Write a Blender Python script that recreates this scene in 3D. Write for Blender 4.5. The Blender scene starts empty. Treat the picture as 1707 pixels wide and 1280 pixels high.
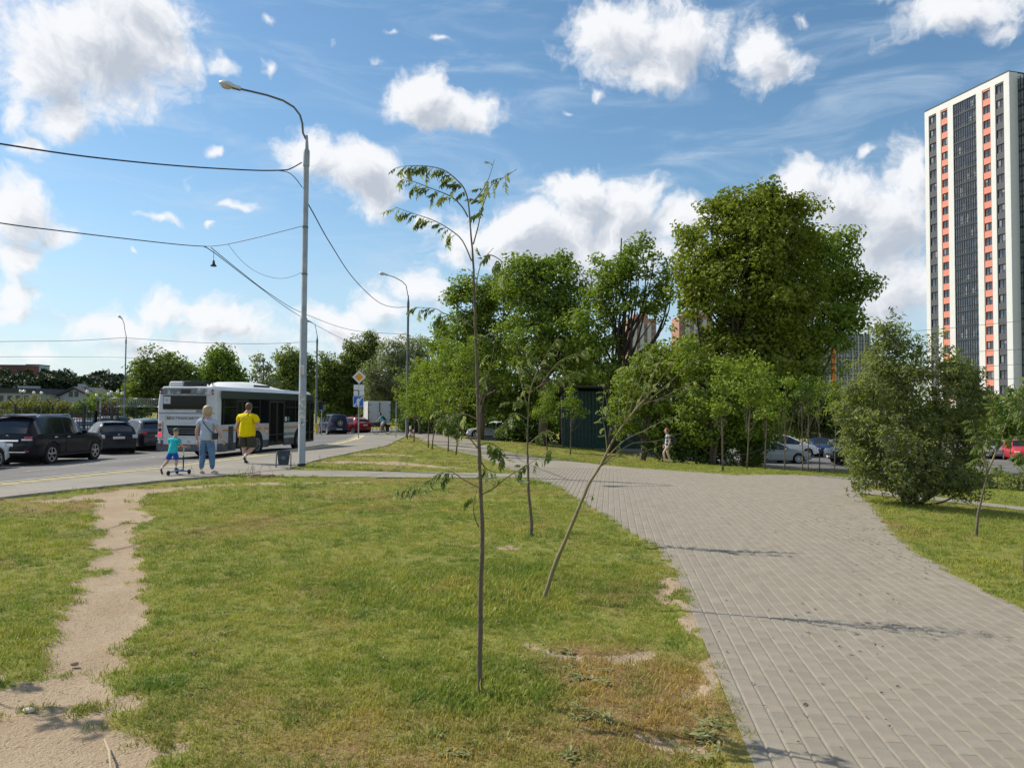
import bpy, bmesh, math, random
import numpy as np
from mathutils import Vector, Matrix, Euler
from mathutils.geometry import delaunay_2d_cdt

SC = bpy.context.scene
COL = SC.collection
R = math.radians
rng = np.random.default_rng(7)
random.seed(7)

# ------------------------------------------------------------------ camera
FPX, CXP, CYP, CAMH = 1282.0, 853.5, 640.0, 1.65
PITCH, ROLL = R(1.92), R(0.4)
_F = Vector((0, math.cos(PITCH), math.sin(PITCH)))
_U = Vector((0, -math.sin(PITCH), math.cos(PITCH)))
_R = Vector((1, 0, 0))
_R2 = _R * math.cos(ROLL) + _U * math.sin(ROLL)
_U2 = _U * math.cos(ROLL) - _R * math.sin(ROLL)
cam_d = bpy.data.cameras.new("camera")
cam = bpy.data.objects.new("camera", cam_d)
COL.objects.link(cam)
cam.matrix_world = Matrix(((_R2.x, _U2.x, -_F.x, 0), (_R2.y, _U2.y, -_F.y, 0), (_R2.z, _U2.z, -_F.z, CAMH), (0, 0, 0, 1)))
cam_d.sensor_width = 36.0
cam_d.lens = FPX / 1707.0 * 36.0
cam_d.clip_start = 0.1
cam_d.clip_end = 6000
SC.camera = cam

# ------------------------------------------------------------------ light
SUN_EL, SUN_AZ = R(43), math.atan2(-0.89, 0.45)        # azimuth measured from +Y towards +X
sun_dir = Vector((math.sin(SUN_AZ) * math.cos(SUN_EL), math.cos(SUN_AZ) * math.cos(SUN_EL), math.sin(SUN_EL)))
sl = bpy.data.lights.new("sun", 'SUN')
sl.energy = 4.6
sl.angle = R(0.53)
sl.color = (1.0, 0.935, 0.82)
so = bpy.data.objects.new("sun", sl)
so.rotation_euler = (-sun_dir).to_track_quat('-Z', 'Y').to_euler()
so.location = (-40, 20, 60)
COL.objects.link(so)
SC.view_settings.view_transform = 'Standard'
SC.view_settings.look = 'None'
SC.view_settings.exposure = 0.26
SC.view_settings.gamma = 1.0
SC.view_settings.use_curve_mapping = False
SKY_STRENGTH = 0.10

def build_world():
    w = bpy.data.worlds.new("World")
    SC.world = w
    w.use_nodes = True
    nt = w.node_tree
    N, L = nt.nodes, nt.links
    N.clear()
    out = N.new('ShaderNodeOutputWorld')
    bg = N.new('ShaderNodeBackground')
    bg.inputs['Strength'].default_value = SKY_STRENGTH
    L.new(bg.outputs[0], out.inputs[0])
    sky = N.new('ShaderNodeTexSky')
    sky.sky_type = 'NISHITA'
    sky.sun_disc = False
    sky.sun_elevation = SUN_EL
    sky.sun_rotation = SUN_AZ
    sky.altitude = 150
    sky.air_density = 1.05
    sky.dust_density = 0.3
    sky.ozone_density = 1.6

    # cloud cover as a function of direction (azimuth, elevation)
    g = bpy.data.node_groups.new("cloud_field", 'ShaderNodeTree')
    g.interface.new_socket("P", in_out='INPUT', socket_type='NodeSocketVector')
    g.interface.new_socket("Field", in_out='OUTPUT', socket_type='NodeSocketFloat')
    gn, gl = g.nodes, g.links
    gi, go = gn.new('NodeGroupInput'), gn.new('NodeGroupOutput')

    def gmath(op, a, b=None, c=None):
        n = gn.new('ShaderNodeMath'); n.operation = op
        for i, v in enumerate((a, b, c)):
            if v is None: continue
            if hasattr(v, 'links'): gl.new(v, n.inputs[i])
            else: n.inputs[i].default_value = v
        return n.outputs[0]

    def gvec(op, a, b):
        n = gn.new('ShaderNodeVectorMath'); n.operation = op
        for i, v in enumerate((a, b)):
            if hasattr(v, 'links'): gl.new(v, n.inputs[i])
            else: n.inputs[i].default_value = v
        return n.outputs[1] if op in ('LENGTH', 'DOT_PRODUCT') else n.outputs[0]

    def gnoise(P, scale, detail, rough, col=False):
        n = gn.new('ShaderNodeTexNoise'); n.noise_dimensions = '2D'
        n.inputs['Scale'].default_value = scale
        n.inputs['Detail'].default_value = detail
        n.inputs['Roughness'].default_value = rough
        gl.new(P, n.inputs['Vector'])
        return n.outputs['Color' if col else 'Fac']
    P = gi.outputs[0]
    warp = gvec('MULTIPLY', gvec('SUBTRACT', gnoise(P, 9.0, 4.0, 0.55, True), (0.5, 0.5, 0.5)), (0.085, 0.06, 0))
    PW = gvec('ADD', P, warp)
    # (x, y, rx, ry, weight) of the cumulus heads in view, in photo pixels
    blobs = [(175, 75, 150, 95, 1), (60, 95, 110, 90, .9), (240, 20, 90, 60, .9), (115, 190, 45, 55, 1), (40, 215, 45, 40, .6), (75, 258, 40, 22, .55),
             (705, 165, 62, 45, 1.1), (775, 190, 52, 34, 1.05), (725, 200, 80, 26, 1),
             (1030, 62, 85, 58, 1.05), (1130, 75, 90, 62, 1.05), (1090, 115, 110, 30, .8), (1270, 85, 34, 50, .95), (1290, 125, 60, 32, .7), (1340, 45, 40, 14, .3),
             (1600, 22, 110, 38, .85), (1640, 50, 40, 26, .6), (1480, -10, 40, 20, .5),
             (520, 252, 40, 34, .95), (590, 290, 66, 42, 1.05), (620, 330, 46, 32, .95),
             (955, 345, 66, 58, 1.2), (1045, 355, 62, 52, 1.15), (880, 385, 100, 44, 1.1), (780, 395, 70, 40, .8), (980, 420, 190, 60, 1.1), (760, 430, 60, 24, .6), (700, 360, 40, 20, .5), (1140, 360, 55, 34, 1),
             (1390, 330, 80, 56, 1.15), (1320, 310, 50, 40, 1), (1470, 370, 95, 70, 1.1), (1520, 285, 52, 44, .95), (1460, 257, 20, 14, .6), (1470, 480, 110, 70, 1), (1280, 400, 120, 80, 1), (1600, 330, 90, 70, .9), (1690, 420, 90, 80, .8),
             (25, 345, 60, 48, .95), (60, 378, 40, 28, .8), (20, 430, 44, 40, .85), (25, 490, 55, 34, .8), (10, 520, 50, 20, .7),
             (275, 520, 60, 34, .8), (355, 515, 50, 30, .85), (400, 540, 80, 36, .7), (195, 545, 90, 34, .65), (70, 590, 160, 30, .45), (300, 580, 220, 34, .6), (560, 550, 90, 34, .75), (520, 530, 45, 22, .7), (640, 520, 60, 40, .75), (700, 490, 40, 34, .8), (620, 580, 160, 30, .6),
             (262, 372, 36, 12, .75), (367, 380, 14, 8, .7), (365, 112, 26, 22, .6), (440, 105, 14, 20, .5), (362, 266, 30, 14, .35), (735, 49, 30, 10, .45), (640, 35, 38, 8, .3), (998, 158, 24, 13, .4), (928, 182, 20, 11, .4), (440, 15, 34, 14, .3), (560, 75, 20, 30, .25), (620, 95, 40, 18, .25), (400, 345, 90, 16, .28), (330, 315, 16, 26, .3), (210, 425, 10, 18, .3),
             (-200, 200, 170, 120, 1), (-420, 420, 260, 90, 1), (1950, 250, 190, 120, 1), (2300, 480, 300, 120, 1), (600, -260, 220, 90, .9), (1250, -330, 260, 110, .9)]
    acc = None
    for (x, y, rx, ry, wt) in blobs:
        d = (_F + _R2 * ((x - CXP) / FPX) + _U2 * (-(y - CYP) / FPX)).normalized()
        u, v = math.atan2(d.x, d.y), math.asin(d.z)
        k = math.cos(math.atan((x - CXP) / FPX)) ** 2
        ax, ay = rx / FPX * k, ry / FPX * math.cos(math.atan((x - CXP) / FPX))
        q = gvec('MULTIPLY', gvec('SUBTRACT', PW, (u, v, 0)), (1 / ax, 1 / ay, 0))
        ln = gvec('LENGTH', q, (0, 0, 0))
        # weight fades from wt at the centre to 0 at 1.2 radii
        val = gmath('MULTIPLY_ADD', ln, -max(wt, .78) / 1.2, wt)
        acc = val if acc is None else gmath('SMOOTH_MAX', acc, val, 0.12)
    # scattered clouds everywhere else in the sky (outside the photograph's field)
    az = gn.new('ShaderNodeSeparateXYZ'); gl.new(P, az.inputs[0])
    off = gmath('MULTIPLY', gmath('SUBTRACT', gmath('ABSOLUTE', az.outputs[0]), 0.68), 4.0)
    off = gmath('MINIMUM', gmath('MAXIMUM', off, 0.0), 1.0)
    rest = gmath('ADD', gmath('MULTIPLY', gmath('MULTIPLY_ADD', gnoise(P, 3.2, 3.0, 0.5), 3.2, -1.6), off), gmath('MULTIPLY_ADD', off, 0.9, -0.9))
    acc = gmath('SMOOTH_MAX', acc, rest, 0.1)
    f1 = gmath('MULTIPLY_ADD', gnoise(PW, 26.0, 10.0, 0.6), 1.15, -0.60)
    f2 = gmath('MULTIPLY_ADD', gnoise(PW, 90.0, 6.0, 0.62), 0.26, -0.13)
    acc = gmath('ADD', gmath('MAXIMUM', acc, -0.47), gmath('ADD', f1, f2))
    gl.new(acc, go.inputs[0])

    def m(op, a, b=None, c=None, clamp=False):
        n = N.new('ShaderNodeMath'); n.operation = op; n.use_clamp = clamp
        for i, v in enumerate((a, b, c)):
            if v is None: continue
            if hasattr(v, 'links'): L.new(v, n.inputs[i])
            else: n.inputs[i].default_value = v
        return n.outputs[0]
    tc = N.new('ShaderNodeTexCoord')
    sep = N.new('ShaderNodeSeparateXYZ'); L.new(tc.outputs['Generated'], sep.inputs[0])
    u = m('ARCTAN2', sep.outputs[0], sep.outputs[1])
    v = m('ARCSINE', sep.outputs[2])
    comb = N.new('ShaderNodeCombineXYZ'); L.new(u, comb.inputs[0]); L.new(v, comb.inputs[1])

    def field(off):
        a = N.new('ShaderNodeVectorMath'); a.operation = 'ADD'
        L.new(comb.outputs[0], a.inputs[0]); a.inputs[1].default_value = off
        n = N.new('ShaderNodeGroup'); n.node_tree = g
        L.new(a.outputs[0], n.inputs[0])
        return n.outputs[0]
    f0 = field((0, 0, 0))
    f1 = field((-0.016, 0.024, 0))
    def smooth(x, lo, hi):
        n = N.new('ShaderNodeMapRange'); n.interpolation_type = 'SMOOTHSTEP'
        L.new(x, n.inputs[0]); n.inputs[1].default_value = lo; n.inputs[2].default_value = hi
        return n.outputs[0]
    dens = m('MULTIPLY', smooth(f0, -0.10, 0.52), 0.97)
    dens = m('MULTIPLY', dens, smooth(v, -0.01, 0.02))
    lit = m('SUBTRACT', 1.0, smooth(f1, 0.16, 1.0))
    # thin high veil, stretched streaks
    mp = N.new('ShaderNodeMapping'); L.new(comb.outputs[0], mp.inputs[0])
    mp.inputs['Rotation'].default_value = (0, 0, R(14)); mp.inputs['Scale'].default_value = (2.2, 9.0, 1)
    ci = N.new('ShaderNodeTexNoise'); ci.inputs['Scale'].default_value = 2.4; ci.inputs['Detail'].default_value = 7; ci.inputs['Roughness'].default_value = 0.6
    ci.inputs['Distortion'].default_value = 0.7
    L.new(mp.outputs[0], ci.inputs['Vector'])
    veil = m('MULTIPLY', smooth(ci.outputs['Fac'], 0.43, 0.85), 0.62)
    # milky band near the horizon
    hz = m('MULTIPLY', m('SUBTRACT', 1.0, smooth(v, -0.02, 0.30)), 0.60)
    s = 1.0 / SKY_STRENGTH

    def mix(fac, a, b):
        n = N.new('ShaderNodeMix'); n.data_type = 'RGBA'
        ins = [i for i in n.inputs if i.type == 'RGBA']; o = [x for x in n.outputs if x.type == 'RGBA'][0]
        L.new(fac, n.inputs[0])
        for sck, val in zip(ins, (a, b)):
            if hasattr(val, 'links'): L.new(val, sck)
            else: sck.default_value = (*val, 1)
        return o
    hs = N.new('ShaderNodeHueSaturation')
    hs.inputs['Saturation'].default_value = 1.14; hs.inputs['Value'].default_value = 1.08; hs.inputs['Hue'].default_value = .492
    L.new(sky.outputs[0], hs.inputs['Color'])
    c = mix(hz, hs.outputs[0], (0.41 * s, 0.54 * s, 0.69 * s))
    c = mix(veil, c, (0.52 * s, 0.62 * s, 0.74 * s))
    cl = mix(lit, (0.44 * s, 0.48 * s, 0.55 * s), (0.80 * s, 0.81 * s, 0.83 * s))
    c = mix(dens, c, cl)
    L.new(c, bg.inputs['Color'])
    w.cycles.sampling_method = 'MANUAL'
    w.cycles.sample_map_resolution = 512
build_world()
SC.cycles.max_bounces = 8
SC.cycles.diffuse_bounces = 3
SC.cycles.transparent_max_bounces = 8
SC.cycles.use_adaptive_sampling = True

# ------------------------------------------------------------------ terrain and picking
def _sp(x):
    return np.logaddexp(0, x)

def _ss(t):
    t = np.clip(t, 0, 1)
    return t * t * (3 - 2 * t)

def T(x, y):
    """height of the land at x, y"""
    x = np.asarray(x, float); y = np.asarray(y, float)
    d = 2 * _sp((np.minimum(y, 90) - 20) / 2)
    e = 2 * _sp((np.minimum(y, 42) - 20) / 2)
    a = .060 * _ss((x + 12) / 30) * e
    b = np.minimum(.09 * _sp(x - 7.2), .75)
    return -.0075 * d - np.hypot(a, b)

KERB = [(-14.2, -4), (-12.2, 8), (-10.9, 16.2), (-9.75, 21.5), (-9.35, 26.3), (-9.15, 36.8), (-9.7, 46), (-10.5, 52), (-11.2, 56)]

def kerb_x(y):
    return np.interp(y, [p[1] for p in KERB], [p[0] for p in KERB])

def RZ(x, y):
    """height of the carriageway"""
    return T(x, y) - .12 - .04 * np.clip(kerb_x(y) - np.asarray(x, float), 0, 9)

def ray(px, py):
    return _F + _R2 * ((px - CXP) / FPX) + _U2 * (-(py - CYP) / FPX)

def at(px, py, Y):
    d = ray(px, py); k = Y / d.y
    return Vector((d.x * k, Y, CAMH + d.z * k))

def gp(px, py, fn=T):
    d = ray(px, py); t = 1.0
    while t < 900:
        if CAMH + d.z * t < float(fn(d.x * t, d.y * t)): break
        t *= 1.004
    return (d.x * t, d.y * t)

# ------------------------------------------------------------------ object helpers
def tag(o, label=None, cat=None, group=None, kind=None):
    if label: o["label"] = label
    if cat: o["category"] = cat
    if group: o["group"] = group
    if kind: o["kind"] = kind
    return o

def link(name, data, parent=None, loc=None, rot=None, scale=None):
    o = bpy.data.objects.new(name, data)
    COL.objects.link(o)
    if parent: o.parent = parent
    if loc is not None: o.location = loc
    if rot is not None: o.rotation_euler = rot
    if scale is not None: o.scale = scale if hasattr(scale, '__len__') else (scale,) * 3
    return o

def thing(name, label, cat, loc=(0, 0, 0), rz=0.0, group=None):
    o = link(name, None, None, loc, (0, 0, rz))
    o.empty_display_size = 0.2
    return tag(o, label, cat, group)

def copy_tree(o, parent=None):
    c = o.copy(); COL.objects.link(c)
    c.parent = parent
    for ch in o.children: copy_tree(ch, c)
    return c

class MB:
    """collects faces; build() links them as one mesh object"""
    def __init__(s): s.v, s.f, s.m, s.n = [], [], [], 0
    def add(s, verts, faces, mi=0):
        b = s.n
        s.v.extend([tuple(p) for p in verts]); s.n += len(verts)
        for f in faces:
            s.f.append(tuple(b + i for i in f)); s.m.append(mi)
        return s
    def box(s, c, d, rz=0.0, mi=0, M=None, taper=1.0):
        x, y, z = d[0] / 2, d[1] / 2, d[2] / 2
        P = [Vector((sx * x * (taper if sz > 0 else 1), sy * y * (taper if sz > 0 else 1), sz * z)) for sz in (-1, 1) for sy in (-1, 1) for sx in (-1, 1)]
        if M is None: M = Matrix.Rotation(rz, 3, 'Z')
        P = [M @ p + Vector(c) for p in P]
        return s.add(P, [(0, 2, 3, 1), (4, 5, 7, 6), (0, 1, 5, 4), (2, 6, 7, 3), (0, 4, 6, 2), (1, 3, 7, 5)], mi)
    def tube(s, pts, rad, n=8, mi=0, cap=True):
        pts = [Vector(p) for p in pts]
        if not hasattr(rad, '__len__'): rad = [rad] * len(pts)
        V = []
        prev = None
        for i, p in enumerate(pts):
            t = (pts[min(i + 1, len(pts) - 1)] - pts[max(i - 1, 0)])
            if t.length < 1e-9: t = Vector((0, 0, 1))
            t.normalize()
            if prev is None:
                a = Vector((0, 0, 1)) if abs(t.z) < .9 else Vector((1, 0, 0))
                u = t.cross(a).normalized()
            else:
                u = (prev - t * prev.dot(t))
                u = u.normalized() if u.length > 1e-6 else t.orthogonal().normalized()
            prev = u
            w = t.cross(u)
            for k in range(n):
                an = 2 * math.pi * k / n
                V.append(p + (u * math.cos(an) + w * math.sin(an)) * rad[i])
        Fc = []
        for i in range(len(pts) - 1):
            for k in range(n):
                k2 = (k + 1) % n
                Fc.append((i * n + k, i * n + k2, (i + 1) * n + k2, (i + 1) * n + k))
        if cap:
            Fc.append(tuple(range(n - 1, -1, -1)))
            Fc.append(tuple((len(pts) - 1) * n + k for k in range(n)))
        return s.add(V, Fc, mi)
    def lathe(s, prof, n=16, c=(0, 0, 0), axis='Z', mi=0):
        V = []
        for (r, h) in prof:
            for k in range(n):
                a = 2 * math.pi * k / n
                x, y = r * math.cos(a), r * math.sin(a)
                V.append((x + c[0], y + c[1], h + c[2]) if axis == 'Z' else ((h + c[0], x + c[1], y + c[2]) if axis == 'X' else (x + c[0], h + c[1], -y + c[2])))
        Fc = []
        for i in range(len(prof) - 1):
            for k in range(n):
                k2 = (k + 1) % n
                Fc.append((i * n + k, i * n + k2, (i + 1) * n + k2, (i + 1) * n + k))
        return s.add(V, Fc, mi)
    def prism(s, poly, d0, d1, axis='Y', mi=0):
        """polygon in the other two axes, extruded from d0 to d1 along axis"""
        def P(a, b, d): return (a, d, b) if axis == 'Y' else ((d, a, b) if axis == 'X' else (a, b, d))
        n = len(poly)
        V = [P(a, b, d0) for a, b in poly] + [P(a, b, d1) for a, b in poly]
        Fc = [tuple(range(n)), tuple(range(2 * n - 1, n - 1, -1))] + [(i, i + n, (i + 1) % n + n, (i + 1) % n) for i in range(n)]
        return s.add(V, Fc, mi)
    def sphere(s, c, r, n=12, m=8, mi=0, sc=(1, 1, 1)):
        pr = []
        V, Fc = [], []
        for i in range(m + 1):
            th = math.pi * i / m
            for k in range(n):
                a = 2 * math.pi * k / n
                V.append((c[0] + r * sc[0] * math.sin(th) * math.cos(a), c[1] + r * sc[1] * math.sin(th) * math.sin(a), c[2] - r * sc[2] * math.cos(th)))
        for i in range(m):
            for k in range(n):
                k2 = (k + 1) % n
                Fc.append((i * n + k, i * n + k2, (i + 1) * n + k2, (i + 1) * n + k))
        return s.add(V, Fc, mi)
    def mesh(s, name, mats, smooth=None, fix=True):
        me = bpy.data.meshes.new(name)
        me.from_pydata(s.v, [], s.f)
        for m in (mats if isinstance(mats, (list, tuple)) else [mats]): me.materials.append(m)
        if len(me.materials) > 1: me.polygons.foreach_set('material_index', s.m)
        if fix:
            bm = bmesh.new(); bm.from_mesh(me)
            bmesh.ops.remove_doubles(bm, verts=bm.verts, dist=1e-5)
            bmesh.ops.recalc_face_normals(bm, faces=bm.faces)
            bm.to_mesh(me); bm.free()
        if smooth:
            me.polygons.foreach_set('use_smooth', [True] * len(me.polygons))
            if smooth < 179: me.set_sharp_from_angle(angle=R(smooth))
        me.update()
        return me
    def build(s, name, mats, parent=None, smooth=None, loc=None, rot=None, fix=True, bevel=0.0):
        o = link(name, s.mesh(name, mats, smooth, fix), parent, loc, rot)
        if bevel:
            b = o.modifiers.new("bevel", 'BEVEL'); b.width = bevel; b.segments = 2; b.limit_method = 'ANGLE'
        return o

# ------------------------------------------------------------------ materials
MATS = {}
def mat(name, col, rough=0.6, metal=0.0, var=0.0, vscale=3.0, bump=0.0, bscale=40.0, spec=0.5, emit=None, coat=0.0, col2=None, c2scale=1.5, c2lo=.45, c2hi=.65):
    """principled material; var = light/dark mottling, col2 = second colour in noise patches (dirt, wear)"""
    if name in MATS: return MATS[name]
    m = bpy.data.materials.new(name); m.use_nodes = True
    nt = m.node_tree; N, L = nt.nodes, nt.links
    b = N['Principled BSDF']
    b.inputs['Base Color'].default_value = (*col, 1)
    b.inputs['Roughness'].default_value = rough
    b.inputs['Metallic'].default_value = metal
    b.inputs['Specular IOR Level'].default_value = spec
    if coat: b.inputs['Coat Weight'].default_value = coat; b.inputs['Coat Roughness'].default_value = .08
    if emit: b.inputs['Emission Color'].default_value = (*emit[0], 1); b.inputs['Emission Strength'].default_value = emit[1]
    tc = N.new('ShaderNodeTexCoord')
    src = None
    if col2:
        n = N.new('ShaderNodeTexNoise'); n.inputs['Scale'].default_value = c2scale; n.inputs['Detail'].default_value = 6; n.inputs['Roughness'].default_value = .65
        L.new(tc.outputs['Object'], n.inputs['Vector'])
        mr = N.new('ShaderNodeMapRange'); L.new(n.outputs['Fac'], mr.inputs[0]); mr.inputs[1].default_value = c2lo; mr.inputs[2].default_value = c2hi
        mx = N.new('ShaderNodeMix'); mx.data_type = 'RGBA'; L.new(mr.outputs[0], mx.inputs[0])
        mx.inputs[6].default_value = (*col, 1); mx.inputs[7].default_value = (*col2, 1)
        src = mx.outputs[2]
    if var:
        n = N.new('ShaderNodeTexNoise'); n.inputs['Scale'].default_value = vscale; n.inputs['Detail'].default_value = 6; n.inputs['Roughness'].default_value = .6
        L.new(tc.outputs['Object'], n.inputs['Vector'])
        mr = N.new('ShaderNodeMapRange'); L.new(n.outputs['Fac'], mr.inputs[0]); mr.inputs[1].default_value = .3; mr.inputs[2].default_value = .7
        mr.inputs[3].default_value = 1 - var; mr.inputs[4].default_value = 1 + var
        mx = N.new('ShaderNodeMix'); mx.data_type = 'RGBA'; mx.blend_type = 'MULTIPLY'; mx.inputs[0].default_value = 1
        if src: L.new(src, mx.inputs[6])
        else: mx.inputs[6].default_value = (*col, 1)
        L.new(mr.outputs[0], mx.inputs[7]); src = mx.outputs[2]
    if src: L.new(src, b.inputs['Base Color'])
    if bump:
        n = N.new('ShaderNodeTexNoise'); n.inputs['Scale'].default_value = bscale; n.inputs['Detail'].default_value = 5
        L.new(tc.outputs['Object'], n.inputs['Vector'])
        bp = N.new('ShaderNodeBump'); bp.inputs['Strength'].default_value = bump; bp.inputs['Distance'].default_value = .02
        L.new(n.outputs['Fac'], bp.inputs['Height']); L.new(bp.outputs[0], b.inputs['Normal'])
    MATS[name] = m
    return m

def leaf_mat(name, col, col2, under=None, trans=0.33, patch=0.6, rough=.5):
    """leaf: per-leaf and per-clump colour, light passing through, paler underside"""
    if name in MATS: return MATS[name]
    m = bpy.data.materials.new(name); m.use_nodes = True
    nt = m.node_tree; N, L = nt.nodes, nt.links
    N.clear()
    out = N.new('ShaderNodeOutputMaterial')
    geo = N.new('ShaderNodeNewGeometry')
    tc = N.new('ShaderNodeTexCoord')
    n = N.new('ShaderNodeTexNoise'); n.inputs['Scale'].default_value = patch; n.inputs['Detail'].default_value = 3
    L.new(tc.outputs['Object'], n.inputs['Vector'])
    mr = N.new('ShaderNodeMapRange'); L.new(n.outputs['Fac'], mr.inputs[0]); mr.inputs[1].default_value = .35; mr.inputs[2].default_value = .65
    ad = N.new('ShaderNodeMath'); ad.operation = 'MULTIPLY_ADD'; L.new(geo.outputs['Random Per Island'], ad.inputs[0]); ad.inputs[1].default_value = .7
    hf = N.new('ShaderNodeMath'); hf.operation = 'MULTIPLY'; L.new(mr.outputs[0], hf.inputs[0]); hf.inputs[1].default_value = .4
    L.new(hf.outputs[0], ad.inputs[2])
    mx = N.new('ShaderNodeMix'); mx.data_type = 'RGBA'; L.new(ad.outputs[0], mx.inputs[0])
    mx.inputs[6].default_value = (*col, 1); mx.inputs[7].default_value = (*col2, 1)
    src = mx.outputs[2]
    if under:
        m2 = N.new('ShaderNodeMix'); m2.data_type = 'RGBA'; L.new(geo.outputs['Backfacing'], m2.inputs[0])
        L.new(src, m2.inputs[6]); m2.inputs[7].default_value = (*under, 1); src = m2.outputs[2]
    b = N.new('ShaderNodeBsdfPrincipled'); L.new(src, b.inputs['Base Color'])
    b.inputs['Roughness'].default_value = .62; b.inputs['Specular IOR Level'].default_value = .22
    tr = N.new('ShaderNodeBsdfTranslucent')
    tm = N.new('ShaderNodeMix'); tm.data_type = 'RGBA'; tm.blend_type = 'MULTIPLY'; tm.inputs[0].default_value = 1
    L.new(src, tm.inputs[6]); tm.inputs[7].default_value = (1.25, 1.35, .45, 1)
    L.new(tm.outputs[2], tr.inputs[0])
    ms = N.new('ShaderNodeMixShader'); ms.inputs[0].default_value = trans
    L.new(b.outputs[0], ms.inputs[1]); L.new(tr.outputs[0], ms.inputs[2]); L.new(ms.outputs[0], out.inputs[0])
    MATS[name] = m
    return m

# ------------------------------------------------------------------ ground plan
def W(pts): return [gp(*p) for p in pts]
PATH = [(0.775, 0.6), (.983, 2.2), (1.165, 3.6), (1.477, 6), (1.776, 8.3), (1.79, 9.3), (1.69, 10.4), (1.42, 13), (1.11, 16.3), (.5, 19), (.28, 20.4), (-.5, 26), (-1.46, 32.5), (-3.53, 40.5), (-5.7, 50), (-7.25, 57.5), (-8.4, 62),
        (-5.2, 61), (-2.65, 54), (-.9, 43), (1.25, 33.9), (3.84, 25), (6.11, 20.8), (8.12, 22.3), (10.65, 24.5), (14, 27), (16, 26), (11.6, 21.6), (9.4, 19.6), (8.14, 18.4), (7.3, 16.5), (6.5, 14), (5.3, 11), (4.63, 8.8), (4.27, 6.46), (3.75, 4), (3.3, 0.6)]
SIDE = [(7.28, 16.45), (7.95, 17.9), (10.4, 16.5), (14.5, 14.2), (19, 11), (18.4, 10.0), (13.9, 13.1), (9.9, 15.4)]
PAVE = [(x, y) for x, y in KERB] + [(-7.6, 57), (-7.4, 52), (-6.5, 39.6), (-6.5, 25.4), (-6.15, 20.95), (-6.9, 18.9), (-7.75, 17.1), (-8.7, 14.8), (-9.6, 12), (-11.4, 4), (-13, -4)]
CROSS = [(-6.3, 20.85), (-3, 20.6), (.3, 20.42), (.55, 18.9), (-2.5, 18.75), (-6.75, 18.7)]
ROAD = [(-14.3, -6)] + [(x - .16, y) for x, y in KERB] + [(-11.2, 57), (-8.2, 60.5), (-4, 60.5), (-2, 57), (1, 60), (2, 68), (-4, 79), (-9, 98), (-90, 98), (-90, -6)]
CARPARK = [(9, 47.5), (13, 46.5), (17, 45.2), (24, 42.5), (36, 36), (60, 30), (70, 90), (8, 92), (6, 64)]

def pip(poly, x, y):
    x = np.asarray(x, float); y = np.asarray(y, float)
    c = np.zeros(x.shape, bool)
    n = len(poly)
    for i in range(n):
        x1, y1 = poly[i]; x2, y2 = poly[(i + 1) % n]
        if y1 == y2: continue
        c ^= ((y1 > y) != (y2 > y)) & (x < (x2 - x1) * (y - y1) / (y2 - y1) + x1)
    return c

def edge_dist(poly, x, y, closed=True):
    d = np.full(np.shape(x), 1e9)
    n = len(poly)
    for i in range(n if closed else n - 1):
        ax, ay = poly[i][:2]; bx, by = poly[(i + 1) % n][:2]
        L2 = (bx - ax) ** 2 + (by - ay) ** 2 + 1e-12
        t = np.clip(((x - ax) * (bx - ax) + (y - ay) * (by - ay)) / L2, 0, 1)
        d = np.minimum(d, np.hypot(x - ax - t * (bx - ax), y - ay - t * (by - ay)))
    return d

def _h(i, j, s):
    v = np.sin(i * 127.1 + j * 311.7 + s * 74.7) * 43758.5453
    return v - np.floor(v)

def vnoise(x, y, s=0):
    i, j = np.floor(x), np.floor(y)
    fx, fy = x - i, y - j
    fx, fy = fx * fx * (3 - 2 * fx), fy * fy * (3 - 2 * fy)
    return (_h(i, j, s) * (1 - fx) + _h(i + 1, j, s) * fx) * (1 - fy) + (_h(i, j + 1, s) * (1 - fx) + _h(i + 1, j + 1, s) * fx) * fy

def fbm(x, y, s=0, o=4):
    a, t, r = .5, 0, 0
    for k in range(o):
        r = r + a * vnoise(x * 2 ** k, y * 2 ** k, s + k); t += a; a *= .55
    return r / t

# worn tracks: (polyline of x, y, half width)
TRACKS = []
def track(px, hw): TRACKS.append(([gp(a, b) for a, b in px], hw))
track([(60, 1330), (100, 1230), (110, 1160), (140, 1080), (170, 1010), (192, 955), (197, 905), (203, 860), (190, 826)], [.52, .42, .30, .24, .22, .20, .21, .27, .4])
track([(50, 1310), (-40, 1215), (-160, 1150)], [.36, .3, .4])
track([(110, 832), (200, 823), (300, 812), (420, 807), (560, 804), (670, 801)], [.3, .45, .27, .2, .18, .08])
track([(560, 770), (640, 771), (700, 776), (770, 780)], [.55, .6, .4, .1])
track([(575, 758), (640, 757), (690, 760)], [.3, .5, .2])
track([(690, 766), (740, 768), (775, 770)], [.16, .2, .1])
track([(1125, 945), (1150, 1010), (1185, 1080), (1215, 1160)], [.07, .08, .06, .06])
track([(930, 1085), (1020, 1092), (1100, 1098)], [.06, .12, .05])
track([(1090, 1250), (1140, 1248)], [.08, .07])
track([(690, 905), (860, 912)], [.05, .05])

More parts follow.
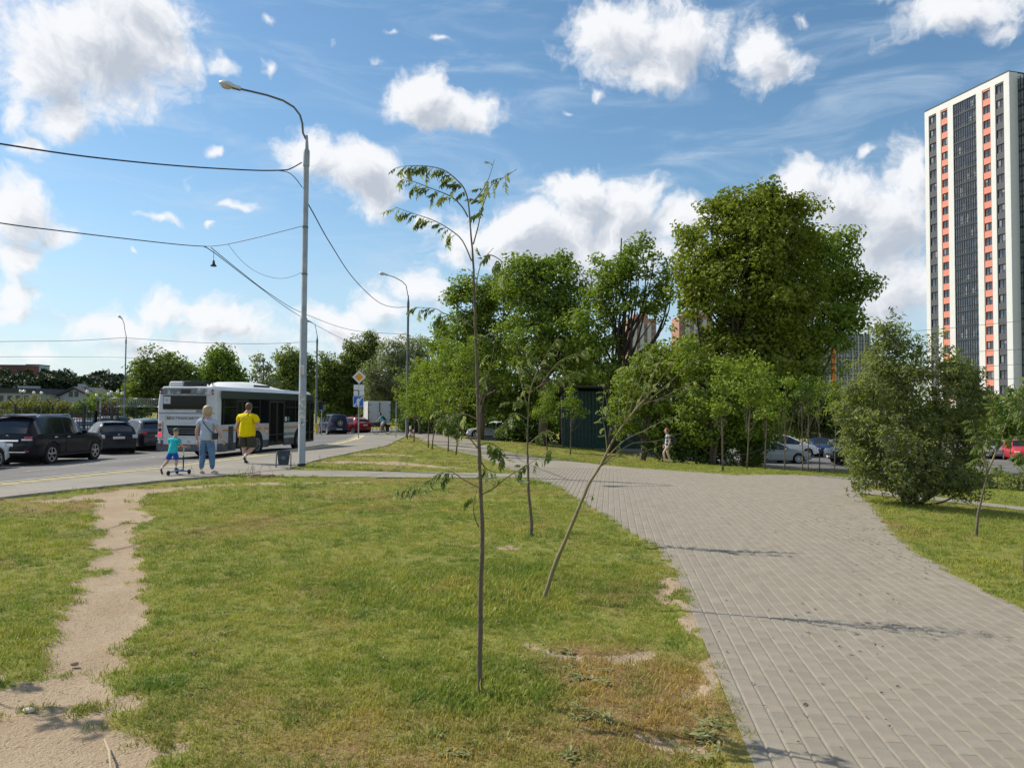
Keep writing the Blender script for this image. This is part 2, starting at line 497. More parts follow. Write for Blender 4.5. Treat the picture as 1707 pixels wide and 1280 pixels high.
def dirt(x, y):
    x = np.asarray(x, float); y = np.asarray(y, float)
    wx = x + (fbm(x * 2.2, y * 2.2, 3) - .5) * .7
    wy = y + (fbm(x * 2.2, y * 2.2, 9) - .5) * .7
    best = np.zeros(x.shape)
    for pl, hw in TRACKS:
        for i in range(len(pl) - 1):
            ax, ay = pl[i]; bx, by = pl[i + 1]
            L2 = (bx - ax) ** 2 + (by - ay) ** 2
            t = np.clip(((wx - ax) * (bx - ax) + (wy - ay) * (by - ay)) / L2, 0, 1)
            d = np.hypot(wx - ax - t * (bx - ax), wy - ay - t * (by - ay)) / (hw[i] + (hw[i + 1] - hw[i]) * t)
            best = np.maximum(best, 1.35 - d)
    n = fbm(x * 5, y * 5, 21)
    v = best * 1.6 + (n - .5) * 1.1
    # tufts that survive inside the trodden ground
    v = v - 1.6 * np.clip((fbm(x * 1.7, y * 1.7, 33) - .66) * 6, 0, 1)
    return np.clip(v, 0, 1)

_dc = [gp(1070, 1130), gp(1120, 1210), gp(80, 850), gp(980, 1090), gp(700, 1225)]
def dry(x, y):
    v = (fbm(x * .55, y * .55, 5) - .5) * 2.0 + (fbm(x * 2.3, y * 2.3, 8) - .5) * 1.3
    for (cx, cy), r, k in zip(_dc, (.75, .5, 1.6, .5, .5), (1.0, .8, .35, .7, .25)):
        v = v + k * np.exp(-(((x - cx) / r) ** 2 + ((y - cy) / r) ** 2))
    return np.clip(v - .02, 0, 1)

# ------------------------------------------------------------------ ground sheet
def build_ground():
    th = np.concatenate([np.linspace(-180, -52, 26)[:-1], np.linspace(-52, 46, 330), np.linspace(46, 180, 28)[1:-1]]) * math.pi / 180
    r = [0.4]
    while r[-1] < 3200: r.append(r[-1] * (1.0135 if r[-1] < 60 else 1.05))
    r = np.array(r)
    Rr, Th = np.meshgrid(r, th, indexing='ij')
    x, y = Rr * np.sin(Th), Rr * np.cos(Th)
    z = T(x, y)
    z = z + np.where(Rr < 45, (fbm(x * 1.1, y * 1.1, 2) - .5) * .05 * np.clip(Rr / 4, 0, 1), 0)
    dd = dirt(x, y); z = z - dd * .025
    road = pip(ROAD, x, y); pv = pip(PATH, x, y) | pip(PAVE, x, y) | pip(SIDE, x, y) | pip(CROSS, x, y) | pip(CARPARK, x, y)
    z = np.where(pv, T(x, y) - .06, z)
    z = np.where(road, T(x, y) - .75, z)
    ed = np.full(x.shape, 9.0); nearr = (Rr < 30)
    ed[nearr] = edge_dist(PATH, x[nearr], y[nearr])
    z = np.where((ed < .16) & ~pip(PATH, x, y), T(x, y) + .010, z)
    far = np.clip((Rr - 95) / 60, 0, 1)
    z = np.where(Rr > 95, T(x, y) * 1 - .3 * far, z)
    nr, nt = x.shape
    V = np.stack([x, y, z], -1).reshape(-1, 3)
    i, j = np.meshgrid(np.arange(nr - 1), np.arange(nt), indexing='ij')
    j2 = (j + 1) % nt
    Fq = np.stack([i * nt + j, i * nt + j2, (i + 1) * nt + j2, (i + 1) * nt + j], -1).reshape(-1, 4)[:, ::-1]
    me = bpy.data.meshes.new("ground")
    me.vertices.add(len(V)); me.vertices.foreach_set('co', V.ravel())
    me.loops.add(Fq.size); me.loops.foreach_set('vertex_index', Fq.ravel())
    me.polygons.add(len(Fq)); me.polygons.foreach_set('loop_start', np.arange(len(Fq)) * 4)
    me.update(calc_edges=True); me.validate()
    me.polygons.foreach_set('use_smooth', [True] * len(me.polygons))
    a = me.attributes.new('soil', 'FLOAT', 'POINT'); a.data.foreach_set('value', dd.ravel().astype(np.float32))
    a = me.attributes.new('dry', 'FLOAT', 'POINT'); a.data.foreach_set('value', dry(x, y).ravel().astype(np.float32))
    m = bpy.data.materials.new("lawn_ground"); m.use_nodes = True
    nt_ = m.node_tree; N, L = nt_.nodes, nt_.links
    b = N['Principled BSDF']; b.inputs['Roughness'].default_value = .95; b.inputs['Specular IOR Level'].default_value = .15
    tc = N.new('ShaderNodeTexCoord')
    def noise(s, d=6, ro=.6):
        n = N.new('ShaderNodeTexNoise'); n.inputs['Scale'].default_value = s; n.inputs['Detail'].default_value = d; n.inputs['Roughness'].default_value = ro
        L.new(tc.outputs['Object'], n.inputs['Vector']); return n.outputs['Fac']
    def mr(x, lo, hi, a=0, c=1):
        n = N.new('ShaderNodeMapRange'); L.new(x, n.inputs[0])
        for k, v in zip((1, 2, 3, 4), (lo, hi, a, c)): n.inputs[k].default_value = v
        return n.outputs[0]
    def mix(f, a, c, mode='MIX'):
        n = N.new('ShaderNodeMix'); n.data_type = 'RGBA'; n.blend_type = mode
        if hasattr(f, 'links'): L.new(f, n.inputs[0])
        else: n.inputs[0].default_value = f
        for k, v in ((6, a), (7, c)):
            if hasattr(v, 'links'): L.new(v, n.inputs[k])
            else: n.inputs[k].default_value = (*v, 1)
        return n.outputs[2]
    def attr(nm):
        n = N.new('ShaderNodeAttribute'); n.attribute_name = nm; return n.outputs['Fac']
    green = mix(mr(noise(.9), .35, .65), (.19, .225, .032), (.24, .255, .042))
    green = mix(mr(noise(14), .3, .7), green, (.23, .205, .06))
    dryc = mix(mr(noise(5), .35, .65), (.28, .205, .085), (.24, .14, .065))
    grass = mix(attr('dry'), green, dryc)
    fine = mr(noise(55, 3), .3, .7, .55, 1.3)
    grass = mix(1.0, grass, fine, 'MULTIPLY')
    soil = mix(mr(noise(1.6, 8, .7), .35, .65), (.43, .335, .23), (.36, .265, .17))
    soil = mix(mr(noise(38, 4), .55, .72), soil, (.22, .16, .10))
    ad = N.new('ShaderNodeMath'); ad.operation = 'ADD'; L.new(attr('soil'), ad.inputs[0])
    mm = N.new('ShaderNodeMath'); mm.operation = 'MULTIPLY_ADD'; L.new(noise(26, 5), mm.inputs[0]); mm.inputs[1].default_value = 1.1; mm.inputs[2].default_value = -.55
    L.new(mm.outputs[0], ad.inputs[1])
    c = mix(mr(ad.outputs[0], .3, .6), grass, soil)
    L.new(c, b.inputs['Base Color'])
    bp = N.new('ShaderNodeBump'); bp.inputs['Strength'].default_value = .7; bp.inputs['Distance'].default_value = .03
    hm = N.new('ShaderNodeMath'); hm.operation = 'ADD'; L.new(noise(22, 8, .65), hm.inputs[0]); L.new(noise(70, 3), hm.inputs[1])
    L.new(hm.outputs[0], bp.inputs['Height']); L.new(bp.outputs[0], b.inputs['Normal'])
    me.materials.append(m)
    return tag(link("ground", me), "gently sloping lawn ground with trodden bare soil track", kind='structure')
build_ground()

def sheet(name, poly, material, fn, dz, step=1.0, label=None, parent=None, skirt=0.0):
    """polygon draped on fn(x, y) + dz"""
    B = []
    for i in range(len(poly)):
        a, c = Vector(poly[i][:2]), Vector(poly[(i + 1) % len(poly)][:2])
        k = max(1, int((c - a).length / step))
        for q in range(k): B.append(a.lerp(c, q / k))
    xs = [p.x for p in B]; ys = [p.y for p in B]
    gx, gy = np.meshgrid(np.arange(min(xs), max(xs), step), np.arange(min(ys), max(ys), step))
    gx, gy = gx.ravel() + .013, gy.ravel() + .017
    ok = pip([tuple(p) for p in B], gx, gy) & (edge_dist([tuple(p) for p in B], gx, gy) > step * .45)
    pts = B + [Vector((a, c)) for a, c in zip(gx[ok], gy[ok])]
    n = len(B)
    v, e, f, *_ = delaunay_2d_cdt(pts, [(i, (i + 1) % n) for i in range(n)], [], 1, 1e-6)
    X = np.array([p.x for p in v]); Y = np.array([p.y for p in v])
    Z = fn(X, Y) + dz
    m = MB()
    m.add(list(zip(X, Y, Z)), [tuple(t) for t in f])
    if skirt:
        k = len(m.v)
        zb = [float(fn(p.x, p.y)) + dz for p in B]
        vb = [(p.x, p.y, z) for p, z in zip(B, zb)] + [(p.x, p.y, z - skirt) for p, z in zip(B, zb)]
        m.add(vb, [(i, (i + 1) % n, (i + 1) % n + n, i + n) for i in range(n)])
    me = m.mesh(name, material, smooth=None, fix=True)
    if sum(p.normal.z * p.area for p in me.polygons) < 0: me.flip_normals()
    o = link(name, me, parent)
    return o

asphalt = mat("asphalt", (.115, .108, .10), .88, var=.16, vscale=.5, bump=.35, bscale=90, col2=(.15, .147, .143), c2scale=.35)
pave_m = None
def brick_mat(name, c1, c2, joint, bw, bh, rz=0.0, mort=.006):
    m = bpy.data.materials.new(name); m.use_nodes = True
    N, L = m.node_tree.nodes, m.node_tree.links
    b = N['Principled BSDF']; b.inputs['Roughness'].default_value = .85; b.inputs['Specular IOR Level'].default_value = .3
    tc = N.new('ShaderNodeTexCoord'); mp = N.new('ShaderNodeMapping'); mp.inputs['Rotation'].default_value = (0, 0, rz)
    L.new(tc.outputs['Object'], mp.inputs[0])
    t = N.new('ShaderNodeTexBrick'); L.new(mp.outputs[0], t.inputs['Vector'])
    t.inputs['Color1'].default_value = (*c1, 1); t.inputs['Color2'].default_value = (*c2, 1); t.inputs['Mortar'].default_value = (*joint, 1)
    t.inputs['Scale'].default_value = 1; t.inputs['Mortar Size'].default_value = mort; t.inputs['Brick Width'].default_value = bw; t.inputs['Row Height'].default_value = bh
    n = N.new('ShaderNodeTexNoise'); n.inputs['Scale'].default_value = .8; n.inputs['Detail'].default_value = 7; L.new(tc.outputs['Object'], n.inputs['Vector'])
    mr = N.new('ShaderNodeMapRange'); L.new(n.outputs['Fac'], mr.inputs[0]); mr.inputs[1].default_value = .3; mr.inputs[2].default_value = .7; mr.inputs[3].default_value = .86; mr.inputs[4].default_value = 1.14
    mx = N.new('ShaderNodeMix'); mx.data_type = 'RGBA'; mx.blend_type = 'MULTIPLY'; mx.inputs[0].default_value = 1
    L.new(t.outputs['Color'], mx.inputs[6]); L.new(mr.outputs[0], mx.inputs[7]); L.new(mx.outputs[2], b.inputs['Base Color'])
    return m
pave_m = brick_mat("pavement_paving", (.24, .216, .178), (.262, .236, .196), (.20, .178, .145), .2, .1, R(8))
path_m = brick_mat("path_paving", (.245, .215, .168), (.258, .227, .178), (.29, .256, .202), .2, .1, -math.atan(.13) + R(90), .005)
sand_m = mat("joint_sand", (.33, .295, .24), .95, var=.15, vscale=9, bump=.3, bscale=120)
concrete = mat("kerb_concrete", (.33, .305, .265), .85, var=.14, vscale=2.5, bump=.25, bscale=60)

road = tag(sheet("road", ROAD, asphalt, RZ, 0, 1.6), "grey asphalt road sloping away beside the pavement", kind='structure')
lot = tag(sheet("car_park", CARPARK, asphalt, T, -.02, 2.0), "asphalt car park behind the right-hand lawn", kind='structure')
pavement = tag(sheet("pavement", PAVE, pave_m, T, .02, 1.0, skirt=.12), "grey block pavement along the road kerb", kind='structure')
crosspath = tag(sheet("cross_path", CROSS, pave_m, T, .012, 1.0, skirt=.1), "narrow grey footpath joining pavement and brick path", kind='structure')
sidepath = tag(sheet("side_path", SIDE, path_m, T, .008, 1.0, skirt=.1), "narrow paved path leaving behind the willow bush", kind='structure')
# the part of the brick path near enough to show its blocks gets them as geometry on a sand bed
PATH_FAR_Y = 24.0
path = tag(sheet("brick_path", [p for p in PATH], sand_m, T, .005, .8, skirt=.1), "wide path of small grey-beige concrete blocks laid in straight rows", kind='structure')

# ------------------------------------------------------------------ blocks of the path
def build_pavers():
    ang = math.atan(.13)
    d = np.array([math.sin(ang), math.cos(ang)]); n = np.array([math.cos(ang), -math.sin(ang)])
    BW, BL, gapw, gapl = .1, .2, .010, .0010
    cand = []
    for i in range(-80, 230):
        offs = (i % 2) * .5 + (_h(i, 3, 1) - .5) * .1
        for j in range(0, 190):
            s = (j + offs) * BL
            p = n * (i * BW) + d * s
            cand.append((p[0], p[1], i, j))
    c = np.array(cand)
    ok = (pip(PATH, c[:, 0], c[:, 1]) | (edge_dist(PATH, c[:, 0], c[:, 1]) < .06)) & (c[:, 1] < PATH_FAR_Y) & (c[:, 1] > 1.0)
    c = c[ok]
    # the 300 that show largest
    dx = np.abs(np.arctan2(c[:, 0], c[:, 1]))
    vis = (c[:, 1] > 3.0) & (np.arctan2(c[:, 0], c[:, 1]) < R(33.4)) & (CAMH / c[:, 1] < .485)
    key = np.where(vis, c[:, 1], 1e6)
    near = set(np.argsort(key)[:300].tolist())
    m = mat("paving_block", (.245, .215, .168), .85, var=.12, vscale=7, bump=.35, bscale=120)
    # per-block tone
    N, L = m.node_tree.nodes, m.node_tree.links
    b = N['Principled BSDF']; src = b.inputs['Base Color'].links[0].from_socket
    at_ = N.new('ShaderNodeAttribute'); at_.attribute_name = 'tone'
    mx = N.new('ShaderNodeMix'); mx.data_type = 'RGBA'; mx.blend_type = 'MULTIPLY'; mx.inputs[0].default_value = 1
    L.new(src, mx.inputs[6]); L.new(at_.outputs['Color'], mx.inputs[7]); L.new(mx.outputs[2], b.inputs['Base Color'])
    a, l, ch = BW / 2 - gapw / 2, BL / 2 - gapl / 2, .006
    D3, N3 = Vector((d[0], d[1], 0)), Vector((n[0], n[1], 0))
    def block(hz):
        V = []
        for (aa, ll, z) in ((a, l, hz - .03), (a, l, hz - .003), (a - ch, l - .0006, hz)):
            for sx, sy in ((-1, -1), (1, -1), (1, 1), (-1, 1)):
                V.append(N3 * (sx * aa) + D3 * (sy * ll) + Vector((0, 0, z)))
        Fc = []
        for q in (0, 4):
            for k in range(4): Fc.append((q + k, q + (k + 1) % 4, q + 4 + (k + 1) % 4, q + 4 + k))
        Fc.append((8, 9, 10, 11))
        return V, Fc
    # block axes: n = (cos,-sin), d = (sin,cos): right handed seen from above
    protos = []
    for k in range(10):
        V, Fc = block(0)
        me = bpy.data.meshes.new("paver"); me.from_pydata(V, [], Fc); me.materials.append(m)
        t = .93 + .014 * k
        at2 = me.attributes.new('tone', 'FLOAT_COLOR', 'CORNER')
        at2.data.foreach_set('color', [q for _ in range(len(me.loops)) for q in (t, t * (1 - .012 * (k % 3)), t * (1 - .02 * (k % 3)), 1)])
        protos.append(me)
    big = MB(); tones = []
    for k, (x, y, i, j) in enumerate(c):
        z = float(T(x, y)) + .012 + (_h(i, j, 5) - .5) * .0012
        if k in near:
            o = link("paver", protos[int(_h(i, j, 8) * 9.99)], path, (x, y, z), (R((_h(i, j, 2) - .5) * .25), R((_h(i, j, 4) - .5) * .3), R((_h(i, j, 6) - .5) * 1.0)))
        else:
            V, Fc = block(z)
            big.add([(p.x + x, p.y + y, p.z) for p in V], Fc)
            tones += [.93 + .14 * _h(i, j, 8)] * len(Fc)
    me = big.mesh("paving_blocks", m, fix=False)
    at2 = me.attributes.new('tone', 'FLOAT_COLOR', 'CORNER')
    t = np.repeat(np.array(tones), 4)
    col = np.stack([t, t * .985, t * .965, np.ones_like(t)], -1)
    at2.data.foreach_set('color', col.ravel().astype(np.float32))
    tag(link("paving_blocks", me, path), kind='stuff')
build_pavers()
FARPATH = [(.5, 24.02), (-.5, 26), (-1.46, 32.5), (-3.53, 40.5), (-5.7, 50), (-7.25, 57.5), (-8.4, 62), (-5.2, 61), (-2.65, 54), (-.9, 43), (1.25, 33.9), (3.84, 25), (4.2, 24.02)]
FARPATH[0] = (-.22, 24.02)
sheet("far_paving", FARPATH, path_m, T, .012, 1.0, parent=path)
sheet("far_paving", [(10.1, 24.02), (10.65, 24.5), (14, 27), (16, 26), (14, 24.02)], path_m, T, .012, 1.0, parent=path)

# ------------------------------------------------------------------ kerbs and edging
def stones(name, line, parent, fn, w, h, top, material, length=1.0, gap=.008):
    me = None
    pts = [Vector(p) for p in line]
    seg, acc = 0, 0.0
    tot = sum((pts[i + 1] - pts[i]).length for i in range(len(pts) - 1))
    cum = [0]
    for i in range(len(pts) - 1): cum.append(cum[-1] + (pts[i + 1] - pts[i]).length)
    xs = [p.x for p in pts]; ys = [p.y for p in pts]
    bx = MB(); l = length - gap; c_ = .012
    bx.prism([(-w / 2, -h), (w / 2, -h), (w / 2, -c_), (w / 2 - c_, 0), (-w / 2 + c_, 0), (-w / 2, -c_)], -l / 2, l / 2, 'Y')
    me = bx.mesh(name, material)
    s = 0
    while s + length <= tot + .2:
        x0, y0 = np.interp(s, cum, xs), np.interp(s, cum, ys)
        x1, y1 = np.interp(s + length, cum, xs), np.interp(s + length, cum, ys)
        mx, my = (x0 + x1) / 2, (y0 + y1) / 2
        z0, z1 = float(fn(x0, y0)), float(fn(x1, y1))
        o = link(name, me, parent, (mx, my, (z0 + z1) / 2 + top + random.uniform(-.003, .003)), (math.atan2(z1 - z0, length), 0, math.atan2(-(x1 - x0), y1 - y0) + R(random.uniform(-.25, .25))))
        s += length
stones("kerb_stone", [(x - .075, y) for x, y in KERB if y > 5] , pavement, T, .15, .5, .035, concrete)
edge_m = mat("edging_concrete", (.285, .255, .21), .9, var=.15, vscale=3, bump=.3, bscale=60)
stones("edging_stone", [(x + .04, y) for x, y in PAVE[9 + 3:][:7]] if False else [(-7.4, 52), (-6.46, 39.6), (-6.46, 25.4), (-6.11, 21.1)], pavement, T, .08, .2, .03, edge_m)
stones("edging_stone", [(-6.93, 18.6), (-7.75, 17.05), (-8.7, 14.75), (-9.6, 11.95), (-11.4, 3.95)], pavement, T, .08, .25, .05, edge_m)
# yellow tactile tiles along the kerb
def build_tactile():
    m = mat("tactile_yellow", (.52, .435, .24), .8, var=.18, vscale=4, bump=.2, bscale=80, col2=(.42, .36, .22), c2scale=2.2, c2lo=.5, c2hi=.75)
    b = MB(); b.box((0, 0, -.02), (.49, .49, .05))
    for k in range(6):
        b.box((-.2 + .08 * k, 0, .0075), (.035, .44, .005), taper=.8)
    me = b.mesh("tactile_tile", m)
    y = 9.0
    while y < 55:
        x = float(kerb_x(y)) + .30; x2 = float(kerb_x(y + .5)) + .30
        link("tactile_tile", me, pavement, (x, y, float(T(x, y)) + .022), (0, 0, math.atan2(-(x2 - x), .5) ))
        y += .5
build_tactile()
# worn white line along the parking bays
line_m = mat("worn_road_paint", (.50, .49, .46), .8, var=.3, vscale=6, col2=(.16, .157, .15), c2scale=5, c2lo=.42, c2hi=.6)
def road_line(pts, w):
    poly = [(x - w / 2, y) for x, y in pts] + [(x + w / 2, y) for x, y in reversed(pts)]
    return tag(sheet("road_marking", poly, line_m, RZ, .005, .8), "worn white line painted along the parking side of the road", kind='structure')
road_line([(-15.2, 24), (-15.0, 30), (-15.2, 38), (-15.9, 46)], .12)

# ------------------------------------------------------------------ grass
def instancer(name, pts, rots, scl, tint, source, label):
    me = bpy.data.meshes.new(name)
    me.vertices.add(len(pts)); me.vertices.foreach_set('co', np.asarray(pts, np.float32).ravel())
    a = me.attributes.new('rot', 'FLOAT_VECTOR', 'POINT'); a.data.foreach_set('vector', np.asarray(rots, np.float32).ravel())
    a = me.attributes.new('scl', 'FLOAT', 'POINT'); a.data.foreach_set('value', np.asarray(scl, np.float32))
    a = me.attributes.new('tint', 'FLOAT', 'POINT'); a.data.foreach_set('value', np.asarray(tint, np.float32))
    o = link(name, me)
    g = bpy.data.node_groups.new(name + "_nodes", 'GeometryNodeTree')
    g.interface.new_socket("Geometry", in_out='INPUT', socket_type='NodeSocketGeometry')
    g.interface.new_socket("Geometry", in_out='OUTPUT', socket_type='NodeSocketGeometry')
    N, L = g.nodes, g.links
    gi, go = N.new('NodeGroupInput'), N.new('NodeGroupOutput')
    ip = N.new('GeometryNodeInstanceOnPoints')
    ci = N.new('GeometryNodeCollectionInfo'); ci.inputs['Collection'].default_value = source
    ci.inputs['Separate Children'].default_value = True; ci.inputs['Reset Children'].default_value = True
    def na(nm, t):
        n = N.new('GeometryNodeInputNamedAttribute'); n.data_type = t; n.inputs['Name'].default_value = nm
        return [s for s in n.outputs if s.enabled][0]
    L.new(gi.outputs[0], ip.inputs['Points']); L.new(ci.outputs[0], ip.inputs['Instance'])
    ip.inputs['Pick Instance'].default_value = True
    L.new(na('rot', 'FLOAT_VECTOR'), ip.inputs['Rotation']); L.new(na('scl', 'FLOAT'), ip.inputs['Scale'])
    L.new(ip.outputs[0], go.inputs[0])
    md = o.modifiers.new("instances", 'NODES'); md.node_group = g
    return tag(o, label, kind='stuff')

def grass_mat():
    m = bpy.data.materials.new("grass_blade"); m.use_nodes = True
    N, L = m.node_tree.nodes, m.node_tree.links
    N.clear()
    out = N.new('ShaderNodeOutputMaterial')
    at_ = N.new('ShaderNodeAttribute'); at_.attribute_type = 'INSTANCER'; at_.attribute_name = 'tint'
    oi = N.new('ShaderNodeObjectInfo')
    geo = N.new('ShaderNodeNewGeometry')
    r1 = N.new('ShaderNodeValToRGB'); L.new(geo.outputs['Random Per Island'], r1.inputs[0])
    e = r1.color_ramp.elements
    e[0].position = 0; e[0].color = (0.146, 0.225, 0.022, 1); e[1].position = 1; e[1].color = (0.439, 0.362, 0.110, 1)
    k = r1.color_ramp.elements.new(.45); k.color = (0.226, 0.288, 0.033, 1)
    k = r1.color_ramp.elements.new(.82); k.color = (0.305, 0.325, 0.055, 1)
    r2 = N.new('ShaderNodeValToRGB'); L.new(geo.outputs['Random Per Island'], r2.inputs[0])
    e = r2.color_ramp.elements
    e[0].position = 0; e[0].color = (0.305, 0.263, 0.066, 1); e[1].position = 1; e[1].color = (0.512, 0.388, 0.154, 1)
    k = r2.color_ramp.elements.new(.5); k.color = (0.378, 0.225, 0.077, 1)
    mx = N.new('ShaderNodeMix'); mx.data_type = 'RGBA'; L.new(at_.outputs['Fac'], mx.inputs[0]); L.new(r1.outputs[0], mx.inputs[6]); L.new(r2.outputs[0], mx.inputs[7])
    hv = N.new('ShaderNodeMapRange'); L.new(oi.outputs['Random'], hv.inputs[0]); hv.inputs[3].default_value = .8; hv.inputs[4].default_value = 1.2
    m2 = N.new('ShaderNodeMix'); m2.data_type = 'RGBA'; m2.blend_type = 'MULTIPLY'; m2.inputs[0].default_value = 1; L.new(mx.outputs[2], m2.inputs[6]); L.new(hv.outputs[0], m2.inputs[7])
    def pn(sc):
        n = N.new('ShaderNodeTexNoise'); n.inputs['Scale'].default_value = sc; n.inputs['Detail'].default_value = 4; L.new(geo.outputs['Position'], n.inputs['Vector'])
        q = N.new('ShaderNodeMapRange'); L.new(n.outputs['Fac'], q.inputs[0]); q.inputs[1].default_value = .42; q.inputs[2].default_value = .64; return q.outputs[0]
    for sc, colr in ((.8, (.62, .80, .62, 1)), (3.1, (.70, .86, .75, 1))):
        lush = N.new('ShaderNodeMix'); lush.data_type = 'RGBA'; L.new(pn(sc), lush.inputs[0]); lush.inputs[6].default_value = (1.08, 1.07, .98, 1); lush.inputs[7].default_value = colr
        m3 = N.new('ShaderNodeMix'); m3.data_type = 'RGBA'; m3.blend_type = 'MULTIPLY'; m3.inputs[0].default_value = 1; L.new(m2.outputs[2], m3.inputs[6]); L.new(lush.outputs[2], m3.inputs[7]); m2 = m3
    b = N.new('ShaderNodeBsdfPrincipled'); L.new(m2.outputs[2], b.inputs['Base Color']); b.inputs['Roughness'].default_value = .55; b.inputs['Specular IOR Level'].default_value = .3
    tr = N.new('ShaderNodeBsdfTranslucent'); L.new(m2.outputs[2], tr.inputs[0])
    ms = N.new('ShaderNodeMixShader'); ms.inputs[0].default_value = .4; L.new(b.outputs[0], ms.inputs[1]); L.new(tr.outputs[0], ms.inputs[2]); L.new(ms.outputs[0], out.inputs[0])
    return m

def build_grass():
    gm = grass_mat()
    src = bpy.data.collections.new("grass_tufts")
    for q in range(7):
        b = MB()
        nb = 15
        for k in range(nb):
            a = random.uniform(0, 2 * math.pi); rr = .055 * math.sqrt(random.random())
            p = Vector((rr * math.cos(a), rr * math.sin(a), -.006))
            h = random.uniform(.014, .040) * (1.3 if q < 2 else 1); w = random.uniform(.0018, .0036)
            la = random.uniform(0, 2 * math.pi); lean = Vector((math.cos(la), math.sin(la), 0)) * h * random.uniform(.2, 1.1)
            wd = Vector((-math.sin(la + random.uniform(-1, 1)), math.cos(la), 0)).normalized() * w
            m1 = p + lean * .35 + Vector((0, 0, h * .62)); t = p + lean + Vector((0, 0, h))
            b.add([p - wd, p + wd, m1 + wd * .8, m1 - wd * .8, t], [(0, 1, 2, 3), (3, 2, 4)])
        o = bpy.data.objects.new("grass_tuft", b.mesh("grass_tuft", gm, fix=False)); src.objects.link(o)
    P = []
    for (r0, r1, dens, sc) in ((1.6, 5.2, 820, 1.0), (5.2, 8.5, 520, 1.0), (8.5, 14, 240, 1.1), (14, 22, 95, 1.35), (22, 36, 30, 1.7), (36, 56, 9, 2.2)):
        a0, a1 = R(-46), R(40)
        n = int((a1 - a0) / 2 * (r1 ** 2 - r0 ** 2) * dens)
        th = rng.uniform(a0, a1, n); r = np.sqrt(rng.uniform(r0 ** 2, r1 ** 2, n))
        x, y = r * np.sin(th), r * np.cos(th)
        dd = dirt(x, y)
        keep = rng.random(n) > dd * 1.15
        for poly in (PATH, PAVE, CROSS, ROAD, SIDE, CARPARK): keep &= ~pip(poly, x, y)
        keep &= ~((x < kerb_x(y) + .6) & (y > -2))
        clump = fbm(x * 3, y * 3, 44)
        keep &= rng.random(n) < np.clip(.35 + clump * 1.3 - .35 * dry(x, y), .15, 1)
        x, y = x[keep], y[keep]
        s = sc * rng.uniform(.6, 1.15, len(x)) * (.65 + .75 * fbm(x * 1.3, y * 1.3, 12))
        s = s * (1 + .5 * np.clip((fbm(x * .8, y * .8, 17) - .6) * 5, 0, 1))
        P.append(np.stack([x, y, s], -1))
    P = np.concatenate(P)
    x, y, s = P.T
    # longer grass that the mower misses around stems and posts
    for (cx, cy, rr) in [(*gp(800, 1160), .5), (*gp(905, 998), .45), (*gp(885, 893), .5), (*gp(502, 778), .5), (*gp(1627, 890), .4)]:
        s = s * (1 + .35 * np.exp(-(((x - cx) ** 2 + (y - cy) ** 2) / rr ** 2)))
    z = T(x, y) + np.where(np.hypot(x, y) < 45, (fbm(x * 1.1, y * 1.1, 2) - .5) * .05, 0) - dirt(x, y) * .02
    n = len(x)
    rot = np.stack([rng.normal(0, .16, n), rng.normal(0, .16, n), rng.uniform(0, 6.283, n)], -1)
    tint = np.clip(dry(x, y) * .85 + rng.normal(0, .12, n), 0, 1)
    instancer("grass", np.stack([x, y, z], -1), rot, s, tint, src, "short mown grass with dry and green patches")
    print("grass tufts", n)
build_grass()

def build_weeds():
    """broad-leaved weeds (plantain, dandelion) in the lawn"""
    m = leaf_mat("weed_leaf", (.19, .23, .07), (.32, .33, .16), trans=.3, patch=4)
    src = bpy.data.collections.new("weed_rosettes")
    for q in range(4):
        b = MB()
        for k in range(random.randint(6, 10)):
            a = random.uniform(0, 6.28); l = random.uniform(.05, .11); w = l * random.uniform(.2, .32)
            d = Vector((math.cos(a), math.sin(a), 0)); s = Vector((-d.y, d.x, 0)); up = random.uniform(.15, .7)
            c = [Vector((0, 0, .004)), d * l * .45 + s * w * .5 + Vector((0, 0, l * .3 * up)), d * l + Vector((0, 0, l * .15 * up)), d * l * .45 - s * w * .5 + Vector((0, 0, l * .32 * up)), d * l * .5 + Vector((0, 0, l * .22 * up))]
            b.add(c, [(0, 1, 4), (1, 2, 4), (2, 3, 4), (3, 0, 4)])
        src.objects.link(bpy.data.objects.new("weed_rosette", b.mesh("weed_rosette", m, fix=False)))
    P = []
    for (px, py, sx, sy, n) in [(1080, 935, 60, 16, 26), (1130, 960, 40, 16, 16), (950, 1100, 60, 22, 20), (960, 1130, 40, 14, 14), (1190, 1215, 40, 22, 18), (1180, 1235, 60, 20, 8), (980, 1190, 40, 20, 8), (430, 1030, 60, 16, 10), (760, 1250, 90, 20, 8), (940, 1260, 10, 8, 2), (840, 1080, 60, 60, 10), (700, 1050, 200, 60, 24), (1090, 890, 30, 10, 8), (300, 1120, 60, 40, 8)]:
        for k in range(n):
            x, y = gp(random.gauss(px, sx * .6), random.gauss(py, sy * .6))
            if not pip(PATH, x, y): P.append((x, y))
    P = np.array(P)
    n = len(P)
    z = T(P[:, 0], P[:, 1]) + .006
    instancer("weeds", np.stack([P[:, 0], P[:, 1], z], -1), np.stack([rng.normal(0, .1, n), rng.normal(0, .1, n), rng.uniform(0, 6.28, n)], -1), rng.uniform(.35, .8, n), np.zeros(n), src, "broad-leaved weeds scattered in the lawn")
build_weeds()
